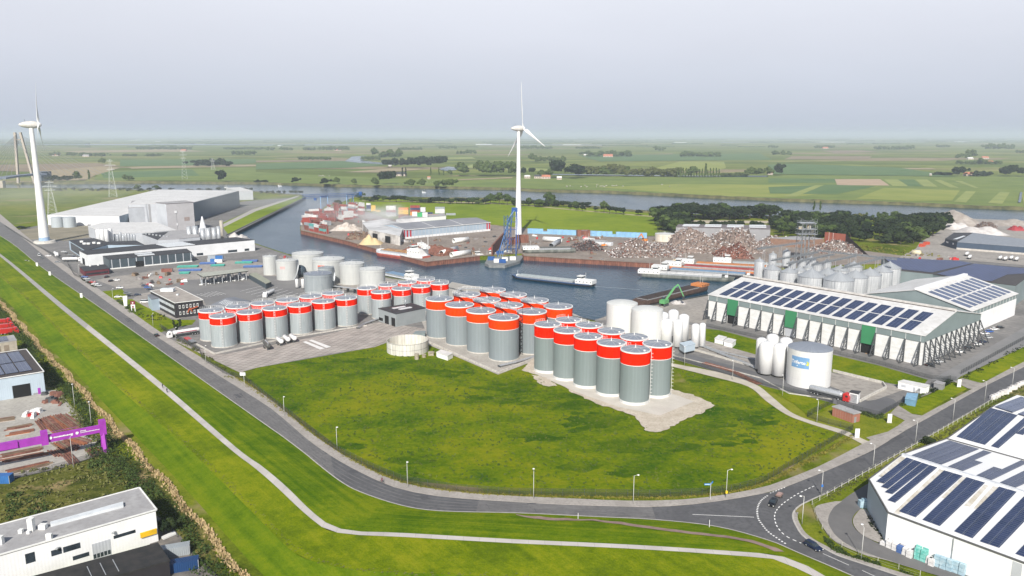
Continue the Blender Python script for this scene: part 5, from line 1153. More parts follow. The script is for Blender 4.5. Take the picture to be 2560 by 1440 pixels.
def wfrac(x): p=G(x,1389-(x)*(112/389),hL); return (p-Pw[0]).length/95
for x0,x1,z0,z1,m_ in ((60,84,4.6,7.0,glass),(124,150,4.6,6.0,glass),(154,197,4.6,6.0,glass),(225,271,0,4.6,w_pale),(280,335,4.3,5.1,glass),(175,216,2.0,3.0,glass)):
 o=part(onwall(Pw[0],Pw[3],wfrac(x0),wfrac(x1),z0,z1,.06),'door' if z0==0 else 'window',m_,t,True)
for k in range(5): part(onwall(Pw[0],Pw[3],wfrac(226+k*9),wfrac(233+k*9),.8,1.9,.09),'door_pane',glass,t,True)
for x,z in ((282,6.2),(142,6.4)): c=Pw[0].lerp(Pw[3],wfrac(x)); part(MB().box((c.x+.2,c.y-.5,z),(.5,.9,.3)),'wall_lamp',galv,t,True)
part(onwall(Pw[0],Pw[3],wfrac(345),wfrac(386),2.6,3.9,.5),'yellow_awning',mat('awning_yellow',(.70,.42,.01),.6),t,True)
hB=4.2; b0=G(393,1358,hB); b1=G(423,1403,hB); bd=(G(100,1437,hB)-b0).normalized()
t,P=bld('lean_to','black corrugated roof shed in front of the white workshop',[b0,b1,b1+bd*70,b0+bd*70],hB,w_black,mat('black_corrugate',(.018,.018,.018),.7,0,c2=(.035,.032,.03),scale=.5),cat='shed')
for k in range(3): q=[b0.lerp(b1,.25)+bd*(10+2.6*k),b0.lerp(b1,.25)+bd*(10.15+2.6*k),b0.lerp(b1,.85)+bd*(10.15+2.6*k),b0.lerp(b1,.85)+bd*(10+2.6*k)]; part(MB().prism(q,hB+.15,hB+.3),'roof_seam',galv,t,True)
hQ=8.8; a=G(108,930,hQ); b_=G(64,874,hQ); dq_=(G(0,947,hQ)-a).normalized()
Pq=[a,b_,b_+dq_*70,a+dq_*70]; t,P=bld('workshop','pale blue workshop with solar roof, big open door and purple side door',Pq,hQ,w_lblue,mat('roof_dark_brown',(.06,.05,.048),.85),parapet=whitem)
def qf(x): p=G(x,947-(x)*(17/108),hQ); return (p-a).length/70
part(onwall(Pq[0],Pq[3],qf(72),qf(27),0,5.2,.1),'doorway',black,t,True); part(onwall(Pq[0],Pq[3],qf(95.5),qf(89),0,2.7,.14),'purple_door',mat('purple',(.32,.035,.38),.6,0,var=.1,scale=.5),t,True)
part(onwall(Pq[0],Pq[3],.0,qf(77),0,.9,.1),'plinth',w_grey,t,True)
for k in range(7):
 for v0,v1 in ((.10,.47),(.50,.92)):
  f_=lambda u,v: Pq[0].lerp(Pq[1],v)+dq_*u
  s_=3.0+k*4.6; slab_pv(t,[f_(s_+4.2,v0),f_(s_,v0),f_(s_,v1),f_(s_+4.2,v1)],pv,z=.5)
hb=6.5; a=G(41,851,hb); b_=G(33,838,hb); dq2=(G(0,857,hb)-a).normalized()
t,P=bld('office_building','beige building with three tall windows and solar roof at the left edge',[a,b_,b_+dq2*45,a+dq2*45],hb,mat('wall_beige',(.42,.37,.31),.85),r_grey)
for k in range(3): part(onwall(P[0],P[3],.07+.075*k,.115+.075*k,.6,5,.08),'window',mat('window_brownish',(.25,.20,.16),.6),t,True)
for k in range(3): f_=lambda u,v: P[0].lerp(P[1],v)+dq2*u; slab_pv(t,[f_(3+k*8+7,.1),f_(3+k*8,.1),f_(3+k*8,.9),f_(3+k*8+7,.9)],pv,z=.4)
# red trucks yard edge left
# ---- bottom right solar hall
hE_,hR_=8.2,9.8
a=G(2172,1199,hE_); b_=G(2220,1282,hE_); cdir=(G(2560,1408,hE_)-b_).normalized(); c_=b_+cdir*95
dR=G(2255,1137,hR_); eR=dR+(G(2560,1232,hR_)-dR).normalized()*110; fV=G(2366,1098,hE_); gV=fV+(G(2560,1152,hE_)-fV).normalized()*100
hT=G(2487,1014,hR_); iT=hT+(eR-dR).normalized()*80; jE=G(2543,988,hE_); kE=jE+(eR-dR).normalized()*60
cc=(a+b_+c_+eR)/4; t=root('solar_hall','white hall at bottom right with four roof slopes of solar strips','warehouse',(cc.x,cc.y,0))
b=MB(); up2=Vector((0,0,.1)); V=[p+up2 for p in (a,b_,c_,dR,eR,fV,gV,hT,iT,jE,kE)]
b.add(V,[(0,1,3),(1,2,4,3),(3,4,6,5),(5,6,8,7),(7,8,10,9)]); part(b,'roof',r_bright,t,True)
# walls follow the roof edge down to the ground
b=MB()
for p,q in ((b_,c_),): b.quad(Z0(p,0),Z0(q,0),q,p)
part(b,'front_wall',w_white2,t,True)
b=MB()
for p,q in ((a,b_),(dR,a),(fV,dR),(hT,fV),(jE,hT),(c_,eR),(eR,gV),(gV,iT),(iT,kE),(kE,jE)): b.quad(Z0(p,0),Z0(q,0),q,p)
part(b,'side_wall',sheetmetal('wall_white_shaded',(.40,.46,.50)),t,True)  # side faces of the white hall, coloured cool grey for the shade on them
b=MB()
for p,q in ((a,b_),(b_,c_),(dR,a),(fV,dR),(hT,fV)): b.beam(p+up2,q+up2,.35,.35)
part(b,'gutter',mat('gutter_dark',(.10,.10,.10),.7),t,True)
b=MB(); b.beam(dR+Vector((0,0,.3)),eR+Vector((0,0,.3)),1.0,.3); part(b,'ridge_cap',mat('ridge_grey',(.55,.57,.60),.6),t,True)
b=MB(); b.beam(fV+Vector((0,0,.25)),gV+Vector((0,0,.25)),.5,.2); part(b,'valley',MATS['gutter_dark'],t,True)
z7=lambda x,y: (1920+x/4,1080+y/4); z6=lambda x,y: (1920+x/4,800+y/4)
def pvq(pl,L_,f,m=pv,cut=None): slab_pv(t,[PL(*f(*p),*pl) for p in L_],m,z=.28)
p1=(b_,c_,dR); p2=(dR,eR,fV); p3=(fV,gV,hT); p4=(hT,iT,jE)
for L_ in (((1090,495),(1165,518),(1455,285),(1385,262)),((1135,550),(1200,572),(1535,312),(1460,287)),((1172,605),(1245,628),(1612,338),(1540,314)),((1197,688),(1272,714),(1692,362),(1617,340)),
           ((1310,800),(1395,830),(1850,418),(1760,392)),((1398,831),(1478,860),(1945,446),(1854,420)),((1545,885),(1630,915),(2078,488),(1985,460)),((1633,916),(1718,948),(2168,515),(2082,489)),
           ((1862,1000),(1950,1034),(2395,580),(2310,555)),((1954,1035),(2045,1070),(2485,606),(2400,581)),((2118,1100),(2210,1132),(2650,676),(2562,650)),((2214,1133),(2312,1166),(2750,706),(2655,677)),((2475,1226),(2560,1256),(3010,790),(2915,762)),((2564,1257),(2650,1288),(3100,816),(3014,791))): pvq(p1,L_,z7)
for L_ in (((1435,240),(1530,270),(1905,118),(1812,90)),((1534,271),(1630,300),(2005,147),(1909,119)),((1634,301),(1735,332),(2110,176),(2009,148)),((1800,352),(1875,372),(2235,212),(2155,190)),((1878,373),(1950,397),(2145,312),(2065,290)),
           ((2085,440),(2160,462),(2335,378),(2255,355)),((2164,463),(2235,488),(2600,312),(2530,290)),((2320,512),(2395,538),(2700,395),(2610,370)),((2399,539),(2480,562),(2790,420),(2705,396))): pvq(p2,L_,z7,pv)
for L_ in (((1885,1172),(1965,1196),(2300,905),(2222,885)),((1969,1197),(2045,1220),(2395,930),(2304,906)),((2049,1221),(2170,1254),(2495,960),(2399,931)),((2230,1267),(2305,1288),(2640,1000),(2565,980)),((2480,1140),(2550,1155),(2700,1040),(2640,1022))): pvq(p3,L_,z6)
for L_ in (((2268,872),(2360,900),(2620,800),(2530,772)),((2364,901),(2450,928),(2710,828),(2624,801)),((2500,942),(2600,970),(2850,870),(2760,842))): pvq(p4,L_,z6,pv2)
# translucent dirty strips between arrays
dirty=mat('roof_strip',(.50,.45,.36),.7,0,c2=(.66,.63,.57),scale=.6,stretch=(1,.3,1))
for L_ in (((1110,440),(1175,452),(1385,262),(1330,245)),((1250,815),(1310,828),(1770,392),(1715,375)),((1730,660),(1790,672),(1985,462),(1945,450)),((1960,740),(2020,752),(2205,540),(2165,530)),((2050,770),(2110,782),(2310,560),(2250,545))):
 q=[PL(*z7(*p),*p1)+Vector((0,0,.13)) for p in L_]; part(MB().add(q,[(0,1,2,3)]),'roof_strip',dirty,t,True)
b=MB()
for u in (.16,.36): p=b_.lerp(c_,u)+Vector((0,-.2,0)); b.tube(Z0(p,0),Z0(p,hE_-.3),.14,6)
part(b,'downpipe',galv,t,True); part(onwall(b_,c_,.29,.31,0,hE_-.4,.05),'grey_panel',w_pale,t,True)
# ---- small huts and cabins on the right estate
t,P=bld('brick_hut','small red brick hut with flat grey roof by the pale track','2082,1017 2133,1035 2151,1031 2100,1013',3.4,brick('red_brick',(.30,.085,.05),(.36,.11,.065),(.32,.24,.20),.5,.16,.02,.9,uv=False),r_grey,cat='hut',lip=.5,over=.35)
part(onwall(P[1],P[2],.2,.5,0,2.1),'door',w_grey,t,True); part(MB().box(tuple((P[1]+P[3])/2+Vector((0,0,.3))),(.4,.4,.3)),'vent',galv,t,True)
t,P=bld('site_cabin','long white site cabin at the edge of the grass near the road','2246,954 2312,969 2324,963 2260,950',3.0,w_white2,r_white,cat='cabin')
part(onwall(P[0],P[1],.12,.30,1.2,2.2),'window',w_pale,t,True); part(onwall(P[0],P[1],.58,.66,0,2.1),'door',w_pale,t,True); part(onwall(P[0],P[1],.75,.85,1.2,2.2),'window',w_pale,t,True)
t,P=bld('tank_cover','light blue covered container beside the white site cabin','2263,996 2290,1001 2295,985 2268,983',2.6,mat('tarp_blue',(.13,.26,.38),.7),mat('tarp_blue2',(.20,.36,.50),.7),cat='container')
t,P=bld('control_cabin','white cabin with dark top in front of the red tanker lorry','2124,980 2146,985 2151,979 2130,976',4.0,w_white2,r_black,cat='cabin')
part(onwall(P[0],P[1],.1,.9,.3,3.4,.08),'shutter',galv,t,True)
t,P=bld('utility_cabin','small grey flat cabin by the fence above the site cabin','2335,957 2357,962 2363,957 2342,952',2.4,w_grey,r_grey,cat='cabin')
for x0,y0,l in ((1787,846,'left'),(1810,853,'right')):
 P=pts(f'{x0},{y0} {x0+21},{y0+5} {x0+30},{y0-3} {x0+10},{y0-8}',2.4); bld('white_cabin',f'small white box cabin on the grass strip, {l} one of two',P,2.4,w_white2,r_white,cat='cabin',group='two white box cabins on the grass strip')
t,P=bld('equipment_box','pale blue equipment box on stilts beside slim white tanks','1699,858 1711,866 1738,860 1727,852',4.6,w_lblue,w_lblue,cat='box',z0=1.6)
t,P=bld('white_crate','white ribbed crate beside the open round basin','1091,881 1119,890 1132,883 1103,875',2.2,w_white2,r_white,cat='crate')
t,P=bld('green_shed','low grey green shed behind the open round basin','1033,835 1062,832 1064,828 1040,828',2.6,w_grgn,w_grgn,cat='shed')
for x,y,w_,h,l in ((1042,898,1.3,2.4,'tall mossy concrete stub in front of the open basin'),(1060,893,1.2,1.2,'small round concrete stub in front of the open basin'),(1078,888,1.8,1.4,'square brown concrete block right of the open basin')):
 c=G(x,y); b=MB(); b.cyl((0,0),w_*.8,0,h,10) if 'block' not in l else b.box((0,0,h/2),(w_*1.4,w_*1.3,h)); b.lathe((0,0,h),[(w_*.9,0),(w_*.9,.15),(.01,.2)],10,False); solo(b,'concrete_stub',mat('mossy_concrete',(.27,.24,.17),.95,0,c2=(.38,.34,.27),scale=1),l,'concrete block').location=c
# ================================================================= TREES, SCRUB, FENCES, LAMPS, MASTS
def foliage(name,c1,c2,c3):
 if name in MATS: return MATS[name]
 m=bpy.data.materials.new(name); m.use_nodes=True; nt=m.node_tree; N=nt.nodes; L=nt.links; MATS[name]=m
 b=N['Principled BSDF']; b.inputs['Roughness'].default_value=.85; b.inputs['Specular IOR Level'].default_value=.15
 g=N.new('ShaderNodeNewGeometry'); oi=N.new('ShaderNodeObjectInfo'); n=N.new('ShaderNodeTexNoise'); n.inputs['Scale'].default_value=.7; n.inputs['Detail'].default_value=3; L.new(g.outputs['Position'],n.inputs['Vector'])
 a=N.new('ShaderNodeMath'); a.operation='MULTIPLY_ADD'; a.inputs[1].default_value=.35; L.new(oi.outputs['Random'],a.inputs[0]); L.new(n.outputs['Fac'],a.inputs[2])
 r=N.new('ShaderNodeValToRGB'); L.new(a.outputs[0],r.inputs[0]); E=r.color_ramp.elements; E[0].position=.4; E[0].color=(*c1,1); E[1].position=.95; E[1].color=(*c3,1); q=E.new(.65); q.color=(*c2,1)
 L.new(r.outputs[0],b.inputs['Base Color']); return m
fol_d=foliage('foliage_dark',(.007,.014,.006),(.014,.025,.009),(.030,.044,.014))
fol_m=foliage('foliage_mid',(.025,.045,.010),(.042,.068,.016),(.075,.105,.028))
fol_y=foliage('foliage_olive',(.055,.065,.018),(.095,.105,.030),(.16,.16,.05))
fol_yy=foliage('foliage_yellow',(.08,.10,.015),(.17,.16,.025),(.27,.22,.04))
bark=mat('bark',(.07,.055,.04),.95,0,var=.3,scale=2)
def leafblob(mb,c,rx,rz,n,s,rn,squash=1.0):
 for _ in range(n):
  th=rn.uniform(0,6.283); ph=math.acos(rn.uniform(-.75,1)); q=rn.uniform(.72,1.05)
  d=Vector((math.sin(ph)*math.cos(th),math.sin(ph)*math.sin(th),math.cos(ph))); p=Vector((c[0]+d.x*rx*q,c[1]+d.y*rx*q,c[2]+d.z*rz*q))
  nrm=(d+Vector((rn.uniform(-.6,.6),rn.uniform(-.6,.6),rn.uniform(-.3,.7)))).normalized(); a=nrm.orthogonal().normalized(); b_=nrm.cross(a); t=rn.uniform(0,6.28); a,b_=a*math.cos(t)+b_*math.sin(t),b_*math.cos(t)-a*math.sin(t); k=s*rn.uniform(.6,1.3)
  mb.add([p-a*k-b_*k*.7,p+a*k-b_*k*.5,p+a*k*.7+b_*k,p-a*k*.8+b_*k*.8],[(0,1,2,3)])
def tree_mesh(kind,seed):
 """unit tree: height 1, for scaling. crown made of many leaf clumps round several limbs"""
 rn=random.Random(seed); mb=MB()
 if kind=='round': spots=[(rn.gauss(0,.16),rn.gauss(0,.16),rn.uniform(.38,.80),rn.uniform(.15,.24)) for _ in range(11)]+[(0,0,.6,.28),(0,0,.78,.2)]
 elif kind=='tall': spots=[(rn.gauss(0,.06),rn.gauss(0,.06),.28+.07*k,.15-.006*k) for k in range(10)]
 else: spots=[(rn.gauss(0,.26),rn.gauss(0,.26),rn.uniform(.25,.7),rn.uniform(.15,.26)) for _ in range(10)]+[(0,0,.5,.35)]
 for x,y,z,r in spots: leafblob(mb,(x,y,z),r,r*.85,34,.052,rn)
 core=[]
 for x,y,z,r in spots: mb.lathe((x,y,z),[(r*.8*math.sin(R(a)),-r*.7*math.cos(R(a))) for a in (2,45,90,135,178)],7,False)
 return mb.mesh('crown',None)
def trunk_mesh(seed):
 rn=random.Random(seed); mb=MB(); mb.tube((0,0,0),(rn.uniform(-.02,.02),0,.45),.028,6,.018)
 for k in range(4): a=k*1.6+rn.random(); mb.tube((0,0,.3),(.18*math.cos(a),.18*math.sin(a),.58),.015,4,.006)
 return mb.mesh('trunk',bark)
TM={}
for kn in ('round','tall','bushy'):
 for fm_,fn in ((fol_d,'d'),(fol_m,'m'),(fol_y,'y')):
  L_=[]
  for s_ in range(3):
   me=tree_mesh(kn,hash_ := (len(TM)*10+s_)); me.materials.append(fm_); L_.append(me)
  TM[kn+fn]=L_
TR=[trunk_mesh(k) for k in range(3)]
rt=random.Random(11)
def tree(p,h,w,kind,label,group,cat='tree',name='tree',trunk=True):
 o=bpy.data.objects.new(name,None); col.objects.link(o); o.location=(p.x,p.y,0); o.rotation_euler=(0,0,rt.uniform(0,6.28)); tag(o,label,cat,group)
 c=bpy.data.objects.new('crown',rt.choice(TM[kind])); col.objects.link(c); c.parent=o; c.scale=(w*1.25,w*1.25,h)
 if trunk: k=bpy.data.objects.new('trunk',rt.choice(TR)); col.objects.link(k); k.parent=o; k.scale=(w*1.2,w*1.2,h)
 return o
def inpoly(x,y,P):
 c=False
 for i in range(len(P)):
  a,b_=P[i],P[i-1]
  if (a.y > y) != (b_.y > y) and x < (b_.x-a.x)*(y-a.y)/(b_.y-a.y)+a.x: c=not c
 return c
def wood(s,n,h0,h1,label,group,kinds='roundd roundd bushyd roundm',ratio=1.05,mind=6.0):
 P=pts(s); xs=[p.x for p in P]; ys=[p.y for p in P]; got=[]; k=0
 while len(got) < n and k < 9000:
  k+=1; x=rt.uniform(min(xs),max(xs)); y=rt.uniform(min(ys),max(ys))
  if inpoly(x,y,P) and all((x-a)**2+(y-b_)**2 > mind*mind for a,b_ in got):
   got.append((x,y)); h=rt.uniform(h0,h1); yl=('left part','middle','right part')[min(2,int(3*(x-min(xs))/(max(xs)-min(xs))))]; yr='front' if y < (min(ys)+max(ys))/2 else 'rear'
   tree(Vector((x,y,0)),h,h*ratio*rt.uniform(.8,1.2),rt.choice(kinds.split()),f'{label}, {yl}, {yr} rows',f'{group}, {yl}, {yr} rows')
wood('1652,542 1930,541 1930,550 1652,551',42,14,20,'dark tree of the wood behind the grey scrap shed','trees of the wood behind the scrap shed',mind=8)
wood('1652,551 1718,553 1712,570 1700,592 1655,586',20,15,21,'dark tree of the wood behind the grey scrap shed','trees of the wood behind the scrap shed',mind=8)
wood('1925,556 2045,556 2165,566 2180,590 2165,606 2090,606 1990,596 1930,590',62,10,16,'dark tree of the wood behind the elevator tower','trees of the wood behind the elevator tower',mind=9)
wood('2205,562 2385,556 2345,590 2300,612 2210,612 2195,590',56,11,16,'dark tree of the wood left of the crushed stone yard','trees of the wood beside the stone yard',mind=9)
wood('1935,541 2060,543 2260,548 2380,550 2300,552 2050,549 1940,547',34,6,11,'tree of the belt along the river behind the woods','trees of the riverside belt at right',kinds='roundm roundd tallm bushyy',mind=8)
for k,(x,y,h) in enumerate(((2034,530,15),(2050,530,15))): tree(G(x,y),h,6,'tallm',f'slim tree standing out in front of the river, {["left", "right"][k]} of a pair',None)
# round trees on the river dike
grp='round trees in a row along the river dike'
for x in (655,668,683,697,712,727,740,750): tree(G(x,486),6.5+rt.random(),6.5,'roundd','small round tree in the row on the spit beside the harbour mouth',grp+' at the mouth')
for x in (137,147,165,184,208,230,248,256,268,300,310,322,352,373,400,425,470,495,520,548,570,590,612,630): tree(G(x+rt.uniform(-2,2),477.5),5.5+rt.random()*2,6.5+rt.random()*3,rt.choice(('roundd','bushyd')),'small round tree in the row along the river behind the big warehouse',grp+' behind the warehouse')
tree(G(343,477),12,13,'roundm','larger tree in the river row behind the warehouse, left one',None); tree(G(392,477),11,12,'roundm','larger tree in the river row behind the warehouse, right one',None)
for x in list(range(918,1225,14))+list(range(1290,1480,15)): tree(G(x+rt.uniform(-3,3),503+(x-918)*.028+rt.uniform(-.5,.5)),7+rt.random()*4,10+rt.random()*6,rt.choice(('roundd','bushyd','roundm')),'small round tree in the hedgerow along the bright meadow',grp+' above the bright meadow')
for x,y,h,w,l in ((900,500,14,15,'dark bushy tree at the left end of the hedgerow by the blue crane'),(845,516,10,13,'round dark bush at the tip of the container quay'),(1226,509,17,17,'large tree in the hedgerow left of the central wind turbine'),(1248,511,20,20,'largest tree in the hedgerow beside the central wind turbine'),(1268,512,18,18,'dense tree touching the central wind turbine tower'),(1285,514,13,12,'rounded tree just left of the central tower foot'),(1323,515,14,12,'green bush tree right of the central tower'),(1348,518,13,20,'broad low tree right of the central tower'),(1372,512,22,19,'tall airy tree standing right of the central tower'),(1510,532,18,12,'tall narrow tree before the river pond'),(1524,534,11,9,'small dark tree beside the tall narrow tree'),(1488,530,9,8,'small tree left of the tall narrow tree'),(1540,535,10,11,'round tree by the river pond, left of two'),(1558,536,10,10,'round tree by the river pond, right of two'),(1595,538,8,12,'low double crowned tree near the pond end'),(1637,535,6,7,'small pale tree at the edge of the dark wood'),(1425,524,9,7,'little tree at the right of the hedgerow, first'),(1440,526,9,9,'little tree at the right of the hedgerow, second'),(1456,528,9,9,'little tree at the right of the hedgerow, third')):
 tree(G(x,y),h*.95,w*.9,'roundm' if h > 12 else 'roundd',l,None)
for x in (1735,1750,1785,1795,1812,1830,1850,1880,1900): tree(G(x,574+rt.uniform(-3,3)),10,9,'roundd','round tree just behind the long grey scrap shed','trees just behind the grey scrap shed')
# distant clumps
clumps=[(490,565,416,19,'bushyd'),(310,342,391,7,'bushym'),(365,403,391,7,'bushym'),(250,262,411,14,'roundm'),(185,203,452,24,'roundm'),(217,230,452,22,'tallm'),(542,572,456,24,'roundd'),(308,332,453,13,'roundm'),(123,150,391,9,'roundm'),(168,190,391,11,'roundm'),(200,265,391,9,'bushym'),(120,180,456,14,'roundd'),
 (667,685,378,9,'roundm'),(700,730,378,9,'roundm'),(760,790,378,9,'roundm'),(795,870,378,11,'roundm'),(748,828,400,9,'bushym'),(925,948,392,18,'roundm'),(952,985,399,21,'roundm'),(985,1010,399,22,'roundm'),(905,950,400,9,'bushym'),(962,1050,420,22,'roundd'),(1045,1110,421,30,'roundd'),(1140,1215,440,36,'roundm'),(1205,1292,441,32,'roundm'),(1000,1055,377,8,'roundm'),(1098,1140,374,8,'roundm'),(1140,1190,387,10,'roundm'),
 (953,990,461,36,'roundd'),(1003,1018,444,18,'talld'),(728,750,460,16,'roundd'),(800,824,464,20,'roundd'),(832,850,460,14,'roundm'),(876,895,462,16,'roundm'),(925,950,467,18,'roundm'),(1018,1062,467,20,'roundm'),(1085,1135,469,18,'roundm'),(640,665,457,7,'bushyd'),(1072,1082,440,16,'tallm'),(1095,1112,440,16,'tallm'),(1115,1135,440,14,'roundm'),
 (1318,1342,404,17,'roundm'),(1335,1412,407,13,'roundm'),(1450,1475,389,10,'roundm'),(1473,1573,392,15,'bushym'),(1698,1797,392,13,'bushym'),(1636,1662,379,11,'roundm'),(1380,1450,446,38,'roundd'),(1345,1382,446,22,'roundm'),(1303,1338,437,16,'roundd'),(1440,1560,441,24,'roundy'),(1500,1570,441,26,'roundm'),(1560,1700,442,19,'roundy'),(1610,1700,442,17,'bushyy'),(1690,1800,444,18,'tallm'),(1720,1740,443,26,'roundm'),(1755,1772,443,30,'tallm'),
 (1928,1948,390,15,'roundm'),(1952,1976,391,13,'roundm'),(1932,1958,439,27,'roundd'),(1868,1930,441,22,'roundm'),(1800,1868,441,10,'bushym'),(2188,2282,374,9,'bushym'),(2035,2085,372,7,'roundm'),(2390,2420,399,14,'roundm'),(2418,2442,397,20,'roundm'),(2392,2500,411,9,'bushym'),(2440,2460,411,16,'roundm'),(2460,2535,376,14,'roundm'),(2335,2382,439,10,'bushyd'),(2380,2412,441,20,'roundd'),(2430,2478,441,13,'bushyd'),(2500,2580,442,24,'roundd'),(2600,2700,442,20,'roundd'),(1920,1945,372,7,'roundm'),(1300,1380,374,8,'roundm'),(1440,1500,372,6,'bushym'),(2340,2375,370,7,'roundm'),(2540,2600,385,8,'roundm'),(560,660,374,6,'bushym'),(340,480,374,8,'bushym'),(580,640,390,12,'roundm')]
FAR={}
for ci,(x0,x1,yb,hp,kd) in enumerate(clumps):
 Y=G(1280,yb).y; ppm=FPX/math.hypot(Y,CAM_H); h=hp/ppm; w=h*(.45 if 'tall' in kd else .95 if 'round' in kd else 1.3); n=max(1,int((x1-x0)/(w*ppm)*1.25))
 side='left' if x1 < 700 else 'middle' if x1 < 1450 else 'right'
 for k in range(min(n,18)):
  x=x0+w*ppm*.4+(x1-x0-w*ppm*.8)*(k/(max(1,n-1)) if n > 1 else .5); x=max(min(x,x1),x0)
  FAR.setdefault(kd[-1],[]).append((G(x,yb-rt.uniform(0,1.0)),h*rt.uniform(1.05,1.5),w*rt.uniform(.85,1.2)*1.4,rt.uniform(0,6.28),rt.choice(TM[kd])))
for kd,m_ in (('d',fol_d),('m',fol_m),('y',fol_y)):
 vs=[]; fs=[]
 for p,h,w,a,me in FAR.get(kd,[]):
  o_=len(vs); ca,sa=math.cos(a)*w,math.sin(a)*w
  vs+=[(p.x+v.co.x*ca-v.co.y*sa,p.y+v.co.x*sa+v.co.y*ca,v.co.z*h-h*.08) for v in me.vertices]; fs+=[tuple(i+o_ for i in q.vertices) for q in me.polygons]
 me=bpy.data.meshes.new('distant_trees'); me.from_pydata(vs,[],fs); me.materials.append(m_); o=bpy.data.objects.new('distant_trees',me); col.objects.link(o); tag(o,'hazy clumps of trees scattered over the far fields',None,None,'stuff')
# bands of wood towards the horizon: one uncountable mass
rn=random.Random(5); mb=MB()
for yb,cov,hh in ((368,.16,8),(364,.20,10),(360,.26,12),(356,.34,14),(353,.5,16),(350,.65,18),(347.5,.8,20),(345,.9,24),(342.5,.95,30)):
 Y=G(1280,yb).y; x=-Y*.95
 while x < Y*.95:
  L_=rn.uniform(.01,.07)*Y
  if rn.random() < cov:
   n=max(4,int(L_/(Y*.004))); A_=[]; Yo=Y*rn.uniform(.985,1.015)
   for k in range(n+1): A_.append([Vector((x+L_*k/n,Yo,-1)),Vector((x+L_*k/n,Yo,hh*rn.uniform(.5,1.0))),Vector((x+L_*k/n,Yo+Y*.01,hh*rn.uniform(.4,.8))),Vector((x+L_*k/n,Yo+Y*.012,-1))])
   mb.loft(A_,closed=False,smooth=False,caps=False)
  x+=L_*rn.uniform(.8,1.2)
struct(mb,'far_woods',fol_m,'stuff','dark bands of wood fading towards the horizon')
# pale greenhouses and farm sheds far off
for k,(x,y,w_,l) in enumerate(((340,351,26,'left of the cable bridge sightline'),(395,354,12,'second'),(700,365,8,'third'),(1210,362,40,'fourth'),(1430,363,45,'behind the central rotor'),(1700,357,30,'sixth'),(2080,356,60,'seventh'),(2390,355,50,'eighth'))):
 Y=G(x,y); ppm=FPX/Y.y; solo(MB().box((Y.x,Y.y,4),(w_/ppm,60,8)),'greenhouse',mat('greenhouse',(.55,.58,.58),.5),f'pale long greenhouse near the horizon, {ORD[k]} from the left','greenhouse')
red_roof=mat('farm_roof',(.40,.15,.09),.8,0,var=.15,scale=.2); farm_w=mat('farm_wall',(.45,.38,.33),.85)
def farm(x,y,w_,label,rm_=None,h=5.0,far=True):
 p=G(x,y); ppm=FPX/math.hypot(p.y,CAM_H); L_=w_/ppm; D_=L_*.5; t=root('farmhouse',label,'house',p,R(rt.uniform(-15,15)))
 part(MB().box((0,0,h/2),(L_,D_,h)),'wall',farm_w,t); b=MB(); a=L_/2+.4; c=D_/2+.4; z=h-.2; rz=h+D_*.42
 b.add([(-a,-c,z),(a,-c,z),(a,c,z),(-a,c,z),(-a*.9,0,rz),(a*.9,0,rz)],[(0,1,5,4),(2,3,4,5),(1,2,5),(3,0,4),(3,2,1,0)]); part(b,'roof',rm_ or red_roof,t)
 b=MB(); [b.box((L_*q,-D_/2-.05,h*.5),(L_*.08,.1,h*.4)) for q in (-.3,0,.3)]; part(b,'window',glass,t)
for x,y,w_,l,m_ in ((140,390,16,'red roofed farmhouse far left beyond the river',None),(215,392,14,'farmhouse beside trees left of the power pylon',r_grey),(460,378,14,'farmhouse on the horizon above the big warehouse',None),(845,377,16,'pink roofed farm on the horizon above the container quay',None),(1365,447,22,'farmhouse with brownish roof right of the central wind turbine',None),(1345,446,18,'dark roofed barn left of the brown farmhouse',r_black),(1398,449,12,'small white roofed shed right of the brown farmhouse',r_bright),(1318,446,14,'white barn beside the central wind turbine tower',r_white),(1520,393,24,'long farm shed under trees in the middle distance',None),(1464,390,10,'white farmhouse left of the long farm shed',r_white),(1925,437,12,'brick house in front of a round tree at right',None),(2422,440,24,'orange roofed farmhouse at far right',None),(2462,397,16,'red roofed farm farther back at far right',None),(2475,408,14,'pale farm behind the hedge at far right',None),(2425,399,14,'white fronted farm left of the red roofed one',r_white),(2063,372,14,'pink farm roof on the hazy horizon',None),(2326,440,5,'tiny white shed left of the orange farmhouse',r_white),(1072,448,8,'small pink hut near the marina',None),(975,418,8,'white cottage in front of the dark trees',r_white),(1003,440,26,'dark boathouse behind the marina',r_black)): farm(x,y,w_,l,m_)
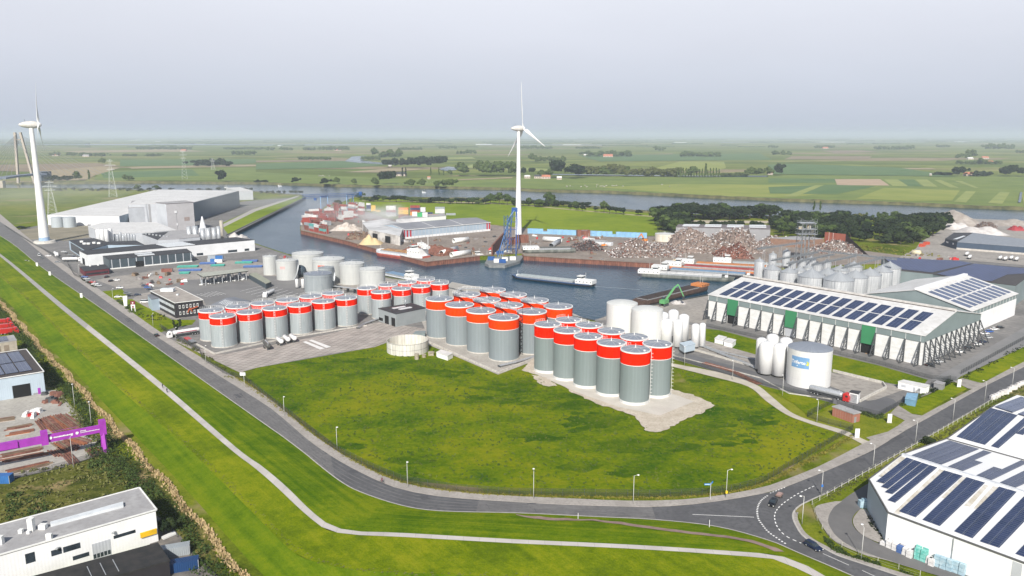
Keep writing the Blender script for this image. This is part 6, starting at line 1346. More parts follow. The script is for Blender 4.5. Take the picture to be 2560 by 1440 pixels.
# ---- scrub belt by the ditch at left, reeds along the foot of the dike
T_l=rs['toe']
mb=MB(); rn=random.Random(21)
vis=[i for i in range(NS) if T_l[i].y > 120 and T_l[i].x < -20]
for i in vis:
 for k in range(7):
  p=T_l[i].lerp(T_l[min(i+1,NS-1)],rn.random()); d=(T_l[min(i+1,NS-1)]-T_l[i]).normalized(); nr=Vector((-d.y,d.x,0)); nr=nr if nr.x < 0 else -nr
  q=p+nr*rn.uniform(3.0,9.5+2.5*math.sin(i*.21)); s_=rn.uniform(.8,1.9); leafblob(mb,(q.x,q.y,s_*.55),s_,s_*.9,26,.22,rn)
struct(mb,'ditch_scrub',fol_m,'stuff','belt of dark olive scrub along the ditch below the dike')
straw=mat('reed_straw',(.34,.24,.12),.95,0,c2=(.52,.40,.22),scale=.9,detail=5)
mb=MB()
for i in vis:
 for k in range(70):
  p=T_l[i].lerp(T_l[min(i+1,NS-1)],rn.random()); d=(T_l[min(i+1,NS-1)]-T_l[i]).normalized(); nr=Vector((-d.y,d.x,0)); nr=nr if nr.x < 0 else -nr; q=p+nr*(abs(rn.gauss(.9,.8))-.2+.6*math.sin(i*.7)); s_=rn.uniform(.6,1.4); a=rn.uniform(0,6.28); u=Vector((math.cos(a)*.3,math.sin(a)*.3,0)); tp=Vector((rn.uniform(-.3,.3),rn.uniform(-.3,.3),s_))
  q=Vector((q.x,q.y,-.5)); mb.add([q-u,q+u,q+tp+u*.5,q+tp-u*.5],[(0,1,2,3)])
struct(mb,'reeds',straw,'stuff','straw coloured reeds along the foot of the dike')
def leafmass(s,n,s0,s1,m,name,label,seed=3,leaf=.25,per=22,world=False):
 P=pts(s) if isinstance(s,str) else s; xs=[p.x for p in P]; ys=[p.y for p in P]; r_=random.Random(seed); mb=MB(); k=0; c=0
 while c < n and k < n*40:
  k+=1; x=r_.uniform(min(xs),max(xs)); y=r_.uniform(min(ys),max(ys))
  if inpoly(x,y,P): c+=1; q=r_.uniform(s0,s1); leafblob(mb,(x,y,q*.35),q,q*.75,per,leaf,r_)
 return struct(mb,name,m,'stuff',label)
leafmass('210,1130 275,1090 305,1150 380,1240 345,1260 300,1215 230,1180',130,.9,2.0,fol_m,'scrub','dark scrub beside the concrete yard',4)
leafmass('60,1180 200,1160 280,1170 340,1222 250,1250 120,1290 20,1320 -40,1300 -20,1230',170,.4,1.1,fol_y,'rough_weeds','tall olive weeds on the rough field',5)
leafmass('20,1240 110,1225 130,1290 20,1320',55,.8,1.6,fol_m,'scrub','clump of scrub behind the white workshop',6)
leafmass('155,990 200,1040 250,1100 235,1110 150,1000',60,.6,1.3,fol_y,'scrub','scrub between concrete yard and ditch',7)
leafmass('45,830 60,850 110,925 70,875 40,838',14,.6,1.2,fol_m,'scrub','scrub behind the pale blue workshop',7)
leafmass('650,925 825,892 937,872 967,864 1070,868 1240,942 1300,930 1345,942 1430,988 1585,1046 1640,1086 1785,1018 1757,1000 1690,925 1780,946 1960,1040 2100,1090 1900,1200 1830,1222 1640,1228 1280,1220 1010,1192 700,1020',2600,.18,.55,mat('tuft_green',(.035,.075,.008),.95,0,c2=(.10,.13,.012),scale=.08),'grass_tufts','darker tufts of grass scattered over the big meadow',61,.2,7)
# hedge-like verge between pavement and meadow fence
vg=smooth_line(pts('560,945 600,957 700,1027 840,1132 930,1180 1010,1212 1140,1233 1280,1242 1400,1247 1640,1249 1755,1243 1840,1232 1910,1214 2060,1138 2150,1088')); ig=smooth_line(pts('570,940 615,950 712,1020 850,1124 935,1170 1015,1202 1145,1224 1280,1234 1400,1239 1640,1241 1755,1235 1838,1225 1905,1206 2055,1128 2140,1080'))
mb=MB(); rn=random.Random(31); va=resample(vg,400); ia=resample(ig,400)
for i in range(400):
 for k in range(3): q=va[i].lerp(ia[i],rn.random()*.8+.1)+Vector((rn.uniform(-.4,.4),rn.uniform(-.3,.3),0)); s_=rn.uniform(.25,.6); leafblob(mb,(q.x,q.y,s_*.3),s_,s_*.7,12,.15,rn)
struct(mb,'verge_scrub',fol_yy,'stuff','yellow green scrub along the fence of the big meadow')
leafmass('2060,1235 2200,1170 2330,1100 2460,1020 2560,962 2600,950 2560,985 2450,1050 2330,1125 2255,1140 2170,1195 2070,1255',330,.25,.7,fol_y,'verge_scrub','dry olive scrub between the road and the white solar hall',8,.16,14)
leafmass('2048,1330 2065,1345 2120,1385 2180,1402 2300,1445 2330,1460 2240,1425 2140,1400 2080,1378',130,.3,.7,fol_m,'verge_scrub','dark scrub in the verge beside the curving road',9,.16,14)
leafmass('2175,1290 2200,1318 2212,1350 2205,1353 2165,1300',40,.3,.7,fol_d,'verge_scrub','dark weeds at the foot of the shaded side wall of the white hall',10,.16,14)
for s,l,m_ in (('2405,945 2415,938 2560,860 2700,785 2700,792 2560,870 2418,948','hedge along the service road by the buttressed hall',fol_d),('2320,985 2345,975 2380,955 2375,950 2340,965','hedge beside the utility cabin',fol_d),('2250,1015 2258,1018 2330,975 2322,972','low hedge in front of the site cabin',fol_m),('2150,1035 2192,1048 2212,1042 2205,1035 2190,1040 2155,1028','low hedge right of the brick hut',fol_m),('290,752 310,770 330,785 340,782 318,764 300,750','clipped hedge beside the car park',fol_m),('200,690 205,700 238,722 240,716 215,697','hedge round the small car park',fol_d),('400,822 440,850 500,885 560,928 566,922 505,880 446,846 408,818','yellowing hedge in front of the short silver silos',fol_y)):
 leafmass(s,70,.5,1.0,m_,'hedge',l,12,.2,16)
leafmass('2040,598 2100,612 2180,628 2260,640 2350,642 2345,634 2250,626 2150,612 2060,596',120,.4,1.2,fol_yy,'dry_grass','dry yellow grass in front of the woods',13,.5,12)
leafmass('340,785 375,782 430,792 410,805 365,800',30,.5,1.2,fol_d,'shrubbery','dark shrubs in the office garden',14,.2,20)
for k,(x,y) in enumerate(((436,822),(443,832),(450,820))): tree(G(x,y),5,3,'talld',f'small dark conifer in the office garden, {ORD[k]} of three','three small conifers')
tree(G(410,1340),5,3.2,'roundd','small round street tree in the planter, left of two','two small trees by the white workshop'); tree(G(427,1335),5,3.2,'roundd','small round street tree in the planter, right of two','two small trees by the white workshop')
P=pts('403,1347 436,1332 441,1338 409,1352'); solo(MB().prism(P,0,.6),'planter',whitem,'white slab planter edge beside the white workshop','planter')
tree(G(2323,1115),3.2,4.2,'roundd','solitary round bush beside the fence near the white solar hall',None,'bush','bush')
tree(G(55,572),4,9,'bushyd','dark bush by the road left of the big wind turbine',None,'bush','bush')
# ---- fences
wire=bpy.data.materials.new('fence_mesh'); wire.use_nodes=True; N=wire.node_tree.nodes; L=wire.node_tree.links; b=N['Principled BSDF']; b.inputs['Base Color'].default_value=(.03,.035,.035,1); b.inputs['Alpha'].default_value=.34; b.inputs['Roughness'].default_value=.7
def fence(s,h,label,step=3.0,m=None,mesh=True,group=None,pr=.05):
 P=pts(s) if isinstance(s,str) else s; L_=sum((P[i+1]-P[i]).length for i in range(len(P)-1)); n=max(3,int(L_/step)); Q=resample(P,n); c=Q[0]; t=root('fence',label,'fence',(c.x,c.y,0),0,group)
 b=MB()
 if m:
  pme=MB().tube((0,0,0),(0,0,h),pr,5).mesh('post',m)
  for q in Q[:100]: o=bpy.data.objects.new('post',pme); col.objects.link(o); o.parent=t; o.location=Vector((q.x,q.y,0))-Vector((c.x,c.y,0))
 else:
  for q in Q: b.tube(q,q+Vector((0,0,h)),pr,4)
 for i in range(n-1):
  for z in (h,h*.5,.1): b.tube(Q[i]+Vector((0,0,z)),Q[i+1]+Vector((0,0,z)),.022,3)
 part(b,'rails' if m else 'frame',m or dark_m,t,True)
 if mesh:
  f=MB(); [f.quad(Q[i]+Vector((0,0,.05)),Q[i+1]+Vector((0,0,.05)),Q[i+1]+Vector((0,0,h-.03)),Q[i]+Vector((0,0,h-.03))) for i in range(n-1)]; part(f,'wire_mesh',wire,t,True)
fence('505,898 560,935 610,950 700,1020 840,1128 930,1174 1010,1207 1140,1228 1280,1238 1640,1243 1755,1238 1838,1228 1905,1209 2132,1075',2.2,'long dark mesh fence round the big meadow')
fence('2132,1075 2070,1060 2018,1043',2.0,'thin mesh fence along the pale track by the brick hut')
fence('2018,1043 2083,1009',2.4,'dark gate fence across the pale track')
fence('400,818 440,845 500,880 505,898',2.2,'dark fence in front of the white tanker lorry and silos')
fence('1763,816 1895,846 2077,882 2200,912 2325,948 2390,952',1.8,'thin fence between grass strip and service road',pr=.04)
fence('1683,896 1780,926 1920,966 2082,1007',1.8,'thin fence along the grey yard behind the tall silos',pr=.04)
fence('2030,1262 2075,1236 2195,1168 2310,1104 2455,1021 2560,958 2700,884',1.6,'wire fence with pale posts along the right hand road',4,mat('post_pale',(.42,.42,.36),.8),False,pr=.10)
fence('2030,1262 2042,1300 2062,1335 2110,1372 2180,1402 2300,1440',1.4,'wire fence with pale posts round the bend',4,MATS['post_pale'],False,pr=.07)
fence('2402,937 2560,850 2700,775',2.2,'black fence along the service road right of the buttressed hall')
fence('2092,1016 2195,1043 2245,1016 2330,966 2376,950',2.2,'black fence along the road side of the tank yard')
fence('272,1135 150,1173 0,1206 -100,1232',2.0,'mesh fence at the front of the steel yard')
fence('140,977 205,1050 272,1135',1.0,'low pale kerb fence along the steel yard',4,MATS['post_pale'],False)
fence('12,566 80,610 165,655',2.0,'dark fence beside the road below the big wind turbine')
fence('170,662 186,690 200,695',2.0,'dark fence beside the low dark red building')
fence('1560,592 1643,592 1643,540',1.4,'thin fence at the right end of the bright meadow')
# ---- street lamps
def lamp_proto(h=8.0):
 t=root('street_lamp','','street lamp'); b=MB(); b.tube((0,0,0),(0,0,h),.11,8,.06); part(b,'pole',mat('lamp_pole',(.50,.50,.48),.6),t)
 b=MB(); b.tube((0,0,h-.1),(.9,0,h+.25),.045,6); part(b,'arm',MATS['lamp_pole'],t); b=MB(); b.lathe((1.15,0,h+.2),[(.05,-.12),(.32,-.08),(.30,.08),(.02,.14)],10); part(b,'lamp_head',wht,t); return t
lp=lamp_proto(); first=True
def lamp(x,y,label,h=8.0,rz=90,name=None):
 global first
 o=lp if first else copy_tree(lp); first=False; p=G(x,y); o.location=p; o.rotation_euler=(0,0,R(rz)); o.scale=(1,1,h/8.0); o['label']=label; o['group']='street lamps'; return o
for x,y,h,rz,l in ((711,1040,7.5,-60,'street lamp by the road, nearest the silo yard corner'),(843,1125,8,-60,'street lamp by the meadow where the road starts to bend'),(1019,1220,8.3,-75,'street lamp just behind the road bend'),(1334,1250,8.6,90,'street lamp at the middle of the meadow front'),(1583,1261,8.5,0,'street lamp in front of the meadow, right of the middle one'),(1815,1246,8.5,0,'street lamp carrying a yellow box near the junction'),(2005,1310,7.9,200,'street lamp on the grass inside the road bend'),(2053,1240,7.6,180,'street lamp with small blue sign at the junction'),(2182,1172,7.8,150,'street lamp on the right hand road, first after the junction'),(2288,1110,7.9,150,'street lamp on the right hand road, second after the junction'),(2382,1051,7.9,150,'street lamp on the right hand road, third after the junction'),(2461,1004,8,150,'street lamp on the right hand road, fourth after the junction'),(2530,968,8,150,'street lamp on the right hand road, fifth after the junction'),
 (2153,1397,8.2,90,'street lamp in the verge beside the blocks and bales'),(2042,1056,8,90,'street lamp beside the dark gate fence'),(1956,990,8,90,'street lamp between the lettered tank and the meadow track'),(1831,950,8,90,'street lamp left of the lettered tank'),(1711,913,8,90,'street lamp by the fence right of the tall silos'),(515,910,8,90,'street lamp at the corner of the silver silo yard'),(440,850,6,90,'street lamp beside the white tanker lorry'),(383,817,7,90,'street lamp at the office garden'),(283,755,8,90,'street lamp beside the grass corner in the estate'),(237,735,8,90,'street lamp in front of the small car park'),(198,690,8,90,'street lamp beside the low dark red building'),(187,1018,8.5,120,'street lamp on the scrub belt, left of two'),(229,1066,8.5,120,'street lamp on the scrub belt, right of two'),(184,1170,10,90,'tall lamp post in front of the purple gantry beam'),(2435,1120,8,90,'x')):
 if l != 'x': lamp(x,y,l,h,rz)
for k,(x,y) in enumerate(((1445,1303),(1773,1320))): solo(MB().tube(G(x,y),G(x,y)+Vector((0,0,2.3)),.07,6),'marker_post',wht,f'short white marker post in the dike grass, {["left", "right"][k]} of two','post','white marker posts')
p=G(1815,1246); b=MB(); b.box((p.x,p.y-.2,2.0),(.55,.4,.7)); solo(b,'yellow_box',mat('box_yellow',(.75,.52,.02),.5),'small yellow box strapped to a street lamp','box')
p=G(2053,1240); b=MB(); b.box((p.x,p.y-.2,3.2),(.5,.1,.7)); solo(b,'blue_sign',mat('traffic_blue',(.03,.16,.50),.5),'small blue traffic sign on a lamp post at the junction','sign')
# direction sign
p=G(1775,1250); t=root('signpost','blue direction signs with white lettering on a pale pole','signpost',p); part(MB().tube((0,0,0),(0,0,5.2),.09,6),'pole',MATS['lamp_pole'],t)
sb_=mat('sign_bright_blue',(.02,.22,.62),.5); f=part(MB().box((-.95,0,4.7),(1.7,.08,.45)),'sign_arm',sb_,t); 
part(MB().box((-1.0,-.06,4.72),(1.3,.02,.12)),'white_bar',wht,f); f=part(MB().beam((.1,.1,4.9),(.9,1.2,4.9),.08,.5),'sign_arm',sb_,t)
# advertising panels on the verge
ad_m=mat('board_white',(.74,.74,.72),.5,0,var=.03)
for k,(x,y) in enumerate(((93,667),(125,690),(204,746),(2142,1095),(2223,1057),(2397,968))):
 p=G(x,y); t=root('info_board',f'upright white panel, {["first by the road at far left", "second by the road at left", "third by the road at left", "beside the lowest driveway at right", "beside the driveway right of the brick hut", "beside the service road entrance"][k]}','board',p,0,'upright white panels along the roads')
 part(MB().box((0,0,1.75),(1.5,.25,3.1)),'panel',ad_m,t); part(MB().box((0,0,.12),(1.7,.6,.24)),'base',concm,t)
# estate signs
p=G(611,962); t=root('lit_sign','white box sign on a pole beside the road at the silo yard corner','sign',p); part(MB().tube((0,0,0),(0,0,5),.09,6),'pole',MATS['lamp_pole'],t); part(MB().box((-.4,0,4.6),(2.2,.3,1.2)),'sign_box',wht,t)
p=G(334,779); t=root('entrance_sign','white legged sign with dark red star panel at the office garden','sign',p)
for sx_ in (-1.0,1.0): part(MB().box((sx_,0,2.2),(.35,.4,4.4)),'leg',wht,t)
part(MB().box((0,0,5.2),(2.6,.45,2.0)),'top_panel',mat('maroon',(.17,.015,.03),.5),t); part(MB().box((0,-.05,3.2),(2.1,.45,2.0)),'middle_panel',wht,t); part(MB().box((0,-.32,2.9),(1.3,.1,.9)),'logo',MATS['maroon'],t)
b=MB(); star=[(.62*(1 if k % 2==0 else .42)*math.cos(math.pi/2+k*math.pi/5),-.26,5.2+.62*(1 if k % 2==0 else .42)*math.sin(math.pi/2+k*math.pi/5)) for k in range(10)]; b.add([(0,-.26,5.2)]+star,[(0,k+1,(k+1) % 10+1) for k in range(10)]); part(b,'star',wht,t)
p=G(314,766); t=root('totem_sign','tall white pylon sign beside the office car park','sign',p); b=MB(); b.add([(-.9,0,0),(.9,0,0),(1.5,0,6.5),(-1.3,0,6.2),(-.9,.4,0),(.9,.4,0),(1.5,.4,6.5),(-1.3,.4,6.2)],[(0,1,2,3),(5,4,7,6),(1,5,6,2),(4,0,3,7),(3,2,6,7)]); part(b,'panel',ad_m,t); part(MB().box((0,.2,.15),(2.2,.8,.3)),'base',concm,t)
# ================================================================= WIND TURBINES
turb=mat('turbine_white',(.74,.74,.73),.5,0,var=.02,scale=.1)
def turbine(x,yb,yh,theta,rot,Lb,label,r0,r1,nac=1.0,foot=None):
 p=G(x,yb); h=HG(x,yb,yh); t=root('wind_turbine',label,'wind turbine',p)
 part(MB().lathe((0,0,0),[(r0*(1-q)**1.6+r1*(1-(1-q)**1.6),h*q) for q in [i/14 for i in range(15)]],32),'tower',turb,t)
 if foot: part(MB().lathe((0,0,0),[(r0*1.005,.3),(r0*.985,5.5)],32),'foot_band',mat('foot_blue',(.30,.42,.60),.6),t); part(MB().cyl((0,0),r0*2.2,0,2.2,32,r0*1.9),'plinth',concm,t)
 th=R(theta); ax=Vector((math.cos(th),math.sin(th),0)); sd_=Vector((-math.sin(th),math.cos(th),0)); hub=Vector((0,0,h+1.5))+ax*5.0*nac
 prof=[(-8.5,.15),(-7.8,1.0),(-5.5,2.0),(-2.5,2.7),(0,3.0),(2.4,2.9),(4.2,2.4)]; rings=[]
 for a,r_ in prof: c=Vector((0,0,h+1.5))+ax*a*nac; rings.append([c+(sd_*math.cos(q)+Vector((0,0,1))*math.sin(q))*r_*nac for q in [2*math.pi*k/20 for k in range(20)]])
 part(MB().loft(rings),'nacelle',mat('nacelle',(.55,.53,.50),.6,0,var=.1,scale=.5),t)
 rings=[]
 for a,r_ in ((4.3,2.35),(5.6,2.2),(6.8,1.5),(7.4,.5)): c=Vector((0,0,h+1.5))+ax*a*nac; rings.append([c+(sd_*math.cos(q)+Vector((0,0,1))*math.sin(q))*r_*nac for q in [2*math.pi*k/16 for k in range(16)]])
 part(MB().loft(rings),'hub',turb,t); c=Vector((0,0,h+1.5))-ax*4*nac+Vector((0,0,2.6*nac)); part(MB().tube(c,c+Vector((0,0,2)),.12),'mast',dark_m,t)
 for k in range(3):
  a=R(rot+120*k); dirv_=Vector((0,0,1))*math.cos(a)+sd_*math.sin(a); perp=(-Vector((0,0,1))*math.sin(a)+sd_*math.cos(a)); rings=[]
  for q,ch,tw in ((.02,1.5,80),(.06,1.6,70),(.12,3.2,40),(.2,3.9,25),(.35,3.0,14),(.55,2.1,8),(.75,1.4,4),(.92,.9,2),(1.0,.15,2)):
   tw_=R(tw); cd=perp*math.cos(tw_)+ax*math.sin(tw_); tn=-perp*math.sin(tw_)+ax*math.cos(tw_); tk=ch*(.5 if q < .1 else .18); c=hub+dirv_*Lb*q+ax*(q*q*1.5)
   rings.append([c+cd*ch*.5*math.cos(w_)*1.0+tn*tk*.5*math.sin(w_)+cd*ch*.15 for w_ in [2*math.pi*j/10 for j in range(10)]])
  part(MB().loft(rings),'blade',turb,t)
turbine(1296,586,325,27,8,47,'white wind turbine in the middle behind the blue floating crane',3.6,1.6)
turbine(112,607,316,27,10,40,'big white wind turbine at the left beside the road, rotor seen edge-on',4.6,1.9,1.15,True)
# ================================================================= CABLE BRIDGE, POWER PYLONS
p=G(66,458); zd=HG(66,458,436); zt_=HG(66,458,331); ppm=FPX/math.hypot(p.y,CAM_H); t=root('cable_bridge','hazy cable stayed bridge with a tall A shaped pylon at far left','bridge',p)
b=MB(); w2=20/ppm; b.beam((-w2*1.0,0,0),(-w2*.35,0,zd),4.5); b.beam((-w2*1.0+w2*.2,0,zd),(-w2*.55,0,zt_),4.0); b.beam((w2*.95,0,0),(w2*.85,0,zd),4.5)
b=MB(); b.beam((-20/ppm,0,0),(-13/ppm,0,zt_),4.2); b.beam((20/ppm,0,0),(0,0,zt_),4.2); b.beam((-14/ppm,0,zt_*.86),(0-2/ppm,0,zt_*.86),2); part(b,'pylon',mat('pylon_beige',(.42,.37,.31),.8),t)
dk=MB(); Pn_=[G(-300,470,zd*.5),G(-100,455,zd*.7),G(0,446,zd*.92),G(40,440,zd),G(85,436,zd*1.05),G(112,435,zd*1.05)]
for i in range(len(Pn_)-1): dk.beam(Pn_[i],Pn_[i+1],22,3.5)
part(dk,'deck',mat('deck_grey',(.16,.19,.24),.7),t,True); b=MB(); bx=[G(98,452),G(118,452)]; b.box(((bx[0].x+bx[1].x)/2,bx[0].y,zd*.55),(20/ppm,40,zd*1.1)); part(b,'abutment',mat('deck_dark',(.10,.13,.18),.8),t,True)
b=MB()
for x in (-40,6): q=G(x,470); b.box((q.x,q.y,zd*.35),(9,9,zd*.8))
part(b,'pier',MATS['pylon_beige'],t,True)
cb=MB(); top_l=p+Vector((-8/ppm,0,0))
for k in range(9):
 for sg in (-1,1):
  q=(Pn_[3].lerp(Pn_[1],(k+1)/9*.9) if sg < 0 else Pn_[4]+Vector(((k+1)*14,6*(k+1),-k*.6))); cb.tube(Vector((top_l.x,top_l.y,zt_*(.97-.035*(8-k)*.6))),q,.35,4)
part(cb,'cables',mat('cable_grey',(.22,.22,.22),.7),t,True)
def pylon(x,yb,yt,label,w_=6.0):
 p=G(x,yb); h=HG(x,yb,yt); t=root('power_pylon',label,'pylon',p,.4); b=MB(); n=9; r_=lambda z: w_*(1-z/h)*.9+.6
 for ix,iy in ((-1,-1),(1,-1),(1,1),(-1,1)): b.tube((ix*r_(0),iy*r_(0),0),(ix*.6,iy*.6,h),.2,4,.12)
 for k in range(n):
  z0,z1=h*k/n,h*(k+1)/n; a,c=r_(z0),r_(z1)
  for (ix,iy),(jx,jy) in (((-1,-1),(1,-1)),((1,-1),(1,1)),((1,1),(-1,1)),((-1,1),(-1,-1))): b.tube((ix*a,iy*a,z0),(jx*c,jy*c,z1),.08,3); b.tube((jx*a,jy*a,z0),(ix*c,iy*c,z1),.08,3)
 part(b,'lattice',mat('pylon_steel',(.50,.52,.50),.6),t); b=MB()
 for z,L_ in ((h*.95,5),(h*.84,8),(h*.73,6)): b.beam((-L_,0,z),(L_,0,z),.5,.5); b.tube((-L_,0,z),(0,0,z+2.5),.12,4); b.tube((L_,0,z),(0,0,z+2.5),.12,4)
 part(b,'crossarm',MATS['pylon_steel'],t)
pylon(283,492,398,'hazy power pylon behind the left end of the big warehouse'); pylon(462,448,376,'hazy power pylon beyond the river, tallest one'); pylon(132,538,452,'hazy power pylon just right of the big wind turbine',5); pylon(533,425,396,'small far power pylon beside the dark tree clump')
# ================================================================= VEHICLES
def hd(x0,y0,x1,y1): a=G(x0,y0); b_=G(x1,y1); return math.atan2(b_.y-a.y,b_.x-a.x)
def paint(n,c,r_=.3,metal=0): return mat('paint_'+n,c,r_,metal,var=.02,scale=1,spec=.6)
PC={'black': (.012,.012,.014),'navy': (.012,.02,.05),'white': (.72,.72,.72),'grey': (.16,.17,.18),'silver': (.42,.43,.44),'red': (.45,.02,.02),'blue': (.03,.10,.35),'maroon': (.16,.015,.03),'orange': (.70,.22,.02),'green': (.10,.32,.12),'cream': (.62,.55,.36),'teal': (.04,.36,.28)}
tyre=mat('tyre',(.015,.015,.015),.9,0,var=.1); lampw=mat('headlight',(.75,.75,.70),.2); lampr=mat('tail_light',(.35,.01,.01),.3)
def wheels(t,xs,y,r,w=.25):
 for x in xs:
  for s_ in (-1,1):
   m_=MB(); m_.tube((x,s_*(y-w/2),r),(x,s_*(y+w/2),r),r,12); wv=part(m_,'wheel',tyre,t); m_=MB(); m_.tube((x,s_*(y+w/2-.02),r),(x,s_*(y+w/2+.015),r),r*.55,10); part(m_,'rim',galv,wv)
def car(x,y,h,c,label,L=4.4,van=False,group='parked cars',z=.03):
 p=G(x,y); t=root('car',label,'van' if van else 'car',(p.x,p.y,z),h,group); w=.88
 sec=[(-L/2,.45,.75,.80),(-L/2+.15,.32,.95,.86),(-L*.2,.3,1.0,.88),(L*.18,.3,.95,.88),(L*.40,.3,.82,.86),(L/2,.42,.62,.74)]
 if van: sec=[(a,b_,c_*1.15,d_) for a,b_,c_,d_ in sec]
 rings=[[(a,-d_,b_),(a,-d_,c_*.8),(a,-d_*.93,c_),(a,d_*.93,c_),(a,d_,c_*.8),(a,d_,b_)] for a,b_,c_,d_ in sec]
 part(MB().loft([[Vector(q) for q in r_] for r_ in rings],smooth=False),'body',paint(c,PC[c]),t)
 top=1.45 if not van else 2.0; r0,r1=(-L*.46 if 'wagon' in label or van else -L*.38),(L*.22 if not van else L*.38)
 b=MB(); zb=.93 if not van else 1.1; b.add([(r0,-w*.9,zb),(r1,-w*.9,zb),(r1,w*.9,zb),(r0,w*.9,zb),(r0+.25,-w*.72,top),(r1-.75,-w*.72,top),(r1-.75,w*.72,top),(r0+.25,w*.72,top)],[(4,5,6,7),(0,1,5,4),(1,2,6,5),(2,3,7,6),(3,0,4,7)]); part(b,'windows',glass,t)
 b=MB(); b.box(((r0+r1-.5)/2,0,top+.01),(r1-r0-1.0,w*1.42,.04)); part(b,'roof',paint(c,PC[c]),t); wheels(t,(-L*.31,L*.31),.80,.32)
 for s_ in (-.6,.6): part(MB().box((L/2-.05,s_,.62),(.12,.3,.14)),'headlight',lampw,t); part(MB().box((-L/2+.03,s_,.78),(.1,.3,.14)),'tail_light',lampr,t)
 return t
def truck_cab(t,x0,c,w=1.25):
 b=MB(); rings=[]
 for x,zt in ((0,3.3),(.6,3.55),(1.5,3.35),(2.1,2.3),(2.25,1.9),(2.3,.5)): rings.append([Vector((x0+x,-w,.5)),Vector((x0+x,-w,zt-.15)),Vector((x0+x,-w*.9,zt)),Vector((x0+x,w*.9,zt)),Vector((x0+x,w,zt-.15)),Vector((x0+x,w,.5))])
 cb=part(b.loft(rings,smooth=False),'cab',paint(c,PC[c]),t); b=MB(); b.quad((x0+2.13,-w*.85,2.2),(x0+2.13,w*.85,2.2),(x0+1.58,w*.8,3.2),(x0+1.58,-w*.8,3.2)); part(b,'windscreen',glass,cb)
 b=MB(); [b.box((x0+1.35,s_*(w+.005),2.4),(.9,.04,.7)) for s_ in (-1,1)]; part(b,'side_window',glass,cb)
 for s_ in (-.85,.85): part(MB().box((x0+2.3,s_,.95),(.08,.35,.2)),'headlight',lampw,cb)
def tanker(x,y,h,c,label,tk=None,L=13.5,cab=True,stripe=None,cat='tanker lorry',name='tanker_lorry',group=None):
 p=G(x,y); t=root(name,label,cat,(p.x,p.y,.03),h,group); b=MB(); r_=1.1; xa=-L/2; xb=L/2-(2.9 if cab else .2); n=16; rings=[]
 for x_,q in ((xa,.55),(xa+.2,.9),(xa+.5,1.0),(xb-.5,1.0),(xb-.2,.9),(xb,.55)): rings.append([Vector((x_,r_*1.05*q*math.cos(2*math.pi*k/n),2.35+r_*q*math.sin(2*math.pi*k/n))) for k in range(n)])
 part(b.loft(rings),'tank',tk or white_p,t); part(MB().box(((xa+L/2-1)/2,0,.95),(L-1.2,1.0,.35)),'chassis',dark_m,t)
 b=MB(); b.box(((xa+xb)/2,0,3.5),(xb-xa-1.5,.5,.12)); [b.lathe((xa+1.5+k*(xb-xa-3)/3,0,3.45),[(.35,0),(.35,.2),(.01,.22)],10) for k in range(4)]; part(b,'catwalk',galv,t)
 wheels(t,(xa+1.2,xa+2.5,xa+3.8)+((L/2-1.3,L/2-4.2) if cab else ()),1.05,.5,.3)
 if cab: truck_cab(t,L/2-2.4,c)
 else: part(MB().box((xb-1.2,0,.6),(.2,1.4,1.1)),'landing_leg',dark_m,t)
 if stripe:
  for s_ in (-1,1): part(MB().box(((xa+xb)/2,s_*1.165,2.3),((xb-xa)*.75,.03,.38)),'stripe',stripe,t)
 return t
steel_t=mat('polished_steel',(.45,.47,.50),.25,.35,var=.1,scale=2); cream=mat('cream_tank',(.60,.54,.38),.5); dkt=mat('dark_tank',(.08,.08,.075),.5)
hr=hd(350,860,640,1062)
car(391,841,hr+math.pi,'black','small black car driving on the left road near the white tanker lorry',3.9,group=None,z=.12)
c_=car(1932,1262,hd(1945,1240,1925,1275),'black','black car with a flat trailer turning at the junction',4.5,group=None,z=.12)
p=G(1948,1243); t=root('trailer','small open trailer with brown load behind the black car','trailer',(p.x,p.y,.12),hd(1950,1240,1932,1262)); part(MB().box((0,0,.7),(2.4,1.5,.35)),'bed',mat('trailer_brown',(.20,.14,.12),.8),t); part(MB().tube((1.2,0,.5),(2.2,0,.5),.06),'drawbar',dark_m,t); wheels(t,(0,),.8,.3)
part(MB().box((0,0,.95),(1.9,1.1,.2)),'load',mat('load_pink',(.32,.22,.20),.9),t)
car(2033,1371,hd(2005,1355,2060,1386),'navy','navy estate wagon driving past the junction',4.8,group=None,z=.12)
for k,(x,y,c,l) in enumerate(((212,694,'blue','leftmost blue car'),(217,699,'silver','silver car next to the blue one'),(223,703,'grey','grey car in the middle'),(231,707,'red','red car'),(238,712,'white','white car'),(246,716,'silver','rightmost silver car'))): car(x,y,.25,c,l+' in the small roadside car park at left')
for x,y,c,l,h_ in ((268,694,'black','dark car beside the red van in the yard',1.4),(278,704,'black','black car at the centre of the yard',1.4),(292,702,'white','white car right of the black one in the yard',.2),(300,721,'white','white car driving in the estate entrance',.2),(362,716,'navy','upper navy car beside the green wedge',.3),(369,720,'blue','middle blue car beside the green wedge',.3),(375,725,'navy','lower navy car at the office porch',.3),(296,744,'white','white car at the left of the office car park',.3),(318,735,'grey','grey car at the back of the office car park',.4),(324,741,'black','black car in front of the grey one at the office',.4),(344,739,'navy','navy car at the right of the office car park',.4),(122,641,'white','white car parked below the wind turbine',.1),(144,657,'grey','grey car below the white lorry',.2),(160,631,'silver','first car by the dark flat roofed block',.2),(168,635,'black','second car by the dark flat roofed block',.2),(177,639,'grey','third car by the dark flat roofed block',.2),(187,642,'navy','fourth car by the dark flat roofed block',.2)): car(x,y,h_,c,l)
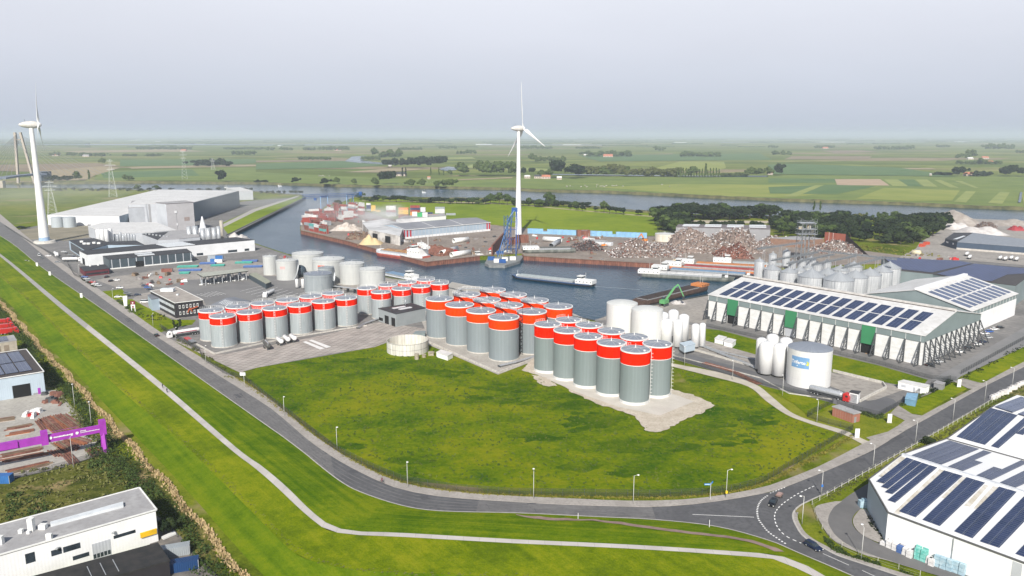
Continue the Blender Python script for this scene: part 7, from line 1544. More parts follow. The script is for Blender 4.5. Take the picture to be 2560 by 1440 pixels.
car(362,757,.1,'white','white van parked left of the black office',5.2,True); car(98,640,hr,'white','white van driving away on the far left road',5.5,True,None,.12); car(104,647,hr,'grey','grey car behind the white van on the far left road',4.4,False,None,.12); car(67,655,.1,'white','small white car on the dike grass at far left',4.2,False,None)
for x,y,c,l in ((2325,915,'black','black car under the nearest corner buttress'),(2345,907,'silver','silver car, second from the corner under the buttresses'),(2400,882,'white','white car half way along the buttresses'),(2421,872,'black','black car half way along the buttresses'),(2442,863,'white','white car right of the black one'),(2458,857,'navy','navy car near the far buttresses'),(2470,846,'silver','silver car near the far buttresses'),(2462,836,'white','white car at the last buttress'),(2473,831,'blue','bright blue car by the white wall'),(2486,825,'white','white car by the white wall'),(2500,821,'black','last black car by the white wall')): car(x,y,.2,c,l,group='cars parked along the gable of the buttressed hall')
tanker(459,840,hd(500,832,417,845),'white','white tanker lorry with maroon stripe waiting behind the hedge',L=16,stripe=mat('stripe_maroon',(.30,.02,.06),.5))
tanker(673,740,hd(690,726,655,742),'white','white tanker lorry parked on the marked truck park')
tanker(572,697,hd(565,690,580,703),'white','white tanker lorry under the loading canopy, left one',L=10); tanker(603,696,hd(590,684,612,702),'white','white tanker lorry leaving the loading canopy, right one',L=12)
tanker(2073,994,hd(2030,984,2110,1003),'red','red cab lorry with a polished steel tank in the tank yard',steel_t,L=16)
tanker(140,640,hd(132,628,150,645),'white','white tanker lorry below the big wind turbine',L=12); tanker(181,654,0.1,'white','white articulated lorry beside the glass fronted block',L=15)
tanker(668,872,hd(660,862,682,885),'white','dark tank trailer with a cream end on the concrete yard',dkt,9,False,cat='trailer',name='tank_trailer')
for k,(x,y,c) in enumerate(((700,862,0),(717,857,1),(733,854,0))): tanker(x,y,hd(688,850,712,870),'white',f'white tank trailer with dark chassis, {["left", "middle red framed", "right"][k]} one of three on the concrete yard',white_p,7.5,False,cat='trailer',name='tank_trailer',group='three white tank trailers')
for k,(x,y) in enumerate(((2417,640),(2424,648),(2500,650),(2513,652),(2528,650),(2541,653))): tanker(x,y,hd(2500,655,2520,640),'white',f'white round ended tank trailer on the far yard, {ORD[k]} from the left',white_p,7,False,cat='trailer',name='tank_trailer',group='white tank trailers on the far yard')
for k,(x,y) in enumerate(((2305,617),(2316,612))): p=G(x,y); solo(MB().box((p.x,p.y,1.4),(7,3,2.8),.6,.9),'skip',mat('skip_red',(.50,.07,.03),.7),f'orange red skip by the forest corner, {["left", "right"][k]} one','skip')
for k,(x,y) in enumerate(((5,812),(12,824),(22,835))): p=G(x,y); t=root('lorry',f'red lorry at the left edge, {ORD[k]} from the top','lorry',p,.5,'red lorries at the left edge'); part(MB().box((-1,0,1.9),(6,2.4,2.4)),'load_box',paint('red',PC['red']),t); truck_cab(t,2.3,'red'); wheels(t,(-3,-1.5,3.3),1.0,.5,.3)
for k,(x,y,c) in enumerate(((470,851,'red'),(480,857,'grey'))): p=G(x,y); t=root('trailer',f'{["red", "dark"][k]} empty trailer chassis inside the fence by the silver silos','trailer',p,hr); part(MB().box((0,0,1.0),(5.5,2.2,.5)),'bed',paint(c,PC[c]),t); wheels(t,(-2,0,1.6),1.0,.45,.3)
# ================================================================= PEOPLE ON BICYCLES
skin=mat('skin',(.50,.30,.20),.6); cloth_k=mat('cloth_black',(.02,.02,.025),.8); cloth_r=mat('cloth_red',(.20,.04,.06),.8)
def rider(x,y,z,h,label,cl):
 p=G(x,y,z); t=root('bicycle',label.replace('person in','bicycle of the rider in'),'bicycle',p,h); b=MB()
 for x_ in (-.52,.52):
  w_=MB()
  for k in range(16): a,c=2*math.pi*k/16,2*math.pi*(k+1)/16; w_.tube((x_+.34*math.cos(a),0,.34+.34*math.sin(a)),(x_+.34*math.cos(c),0,.34+.34*math.sin(c)),.03,4)
  part(w_,'wheel',tyre,t)
 for a,c in (((-.52,0,.34),(-.1,0,.34)),((-.1,0,.34),(-.22,0,.85)),((-.1,0,.34),(.38,0,.8)),((-.22,0,.8),(.36,0,.84)),((.38,0,.95),(.52,0,.34)),((-.52,0,.34),(-.22,0,.8)),((.3,-.27,1.02),(.38,0,.98)),((.38,0,.98),(.3,.27,1.02))): b.tube(a,c,.022,5)
 part(b,'frame',dark_m,t); part(MB().box((-.24,0,.9),(.26,.14,.06)),'saddle',dark_m,t)
 V=[(-.22,0,.98),(-.12,0,1.2),(0,0,1.42),(.04,0,1.52),(.07,0,1.64),(.08,0,1.76),(.06,-.2,1.4),(.18,-.27,1.2),(.31,-.26,1.05),(.06,.2,1.4),(.18,.27,1.2),(.31,.26,1.05),(.12,-.12,.92),(-.02,-.13,.5),(.08,-.13,.42),(.16,.12,.98),(.12,.13,.6),(.24,.13,.54)]
 Ed=[(0,1),(1,2),(2,3),(3,4),(4,5),(2,6),(6,7),(7,8),(2,9),(9,10),(10,11),(0,12),(12,13),(13,14),(0,15),(15,16),(16,17)]
 rad=[.15,.15,.17,.06,.10,.07,.07,.05,.04,.07,.05,.04,.085,.055,.045,.085,.055,.045]
 me=bpy.data.meshes.new('person'); me.from_pydata(V,Ed,[]); o=bpy.data.objects.new('person',me); col.objects.link(o); o.location=p; o.rotation_euler=(0,0,h); md=o.modifiers.new('skin','SKIN')
 for v,r_ in zip(me.skin_vertices[0].data,rad): v.radius=(r_,r_)
 me.skin_vertices[0].data[0].use_root=True; o.modifiers.new('sub','SUBSURF').levels=1; me.materials.append(cl); tag(o,label,'person')
 hm=MB(); hm.lathe((.08,0,1.62),[(.10,.02),(.12,.06),(.11,.13),(.06,.18),(.001,.19)],12); part(hm,'hair',dark_m,o); hm=MB(); hm.lathe((.10,0,1.56),[(.02,-.02),(.08,.02),(.095,.08),(.06,.14)],10); part(hm,'face',skin,o)
rider(407,970,2.55,hr+math.pi,'person in black cycling on the dike path, farther of two',cloth_k); rider(418,981,2.55,hr+math.pi,'person in black cycling on the dike path, nearer of two',cloth_k); rider(955,1207,.22,hd(940,1200,980,1215),'person in dark red cycling on the road bend',cloth_r)
# ================================================================= SHIPS AND BOATS
def hull_mb(L,W,z0,z1,bow=.14,stern=.08,sheer=.6,rake=1.5):
 rings=[]; n=14
 for k in range(n+1):
  u=k/n; x=-L/2+L*u; w_=W/2
  if u > 1-bow: w_ *= max(.04,math.sqrt(max(0,1-((u-1+bow)/bow)**2)))
  if u < stern: w_ *= .72+.28*math.sqrt(u/stern)
  zt=z1+sheer*max(0,(u-.8)/.2)**2+sheer*.4*max(0,(.15-u)/.15); xr=x+rake*max(0,(u-.9)/.1)
  rings.append([Vector((x,-w_*.8,z0)),Vector(((x+xr)/2,-w_,(z0+zt)/2)),Vector((xr,-w_,zt)),Vector((xr,w_,zt)),Vector(((x+xr)/2,w_,(z0+zt)/2)),Vector((x,w_*.8,z0))])
 return rings
def ship(a,b_,W,label,hullc,fb=2.0,holdm=None,house=-.40,hL=9,hH=3.2,housec=None,band=None,name='cargo_barge',z=WZ,trunk=1.2,cat='barge',hold=(-.30,.40),group=None,two=True):
 """a: bow picture point, b_: stern picture point on the water"""
 A,B=G(*a,z),G(*b_,z); L=(A-B).length; c=(A+B)/2; t=root(name,label,cat,(c.x,c.y,z),math.atan2(A.y-B.y,A.x-B.x),group); R_=hull_mb(L,W,-.8,fb)
 part(MB().loft(R_,smooth=False),'hull',hullc,t); b=MB()
 if band: b=MB(); R2=[[v+Vector((0,0,0)) for v in r_] for r_ in hull_mb(L*1.002,W*1.006,fb*.35,fb+.05)]; part(b.loft(R2,smooth=False,caps=False),'upper_strake',band,t)
 hm=holdm or r_grey; x0,x1=L*hold[0],L*hold[1]
 b=MB(); b.box(((x0+x1)/2,0,fb+trunk/2),(x1-x0,W*.78,trunk)); part(b,'coaming',galv,t); b=MB(); n=max(3,int((x1-x0)/6)); [b.box((x0+(x1-x0)*(k+.5)/n,0,fb+trunk+.12),((x1-x0)/n-.25,W*.74,.24)) for k in range(n)]; part(b,'hatch_cover',hm,t)
 hc=housec or whitem; hs=part(MB().box((L*house,0,fb+hH/2+.1),(hL,W*.8,hH)),'deckhouse',hc,t); q=MB(); [q.box((L*house-hL*.42+k*hL*.21,s_*(W*.4+.02),fb+hH*.6),(.7,.05,.7)) for k in range(5) for s_ in (-1,1)]; part(q,'window',glass,hs)
 if two:
  s_=1 if house < 0 else -1; wh=part(MB().box((L*house+s_*hL*.28,0,fb+hH+1.2),(3.6,W*.5,2.3)),'wheelhouse',hc,t); part(MB().box((L*house+s_*hL*.28,0,fb+hH+1.45),(3.66,W*.5+.06,.9)),'wheelhouse_window',glass,wh); part(MB().box((L*house+s_*hL*.28,0,fb+hH+2.45),(4.3,W*.58,.2)),'wheelhouse_roof',hc,wh)
 q=MB(); q.tube((L*.44,0,fb),(L*.44,0,fb+4.5),.09,5); q.tube((L*house,0,fb+hH),(L*house,0,fb+hH+5),.08,5); part(q,'mast',whitem,t)
 q=MB(); q.box((L*.43,0,fb+.8),(2.2,W*.35,1.1)); part(q,'winch',whitem,t); q=MB()
 for s_ in (-1,1): q.tube((-L*.45,s_*W*.46,fb+.95),(L*.38,s_*W*.46,fb+.95),.04,4)
 part(q,'railing',galv,t); return t
hk=mat('hull_black',(.02,.022,.026),.5); hg=mat('hull_weathered',(.10,.11,.10),.7,0,c2=(.19,.20,.18),scale=.3,stretch=(1,1,.3)); hred=mat('hull_red',(.42,.10,.07),.6,0,var=.15,scale=.3); hw=mat('hull_white',(.62,.64,.66),.5,0,var=.08); hb_=mat('hull_blue',(.03,.07,.16),.5)
orange_d=mat('deck_orange',(.50,.18,.05),.7,0,var=.2,scale=.2); red_d=mat('deck_red',(.34,.045,.035),.7,0,var=.2,scale=.3); blue_d=mat('deck_blue',(.16,.26,.38),.7); grn_d=mat('hatch_pale',(.36,.40,.40),.7)
ship((1283,694),(1483,716),9.5,'long dark barge with pale hatches sailing across the harbour basin',hk,1.6,grn_d,-.41,13,2.6,hold=(-.28,.42),band=hb_)
ship((1832,703),(1606,690),11,'moored barge with weathered green grey hull and white deckhouse, nearest the water',hg,2.6,r_white,-.42,16,2.6,hold=(-.32,.38))
ship((1890,697),(1628,679),11,'second moored barge with light blue coaming behind the weathered one',hk,2.4,blue_d,-.41,12,3.0,hold=(-.30,.40))
ship((1905,688),(1665,671),11,'moored tanker barge with bright red deck',hred,2.6,red_d,-.42,14,3.2,hold=(-.30,.44),band=orange_d)
ship((1930,679),(1690,665),11,'moored barge with orange hatches and white deckhouse',hg,2.8,orange_d,-.40,14,3.2,hold=(-.28,.44))
ship((1980,674),(1790,665),10,'farthest moored barge with white wheelhouse below the scrap heap',hk,2.8,grn_d,-.42,14,4.0,hold=(-.28,.44))
t=ship((946,637),(1066,654),13,'red and white coaster moored at the container quay',hred,4.6,mat('deck_yellow',(.58,.34,.10),.7,0,c2=(.20,.07,.05),scale=.4),-.33,15,5.0,hold=(-.20,.36),band=hw,name='coaster',cat='ship')
b=MB(); [b.box((-30+k*2.2,0,12+k*.8),(4-k*.3,5,2.2)) for k in range(4)]; b.tube((-32,0,10),(-32,0,22),.25); b.tube((-26,2,10),(-26,2,18),.2); part(b,'superstructure',whitem,t)
t=ship((1765,722),(1594,764),11,'long open rust brown barge with an orange pusher house at the quay',mat('hull_brown',(.06,.035,.028),.85,0,c2=(.10,.06,.045),scale=.3),3.2,mat('hold_brown',(.035,.022,.018),.95),.40,9,1.6,orange_d,hold=(-.44,.30),trunk=.5,two=False)
ship((1040,705),(965,690),9,'pale blue tanker vessel with deck pipework behind the pale tanks',hw,2.2,blue_d,.36,8,2.6,hold=(-.40,.25))
ship((1308,630),(1437,628),12,'dark laid up barge hull standing on the scrap quay',hg,2.4,mat('rusted_deck',(.12,.12,.11),.9),.36,14,2.4,z=.8,hold=(-.4,.2),two=False)
ship((1460,606),(1530,613),6,'old white boat hull standing on land among the scrap',hw,2.2,r_grey,.33,7,2.2,whitem,z=.6,name='boat',cat='boat',two=False)
for a,b_,l in (((1216,646),(1243,640),'white workboat moored left of the floating crane'),((1180,648),(1210,644),'small red and white tug by the quay end')): ship(a,b_,5,l,hb_,1.4,whitem,-.1,6,2.2,whitem,name='workboat',cat='boat',hold=(-.4,-.2),trunk=.3)
for k,(x,y) in enumerate(((1068,462),(1080,461),(972,466),(985,466),(998,466),(1012,464),(700,466),(566,470),(1060,482))): ship((x-4,y),(x+5,y),3,f'tiny white yacht on the river, {ORD[k]} listed from the marina outward',hw,.9,whitem,0,4,1.2,name='yacht',cat='boat',hold=(-.1,.1),trunk=.3,two=False,group='yachts at the river marina')
# bow wave
mb=MB(); P=resample(pts('1485,716 1530,719 1600,724',WZ+.03),20); strip(mb,P,.5,WZ+.03); struct(mb,'wake',mat('foam',(.45,.50,.52),.6),'stuff','thin foam trail behind the sailing barge')
# ================================================================= CRANES
cblue=mat('crane_blue',(.012,.075,.26),.5,0,var=.15,scale=.4); clb=mat('crane_light_blue',(.22,.36,.55),.5,0,var=.1,scale=.4)
def lattice(mb,p,q,w,r_=.12,n=None,side=None):
 p,q=Vector(p),Vector(q); d=(q-p).normalized(); s_=(side or d.orthogonal()).normalized()*w/2; u_=d.cross(s_).normalized()*w/2; n=n or max(2,int((q-p).length/(w*1.3))); C4=(s_+u_,s_-u_,-s_-u_,-s_+u_)
 for c in C4: mb.tube(p+c,q+c,r_,4)
 for k in range(n):
  a,b_=p.lerp(q,k/n),p.lerp(q,(k+1)/n)
  for i in range(4): mb.tube(a+C4[i],b_+C4[(i+1) % 4],r_*.6,3)
p=G(1262,646,WZ); t=root('floating_crane','blue floating crane with tall twin leg frame on an octagonal grey pontoon','crane',(p.x,p.y,WZ)); ppm=FPX/math.hypot(p.y,CAM_H)
F=lambda x,y,z: G(x,y,z)-Vector((p.x,p.y,WZ))
oc=pts('1212,658 1222,663 1262,664 1300,653 1312,638 1295,622 1250,622 1226,634',WZ+2)
part(MB().prism(oc,-3.6,WZ+2.2),'pontoon',mat('pontoon',(.19,.20,.20),.8,0,var=.2),t,True)
b=MB(); hC=48
def FY(x,y,yb): q=G(x,yb,0); z_=ZY(q,y); qq=G(x,y,z_) if z_ < 99 else q; return Vector((q.x,q.y,z_))
top1=FY(1287,524,612); top2=FY(1293,524,612)
for (x,y) in ((1243,642),(1290,640)): q=G(x,y,WZ+2.2); b.beam(q,FY(1282 if x < 1270 else 1291,524,612),.8,.7)
for (x,y) in ((1268,626),(1298,626)): q=G(x,y,WZ+2.2); b.beam(q,FY(1284 if x < 1280 else 1292,524,612),.5,.5)
for f_ in (.15,.35,.55,.72,.85): q0=G(1243,642,WZ+2.2).lerp(FY(1282,524,612),f_); q1=G(1290,640,WZ+2.2).lerp(FY(1291,524,612),f_); b.beam(q0,q1,.35,.35)
part(b,'a_frame',cblue,t,True); b=MB(); b.beam(FY(1279,524,612),FY(1294,524,612),3.5,3.5); part(b,'crown_block',cblue,t,True)
b=MB(); c=G(1268,612,0); lattice(b,G(1269,628,4),G(1269,628,4)+Vector((0,0,30)),4.2,.32,9); part(b,'tower',mat('crane_dark_blue',(.012,.07,.20),.6),t,True)
b=MB(); b.beam(FY(1268,552,628),FY(1286,526,612),.7,.7); [b.tube(FY(1268,556,628)+Vector((i,0,0)),G(1245+i*5,645,WZ+3),.15,4) for i in range(3)]; part(b,'stay',clb,t,True)
for k,(x,y,w_,m_) in enumerate(((1242,656,3,whitem),(1262,652,3,whitem),(1228,650,3.5,cblue),(1256,657,3.5,cblue),(1282,650,3,whitem),(1270,634,4,whitem),(1250,636,4,cblue))): q=G(x,y,WZ+2.2); part(MB().box((q.x,q.y,WZ+3.7),(w_*1.6,w_,2.8)),'winch_house',m_,t,True)
solo(MB().prism(pts('1288,653 1296,654 1312,640 1304,637',WZ+2),-4,-.6),'pontoon',mat('pontoon'  ,(.19,.20,.20)),'small grey pontoon moored right of the floating crane','pontoon')
# container gantry
p=G(803,533); t=root('container_crane','light blue container gantry crane reaching over the harbour','crane',p); b=MB(); h1=ZY(p,492); g2=G(868,527); lw=MB()
for q in (p,p+Vector((6,14,0)),g2,g2+Vector((6,14,0))): lw.beam(Z0(q,0),Z0(q,h1),.9)
part(lw,'leg',clb,t,True); a=G(757,533); lattice(b,Z0(a,h1),Z0(G(905,525),h1),3.4,.27,22); b.beam(Z0(p,h1),Z0(p+Vector((6,14,0)),h1),1); b.beam(Z0(g2,h1),Z0(g2+Vector((6,14,0)),h1),1); part(b,'girder',cblue,t,True)
b=MB(); b.tube(Z0(g2,h1),Z0(G(880,526),0),.4,5); b.tube(Z0(G(885,526),h1),Z0(G(873,526),0),.4,5); part(b,'brace',cblue,t,True); q=Z0(G(903,525),h1+1); part(MB().box(tuple(q),(4,4,5)),'machine_house',cblue,t,True); q=Z0(G(790,533),h1-3); part(MB().box(tuple(q),(3,3,3)),'cab',cblue,t,True)
rn_t=random.Random(3)
# purple gantry at left
pur=MATS['purple']; hP=8.3; A_=G(256,1068,hP); Bq=G(-60,1128,hP); d_=(A_-Bq).normalized(); t=root('gantry_crane','purple portal crane with white lettering over the steel yard','crane',(A_.x,A_.y,0)); hP2=hP
b=MB(); b.beam(Bq-d_*25+Vector((0,0,-.3)),A_+Vector((0,0,-.3)),1.1,2.3); part(b,'girder',pur,t,True); nn_=Vector((d_.y,-d_.x,0))
b=MB(); b.box((A_.x,A_.y,hP+.1),(1.9,2.4,4.6),math.atan2(d_.y,d_.x)); part(b,'end_block',pur,t,True); q=A_-d_*16; b=MB(); b.box((q.x,q.y,hP+.2),(1.9,2.4,4.2),math.atan2(d_.y,d_.x)); part(b,'trolley',pur,t,True); part(MB().box((q.x-d_.x*10,q.y-d_.y*10,hP-.1),(6,1.9,2.0),math.atan2(d_.y,d_.x)),'winch',pur,t,True)
for s_ in (-1,1): part(MB().beam(A_+nn_*-.4*s_+Vector((0,0,-1)),Z0(A_,0)+nn_*-2.6*s_,.9,1.1),'leg',pur,t,True)
part(MB().beam(Z0(A_,.4)+nn_*3,Z0(A_,.4)-nn_*3,.8,.6),'bogie',pur,t,True); b=MB(); b.tube(q+Vector((0,0,1.6)),A_+Vector((0,0,1.7))-d_*7,.05,4); part(b,'cable',pur,t,True)
fn=nn_ if nn_.y < 0 else -nn_
for o_,wd,ht,dz_ in ((13.6,5.2,.5,-.35),(6.3,1.6,.32,.15),(6.3,5.6,.26,-.35),(32.5,4.0,.9,-.3),(36.5,2.2,.7,-.4),(46,2.4,.8,-.3)):
 f=MB(); x_=0
 while x_ < wd:
  w_=rn_t.uniform(.16,.34); q=A_-d_*(o_-x_)+fn*.69+Vector((0,0,dz_)); h_=Vector((0,0,ht*rn_t.uniform(.75,1.0))); f.quad(q,q+d_*w_,q+d_*w_+h_,q+h_); x_+=w_+.07
 part(f,'lettering',wht,t,True)
for o_ in (14.4,7.2): q=A_-d_*o_+fn*.69+Vector((0,0,-.1)); f=MB(); f.add([q+d_*(.5*math.cos(k))+Vector((0,0,.5*math.sin(k))) for k in (0,1,2,3,4,5)],[(0,1,2,3,4,5)]); part(f,'emblem',wht,t,True)
# excavators
def excavator(x,y,s,h,c,label,pts3):
 p=G(x,y); t=root('excavator',label,'excavator',p,h); m=paint(c,PC[c],.5); part(MB().box((0,0,2.4*s),(4.5*s,3*s,1.8*s)),'body',m,t); part(MB().box((1.4*s,1*s,3.6*s),(1.6*s,1.2*s,1.4*s)),'cab',glass,t)
 for q in (-1,1): part(MB().box((0,q*1.2*s,.7*s),(4.8*s,.7*s,1.2*s),0,.85),'track',dark_m,t)
 b=MB(); [b.beam(pts3[i],pts3[i+1],(.8-.15*i)*s,(.9-.2*i)*s) for i in range(len(pts3)-1)]; part(b,'boom',m,t); q=pts3[-1]; part(MB().lathe(q,[(.9*s,0),(.6*s,-.9*s),(.1,-1.5*s)],8),'grab',dark_m,t)
excavator(1660,765,1.2,.9,'green','green material handler with raised arm on the quay',[(1,0,3),(4.5,-4,11),(5.5,-6,13),(7,-9,6)])
excavator(1612,606,1.0,2.5,'orange','orange excavator between the scrap heaps',[(1,0,3),(4,0,8),(8,0,2)]); excavator(1508,617,.7,0,'orange','small orange wheel loader beside the scrap heap',[(1,0,2),(2.5,0,2.4),(3.5,0,1)])
# ================================================================= CONTAINERS
CC={'rust red': (.28,.055,.04),'brown': (.20,.075,.055),'white': (.62,.62,.60),'grey': (.30,.33,.35),'orange': (.62,.22,.03),'yellow': (.66,.42,.07),'navy': (.03,.05,.12),'green': (.05,.33,.12),'teal': (.10,.34,.32),'light blue': (.22,.42,.62),'blue': (.03,.13,.36),'shaded blue': (.012,.05,.15)}
CM={}
def container(pos,h,c,label,L=12.2,group='shipping containers',W=2.44,H=2.6):
 key=(c,L); cm=sheetmetal('container_'+c.replace(' ','_'),CC[c],stripe=.6,var=.12,period=.6)
 if key not in CM:
  me=MB().box((0,0,H/2),(L,W,H-.04)).mesh('body',cm); fr=MB()
  for sx_ in (-1,1):
   for sy_ in (-1,1): fr.box((sx_*(L/2-.05),sy_*(W/2-.03),H/2),(.14,.14,H))
  CM[key]=(me,fr.mesh('corner_posts',galv))
 o=bpy.data.objects.new('shipping_container',None); col.objects.link(o); o.location=pos; o.rotation_euler=(0,0,h); tag(o,label,'container',group)
 for nm,me in zip(('body','corner_posts'),CM[key]): c_=bpy.data.objects.new(nm,me); col.objects.link(c_); c_.parent=o
 return o
rc=random.Random(17); hq=hd(757,572,862,596)
d0=Vector((math.cos(hq),math.sin(hq),0)); n0=Vector((-d0.y,d0.x,0)); base=G(757,574)+n0*2.5+d0*7
cols=['rust red']*5+['brown']*4+['white']*2+['teal','grey','rust red','white']
for k in range(4):
 for r_ in range(2):
  for z in range(3): c=rc.choice(cols); container(base+d0*12.6*k+n0*2.7*r_+Vector((0,0,2.6*z)),hq,c,f'{c} container in the row of containers along the quay edge at the harbour mouth',group=f'{c} containers along the quay edge')
for y,xa,xb,hi in ((567,768,815,4),(561,766,820,4),(555,768,850,3),(549,772,880,4),(543,785,900,4),(537,800,905,4),(531,822,908,5),(525,845,905,4)):
 x=xa
 while x < xb:
  p=G(x,y+rc.uniform(-1.5,1.5)); a=rc.choice((hq,hq,hq+1.57,hq+.2)); tilt=rc.random() < .2
  for z in range(rc.randint(2,hi)):
   c=rc.choice(('rust red','rust red','rust red','brown','white','white','grey','rust red')); container(p+Vector((rc.uniform(-.4,.4),rc.uniform(-.4,.4),2.6*z)),a+(rc.uniform(-.3,.3) if tilt else 0),c,f'{c} container in the jumbled stacks behind the harbour mouth corner',group=f'{c} containers in the jumbled stacks')
  x+=rc.uniform(15,24)
def stack(x,y,h,colors,label,L=12.2,n=1,dx=2.6):
 p=G(x,y)
 for j in range(n):
  for z,c in enumerate(colors): container(p+Vector((-math.sin(h),math.cos(h),0))*dx*j+Vector((0,0,2.6*z)),h,c,f'{c} container, {["bottom", "second", "third", "fourth", "fifth"][z]} of {label}{"" if n == 1 else ", "+["front", "middle", "rear", "last"][j]+" row"}',L)
stack(922,527,0,['grey','navy','navy','white'],'the small stack at far left of the terminal',6); stack(934,528,0,['yellow','yellow','yellow'],'the short yellow stack',6); stack(946,530,0,['yellow'],'the single yellow pair',6)
stack(978,541,0,['white','grey','rust red','white','white'],'the tall pale stack behind the smoke',n=3); stack(1009,546,0,['rust red','brown','yellow','yellow','orange'],'the tall yellow stack',n=3); stack(1038,540,0,['orange','orange','rust red','navy','rust red'],'the red and orange stack',n=3)
stack(1058,545,0,['white','white','navy','white','white'],'the narrow white stack',6,2); stack(1100,538,0,['green','white','white','grey'],'the pale stack at the right of the terminal',12.2,2); stack(1070,541,0,['navy','navy'],'the low navy pair',12.2)
stack(1037,551,0,['white','grey','white','white'],'the small white stack in front',6); stack(1050,553,0,['green','green','green','green'],'the green striped stack',6); stack(1063,553,0,['white','grey','white','white'],'the white stack right of the green one',6); stack(1083,547,0,['orange','orange'],'the low orange pair',12.2); stack(1127,538,0,['grey'],'the lone grey one at right',12.2)
for k in range(24):
 for z in range(2):
  if k % 7==3 and z: continue
  p=G(1326+k*12.3,583.5+k*.5); container(p+Vector((0,0,2.6*z)),.0,'light blue','light blue container in the long double row behind the scrap yard',6,'light blue containers behind the scrap yard')
for x,y,z,c,l in ((529,654,0,'grey','lower left'),(536,655,0,'blue','lower middle'),(547,656,0,'white','lower right'),(531,654,1,'grey','upper left'),(549,655,1,'blue','upper right')): container(G(x,y)+Vector((0,0,2.6*z)),.1,c,f'{c} container, {l} of the small stack beside the dark shed',6)
container(G(418,680),.15,'brown','brown container standing alone in the left yard',8); container(G(1395,585),0,'orange','orange container open end among the scrap by the blue row',6)
container(G(4,1207),hd(0,1205,20,1190)+1.57,'blue','blue container at the left edge below the steel yard',6)
container(G(440,1388),.35,'grey','pale grey container with pale lid below the white workshop',6.5); container(G(458,1425),.35,'shaded blue','shaded blue tarped container at the bottom left',7)  # grey and darkened blue put the shadow here into the container colours
for x,y,w_,h_,l in ((1306,606,11,7,'open rust brown steel box right of the central tower foot'),(1280,610,8,6,'rust red steel box behind the floating crane'),(1458,590,13,6,'big rusty hull section in the scrap yard')):
 p=G(x,y); t=root('steel_box',l,'steel box',p,.1); part(MB().prism([(-w_/2,-4),(w_/2,-4),(w_/2,4),(-w_/2,4)],0,h_,cap=False),'wall',rust,t); part(MB().box((0,0,h_*.5),(w_-.3,7.7,.3)),'floor',black,t)
mb=MB(); A_=G(1228,640,0); B_=G(1262,600,0); solo(MB().prism([A_,A_+Vector((1.2,0,0)),B_+Vector((1.2,0,0)),B_],0,9),'steel_screen',rust,'tall rust brown steel screen left of the floating crane','steel wall')
# ================================================================= HEAPS
def heap(x0,x1,yb,h,dep,m,name,label,cat,rough_=.12,plates=0,pm_=None,seed=1,ridge=.35):
 a,c=G(x0,yb),G(x1,yb); ctr=(a+c)/2; L=(c-a).length; rn=random.Random(seed); nx,ny=34,14; W_=dep; mb=MB(); V=[]
 for j in range(ny+1):
  for i in range(nx+1):
   u,v=i/nx*2-1,j/ny*2-1; e_=max(0,1-max(0,(abs(u)-ridge)/(1-ridge))**1.6)*max(0,1-abs(v)**1.7); z=h*e_*(1+.18*math.sin(u*5+seed)+.12*math.sin(u*11+v*4+seed))*rn.uniform(1-rough_,1+rough_)
   V.append((ctr.x+u*L/2+rn.uniform(-.3,.3),ctr.y+W_/2+v*W_/2,z))
 mb.add(V,[(j*(nx+1)+i,j*(nx+1)+i+1,(j+1)*(nx+1)+i+1,(j+1)*(nx+1)+i) for j in range(ny) for i in range(nx)],rough_ < .1)
 if not plates: return solo(mb,name,m,label,cat)
 cc_=Z0(ctr,0); t=root(name,label,cat,cc_); part(mb,'core',m,t,True)
 for q,(mm_,frac) in enumerate(pm_):
  b=MB()
  for _ in range(int(plates*frac)):
   i,j=rn.uniform(0,nx-1),rn.uniform(0,ny-1); v0=Vector(V[int(j)*(nx+1)+int(i)]); s_=rn.uniform(.3,1.3); n1,n2=Vector((rn.gauss(0,1),rn.gauss(0,1),rn.gauss(0,.7))).normalized(),Vector((rn.gauss(0,1),rn.gauss(0,1),rn.gauss(0,1))).normalized(); p=v0+Vector((rn.uniform(-1,1),rn.uniform(-1,1),rn.uniform(0,.8)))
   b.add([p-n1*s_,p+n2*s_*.6,p+n1*s_*.9,p-n2*s_*.5],[(0,1,2,3)])
  o=part(b,'scrap_pieces',mm_,t,True); o['kind']='stuff'
sc_w=mat('scrap_white',(.50,.48,.47),.7,0,c2=(.70,.67,.65),scale=.5); sc_g=mat('scrap_grey',(.16,.15,.15),.8,0,c2=(.28,.26,.25),scale=.5); sc_r=mat('scrap_rust',(.12,.05,.035),.9,0,c2=(.24,.11,.08),scale=.5); scm=mat('scrap_mix',(.09,.07,.06),.95,0,c2=(.26,.20,.17),scale=.6,detail=8)
mix=[(sc_w,.4),(sc_g,.25),(sc_r,.35)]
heap(1528,1712,644,9,38,scm,'scrap_heap','broad heap of mixed grey and rusty scrap metal on the quay','scrap heap',.3,4200,mix,3)
heap(1672,1925,634,15,42,scm,'scrap_heap','highest pale scrap heap in front of the long grey shed','scrap heap',.3,5200,[(sc_w,.55),(sc_g,.2),(sc_r,.25)],5,.6)
heap(1800,1890,648,8,30,sc_r,'scrap_heap','rust brown scrap heap above the moored barges','scrap heap',.3,1600,[(sc_r,.8),(sc_w,.2)],6)
heap(1424,1512,628,6,24,mat('scrap_dark',(.05,.04,.04),.9),'scrap_heap','dark scrap heap right of the laid up barge','scrap heap',.3,1300,[(sc_g,.5),(sc_r,.5)],7)
heap(2040,2165,634,7,26,scm,'scrap_heap','scrap heap inside the rust red bunker behind the grain silos','scrap heap',.3,2000,mix,8)
heap(1900,2000,615,6,20,scm,'scrap_heap','low scrap heap left of the grain elevator tower','scrap heap',.3,1000,mix,9)
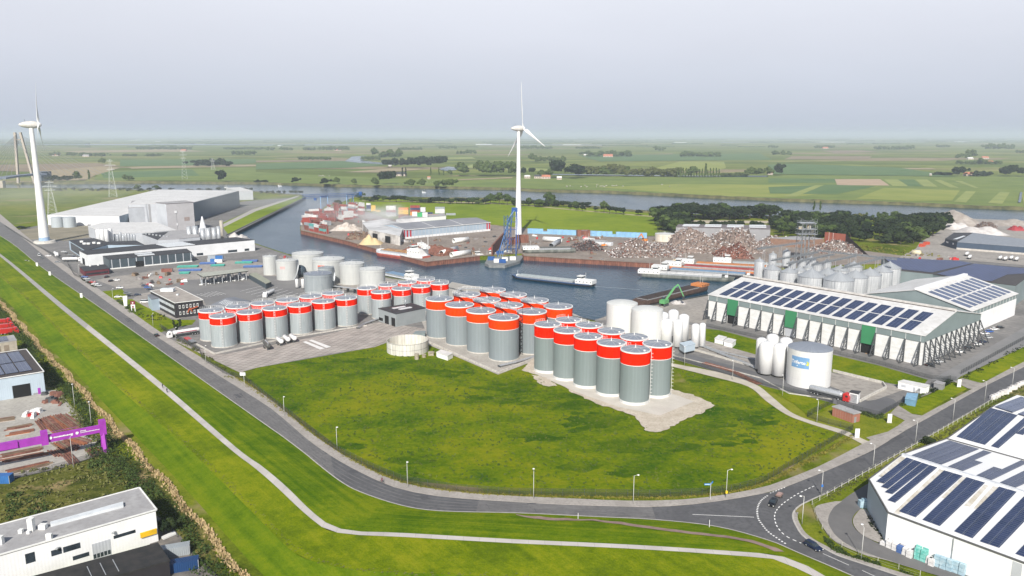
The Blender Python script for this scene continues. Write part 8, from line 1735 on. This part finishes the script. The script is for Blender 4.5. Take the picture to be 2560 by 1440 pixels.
stone=mat('crushed_stone',(.27,.235,.205),.95,0,c2=(.38,.345,.31),scale=.15,detail=7); stone_w=mat('white_stone',(.46,.43,.41),.95,0,c2=(.58,.555,.53),scale=.2); sand=mat('sand_yellow',(.56,.43,.24),.95,0,var=.06,scale=.3); soil=mat('soil_brown',(.13,.09,.06),.95,0,c2=(.22,.16,.11),scale=.3)
sheet('stone_yard','2240,648 2290,622 2300,606 2345,580 2395,546 2560,552 2900,570 2900,640 2560,664 2420,652',asph_l)
heap(2380,2480,568,12,70,stone,'stone_heap','tall brown grey crushed stone heap at the far right','heap',.05,seed=2); heap(2375,2440,575,6,30,stone_w,'stone_heap','white stone slope at the foot of the brown heap','heap',.05,seed=4); heap(2425,2535,590,6.5,40,stone_w,'stone_heap','broad white stone heap behind the navy building','heap',.05,seed=5); heap(2500,2600,566,5,40,stone,'stone_heap','grey stone heap at the right edge','heap',.05,seed=6)
heap(2457,2500,572,5,20,scm,'rubble_heap','small dark blue and red rubble heap between the stone heaps','heap',.3,500,[(sc_g,.6),(sc_r,.4)],4); heap(2535,2570,578,4,16,mat('red_scrap',(.35,.04,.05),.8),'rubble_heap','red heap at the right edge','heap',.2,seed=4)
heap(893,952,613,7.5,18,sand,'sand_heap','yellow sand cone on the quay left of the coaster','heap',.03,seed=3,ridge=.02); heap(862,925,600,6,20,soil,'soil_heap','dark brown heap in front of the burnt hall','heap',.2,500,[(sc_r,.6),(sc_g,.4)],4); heap(822,900,578,6,26,mat('pale_rubble',(.42,.36,.31),.95,0,c2=(.55,.50,.45),scale=.2),'rubble_heap','pale pinkish rubble behind the quay containers','heap',.15,seed=8)
heap(955,1025,606,2.5,12,stone_w,'stone_heap','long low white heap beside the striped hall','heap',.08,seed=9); heap(556,612,607,7,22,stone_w,'salt_heap','white heap at the end of the row of steel vessels','heap',.06,seed=10); heap(1682,1718,762,1.6,9,stone_w,'sand_heap','flat white sand patch beside the green material handler','heap',.05,seed=11)
heap(2165,2200,885,2.0,8,mat('orange_grain',(.55,.28,.08),.95),'grain_heap','orange spill in front of the right hand green door','heap',.05,seed=12); heap(1682,1722,656,2.2,10,sand,'sand_heap','flat yellow sand strip below the high scrap heap','heap',.05,seed=14)
# big white pipes and girders on the quays
def pipe_(a,b_,r_,label,m=None,ring=True):
 A_,B_=G(*a,r_),G(*b_,r_); t=root('pipe_section',label,'pipe',Z0(A_,0)); d=(B_-A_).normalized(); n=20; s_=d.orthogonal().normalized(); u_=d.cross(s_); mb=MB()
 R_=[[o+s_*math.cos(2*math.pi*k/n)*q+u_*math.sin(2*math.pi*k/n)*q for k in range(n)] for o,q in ((A_,r_*.93),(A_,r_),(B_,r_),(B_,r_*.93),(A_,r_*.93))]; mb.loft(R_,caps=False); part(mb,'shell',m or whitem,t,True)
pipe_((1103,633),(1142,621),2.2,'thick white pipe section on the quay, left of two'); pipe_((1128,637),(1174,630),2.2,'thick white pipe section on the quay, right of two'); pipe_((1134,602),(1170,598),2.4,'white tank body lying on the quay yard'); pipe_((1359,597),(1403,600),2.4,'long white pipe lying in the scrap yard'); pipe_((1378,614),(1398,602),2.2,'grey pipe with a dark open end in the scrap yard',galv); pipe_((2280,630),(2302,632),2,'beige tank lying at the edge of the far right yard',cream)
rn=random.Random(44)
def clutter(s,n,label,cats,seed=1):
 P=pts(s); xs=[p.x for p in P]; ys=[p.y for p in P]; r_=random.Random(seed); k=c=0
 while c < n and k < 999:
  k+=1; x,y=r_.uniform(min(xs),max(xs)),r_.uniform(min(ys),max(ys))
  if inpoly(x,y,P):
   c+=1; m_,nm=r_.choice(cats); w_,d_,h_=r_.uniform(1.5,6),r_.uniform(1,3),r_.uniform(.6,2.2); b=MB(); b.box((0,0,h_*.5),(w_,d_,h_*.8),0,r_.uniform(.6,1)); b.box((w_*.2,0,h_),(w_*.5,d_*.7,h_*.4),r_.uniform(-.3,.3)); o=solo(b,'stored_goods',m_,f'{nm} pile of stored goods {label}','goods',f'stored goods {label}',(0,0,0)); o.location=(x,y,0); o.rotation_euler=(0,0,r_.uniform(0,6.28))
tq=mat('pipe_teal',(.05,.28,.23),.7); bl_=mat('pipe_blue',(.06,.12,.30),.7); rdm=paint('red',PC['red'])
for k,(x,y,m_,w_,l) in enumerate(((470,668,tq,15,'wide teal one at left'),(476,677,bl_,16,'blue one in front of the canopy'),(520,660,bl_,12,'blue one beside the grey containers'),(545,665,tq,10,'small teal one in the middle'),(610,658,tq,13,'teal one farther right'),(625,654,bl_,12,'blue one at the back right'),(633,668,bl_,14,'blue one at the canopy end'),(462,684,tq,7,'small teal one at the fence'))):
 p=G(x,y); b=MB(); [b.tube((-w_/2,j*.7,.35+i*.6),(w_/2,j*.7,.35+i*.6),.32,6) for j in range(-3,4) for i in range(2)]; o=solo(b,'pipe_stack',m_,f'stack of plastic pipes in the left yard, {l}','pipes','stacks of plastic pipes',(0,0,0)); o.location=p; o.rotation_euler=(0,0,.12)
CAT=[(whitem,'white'),(sc_r,'rusty'),(sc_g,'grey'),(rdm,'red'),(soil,'brown')]
clutter('330,690 400,682 470,700 460,712 380,722 345,712',22,'in the left yard below the dark shed',CAT,3); clutter('1130,600 1240,590 1300,600 1220,635 1100,640',26,'on the quay yard right of the striped hall',CAT+[(dark_m,'dark')],4); clutter('1320,590 1420,592 1620,598 1600,612 1480,605 1330,610',30,'in the scrap yard before the blue containers',CAT,5); clutter('640,640 720,645 800,664 730,662',8,'at the harbour edge behind the pale tanks',CAT,6); clutter('2240,650 2290,640 2400,645 2410,652 2300,655',14,'along the edge of the far right yard',CAT,7); clutter('1775,765 1795,745 1780,795 1765,800',6,'at the left end of the buttressed hall',[(dark_m,'dark')],8); clutter('960,590 1010,600 1080,605 1060,618 960,608',12,'in front of the striped hall',CAT,9); clutter('870,575 900,590 950,596 940,600 870,590',10,'before the burnt hall',CAT,12)
# steel stock in the yard at bottom left
stk=0
for (x0,y0,x1,y1,n,l) in ((118,1045,160,1085,7,'long beams'),(135,1042,185,1082,8,'long beams'),(150,1040,205,1080,7,'long beams'),(150,1105,185,1128,7,'dark sheet piles'),(180,1098,222,1110,6,'dark sheet piles'),(140,1125,160,1140,6,'short piles'),(165,1133,190,1160,4,'short piles'),(228,1122,248,1140,5,'short piles'),(0,1052,40,1046,5,'ribbed piles'),(15,1075,78,1064,4,'ribbed piles'),(20,1088,82,1078,4,'ribbed piles'),(5,1142,105,1122,5,'ribbed piles'),(5,1155,115,1135,4,'ribbed piles'),(20,1182,125,1158,5,'ribbed piles'),(100,1052,118,1075,4,'long beams')):
 a,c=G(x0,y0),G(x1,y1); d=(c-a).normalized(); nr=Vector((-d.y,d.x,0)); t=root('steel_stack',f'stack of rusty {l}, {ORD[stk]} of the piles around the purple crane','steel stack',a,0,'stacks of rusty steel in the yard'); stk+=1
 for j in range(n): o_=nr*(j-n/2)*.75+d*rn.uniform(-.8,.8); m_=rn.choice((rust,sc_r,sc_r,soil,mat('rust_bright',(.26,.09,.04),.85,0,var=.2,scale=1))); part(MB().beam(a+o_+Vector((0,0,.35)),c+o_+Vector((0,0,.35+.1*(j % 2))),.38,.5),'beam',m_,t,True)
 if 'ribbed' in l: part(MB().beam(a+Vector((0,0,.1))-nr*n*.5,c+Vector((0,0,.1))-nr*n*.5,.6,.25),'timber',mat('timber_pale',(.52,.45,.38),.9),t,True)
for k,(x,y) in enumerate(((5,992),(16,991),(27,990))): p=G(x,y); pod(x,y+4,8,2.6,f'grey drum tank at the blue workshop corner, {ORD[k]} from the left',galv,'drum_tank','grey drum tanks at the blue workshop',False)
clutter('110,985 145,985 165,1010 150,1022 130,1010',9,'at the top of the steel yard',[(dark_m,'dark'),(sc_r,'rusty')],10); clutter('60,1040 90,1030 95,1045 75,1050',4,'beside the long beams',[(whitem,'white'),(rdm,'red')],11)
# ---- packs of goods beside the white solar hall
for k,(x,y,c,nz_) in enumerate(((2211,1367,'white',1),(2226,1374,'white',2),(2240,1380,'white',2),(2252,1386,'blue',2),(2266,1392,'white',2),(2276,1398,'white',2),(2296,1402,'teal',3),(2311,1408,'teal',3),(2326,1414,'white',2),(2332,1419,'white',2),(2345,1420,'light',3),(2360,1426,'light',3),(2376,1431,'light',3),(2392,1436,'light',3),(2408,1442,'light',3),(2300,1395,'teal',3),(2318,1400,'teal',3),(2352,1412,'light',3),(2370,1418,'light',3),(2386,1424,'light',3),(2232,1368,'white',2),(2262,1380,'white',2))):
 m_={'white': mat('wrap_white',(.55,.54,.54),.5,0,c2=(.70,.69,.68),scale=1.5),'blue': bl_,'teal': mat('wrap_teal',(.10,.42,.36),.5,0,c2=(.25,.55,.50),scale=1.2),'light': mat('wrap_blue',(.28,.42,.50),.5,0,c2=(.42,.54,.60),scale=1.2)}[c]
 p=G(x,y); p=p+Vector((0,.6,0)); b=MB(); [b.box((rn.uniform(-.06,.06),0,.55+1.0*z),(1.25,1.15,.92),0,.97) for z in range(nz_)]; o=solo(b,'wrapped_pallets',m_,f'{ {"light": "pale blue"}.get(c, c)} wrapped pallet stack at the foot of the white solar hall','pallet stack',f'{ {"light": "pale blue"}.get(c, c)} wrapped pallet stacks',(0,0,0)); o.location=p; o.rotation_euler=(0,0,math.atan2(cdir.y,cdir.x))
p=G(2156,1268); o=solo(MB().box((0,0,1),(2,1.6,2)).box((.4,0,2.2),(1.2,1.2,.5)),'tool_box',MATS['wrap_blue'],'pale blue crate in the shadow of the white hall','crate',None,(0,0,0)); o.location=p
for k in range(15): p=G(2480+k*7,1000-k*3.4+rn.uniform(-2,2)); o=solo(MB().box((0,0,.7),(1.6,1.3,1.3)).box((.2,0,1.6),(1.2,1.1,.6)),'wrapped_pallets',sc_w,'grey wrapped pallet stack behind the white solar hall near the road','pallet stack','grey pallet stacks near the road',(0,0,0)); o.location=p
# truck park lines
mb=MB()
for k in range(9): a,c=G(600+k*14,729+k*4.2,0),G(668+k*13,712+k*3.6,0); strip(mb,[a,c],.34,.19)
for k in range(6): a,c=G(492+k*9,736-k*1.5,0),G(520+k*9,743-k*1.4,0); strip(mb,[a,c],.3,.19)
struct(mb,'road_marking',white)
sheet('floor_plate','757,856 765,854 812,872 800,875',whitem,z=.22); sheet('floor_plate','772,852 780,850 828,868 816,871',whitem,z=.22)
# cows by the river
cow_m=mat('cow_cream',(.55,.52,.46),.9,0,c2=(.08,.07,.06),scale=.9,lo=.5,hi=.52)
for k in range(30):
 x,y=(rn.uniform(1415,1560),rn.uniform(464,469)) if k < 19 else (rn.uniform(790,830),rn.uniform(439,443)) if k < 27 else (rn.uniform(1590,1700),rn.uniform(462,470)); b=MB(); S_=1.6
 b.loft([[Vector((x_*S_,r_*.8*math.cos(q)*S_,(1.05+dz_+r_*math.sin(q))*S_)) for q in [2*math.pi*j/8 for j in range(8)]] for x_,r_,dz_ in ((-1.0,.2,.1),(-.8,.38,0),(0,.42,-.02),(.7,.38,.02),(1.0,.22,.15),(1.3,.15,.3),(1.65,.12,.12))]); [b.tube((x_*S_,y_*S_,.75*S_),(x_*S_,y_*S_,0),.09*S_,5) for x_ in (-.75,.65) for y_ in (-.22,.22)]
 o=solo(b,'cow',cow_m,'tiny pale cow grazing in the riverside pasture','cow','cows grazing by the river',(0,0,0)); o.location=G(x,y); o.rotation_euler=(0,0,rn.uniform(0,6.28))

clutter('880,560 940,545 960,560 940,590 880,585',16,'around the burnt hall',CAT,21); clutter('1015,605 1100,600 1110,640 1080,648 1030,640',16,'on the quay beside the coaster',[(sc_r,'rusty'),(soil,'brown'),(dark_m,'dark'),(sc_g,'grey')],22); clutter('1440,590 1640,596 1600,650 1520,650 1300,636 1320,612',26,'along the scrap quay',[(sc_r,'rusty'),(soil,'brown'),(sc_g,'grey')],23)
p=G(1060,633); t=root('hopper_roof','rust brown sloping steel cover on the quay behind the coaster','steel cover',(p.x,p.y,0),hd(990,630,1090,645)); b=MB(); b.add([(-26,-4,.1),(24,-4,.1),(26,10,5.5),(-20,10,6),(-26,10,0),(26,10,0)],[(0,1,2,3),(0,3,4),(1,5,2),(5,4,3,2)]); part(b,'cover',rust,t)
# ================================================================= HAZE AND SMOKE
mb=MB(); S=32000.0; mb.box((0,S*.5-400,81.5),(S*2.2,S,185)); hz=bpy.data.materials.new('haze'); hz.use_nodes=True; N=hz.node_tree.nodes; L=hz.node_tree.links
N.remove(N['Principled BSDF']); v=N.new('ShaderNodeVolumePrincipled'); v.inputs['Color'].default_value=(.78,.87,1.0,1); v.inputs['Density'].default_value=.00009; v.inputs['Anisotropy'].default_value=.05
L.new(v.outputs[0],N['Material Output'].inputs['Volume']); o=struct(mb,'haze',hz,'stuff','pale haze lying over the whole polder')

def smoke(c,sz,dens,nscale,seed,label,thr=(.42,.75)):
 m=bpy.data.materials.new('smoke'); m.use_nodes=True; N=m.node_tree.nodes; L=m.node_tree.links; N.remove(N['Principled BSDF']); v=N.new('ShaderNodeVolumePrincipled'); v.inputs['Color'].default_value=(.99,.995,1,1); v.inputs['Anisotropy'].default_value=.2
 tc_=N.new('ShaderNodeTexCoord'); n=N.new('ShaderNodeTexNoise'); n.inputs['Scale'].default_value=nscale; n.inputs['Detail'].default_value=3; mp_=N.new('ShaderNodeMapping'); mp_.inputs['Location'].default_value=(seed,0,0); L.new(tc_.outputs['Object'],mp_.inputs[0]); L.new(mp_.outputs[0],n.inputs[0])
 r=N.new('ShaderNodeMapRange'); r.inputs['From Min'].default_value=thr[0]; r.inputs['From Max'].default_value=thr[1]; L.new(n.outputs['Fac'],r.inputs[0])
 ln_=N.new('ShaderNodeVectorMath'); ln_.operation='LENGTH'; L.new(tc_.outputs['Object'],ln_.inputs[0]); f=N.new('ShaderNodeMapRange'); f.inputs['From Min'].default_value=.25; f.inputs['From Max'].default_value=1.0; f.inputs['To Min'].default_value=1; f.inputs['To Max'].default_value=0; L.new(ln_.outputs['Value'],f.inputs[0])
 a=N.new('ShaderNodeMath'); a.operation='MULTIPLY'; L.new(r.outputs[0],a.inputs[0]); L.new(f.outputs[0],a.inputs[1]); b=N.new('ShaderNodeMath'); b.operation='MULTIPLY'; b.inputs[1].default_value=dens; L.new(a.outputs[0],b.inputs[0]); L.new(b.outputs[0],v.inputs['Density']); L.new(v.outputs[0],N['Material Output'].inputs['Volume'])
 mb=MB().lathe((0,0,0),[(math.sin(R(q))+.001,-math.cos(R(q))) for q in range(0,181,18)],16); o=bpy.data.objects.new('smoke',mb.mesh('smoke',m)); col.objects.link(o); o.location=c; o.scale=sz; tag(o,label,None,None,'stuff')
smoke(G(945,572)+Vector((0,10,12)),(34,22,14),.07,2.0,1,'white smoke rising from the burnt hall',(.35,.62)); smoke(G(985,560)+Vector((0,0,14)),(24,16,12),.06,2.2,5,'white smoke drifting over the striped hall',(.38,.62))
smoke(G(860,560)+Vector((0,0,14)),(60,40,15),.010,1.8,9,'thin smoke over the container stacks',(.30,.6)); smoke(G(740,530)+Vector((0,0,16)),(90,60,17),.006,1.6,13,'thin smoke drifting over the harbour mouth',(.30,.6)); smoke(G(560,545)+Vector((0,0,26)),(110,70,22),.004,1.5,17,'thin smoke in front of the dark warehouse wall',(.30,.6)); smoke(G(100,520)+Vector((0,0,24)),(170,120,24),.003,1.5,21,'thin smoke drifting past the big wind turbine',(.28,.6))
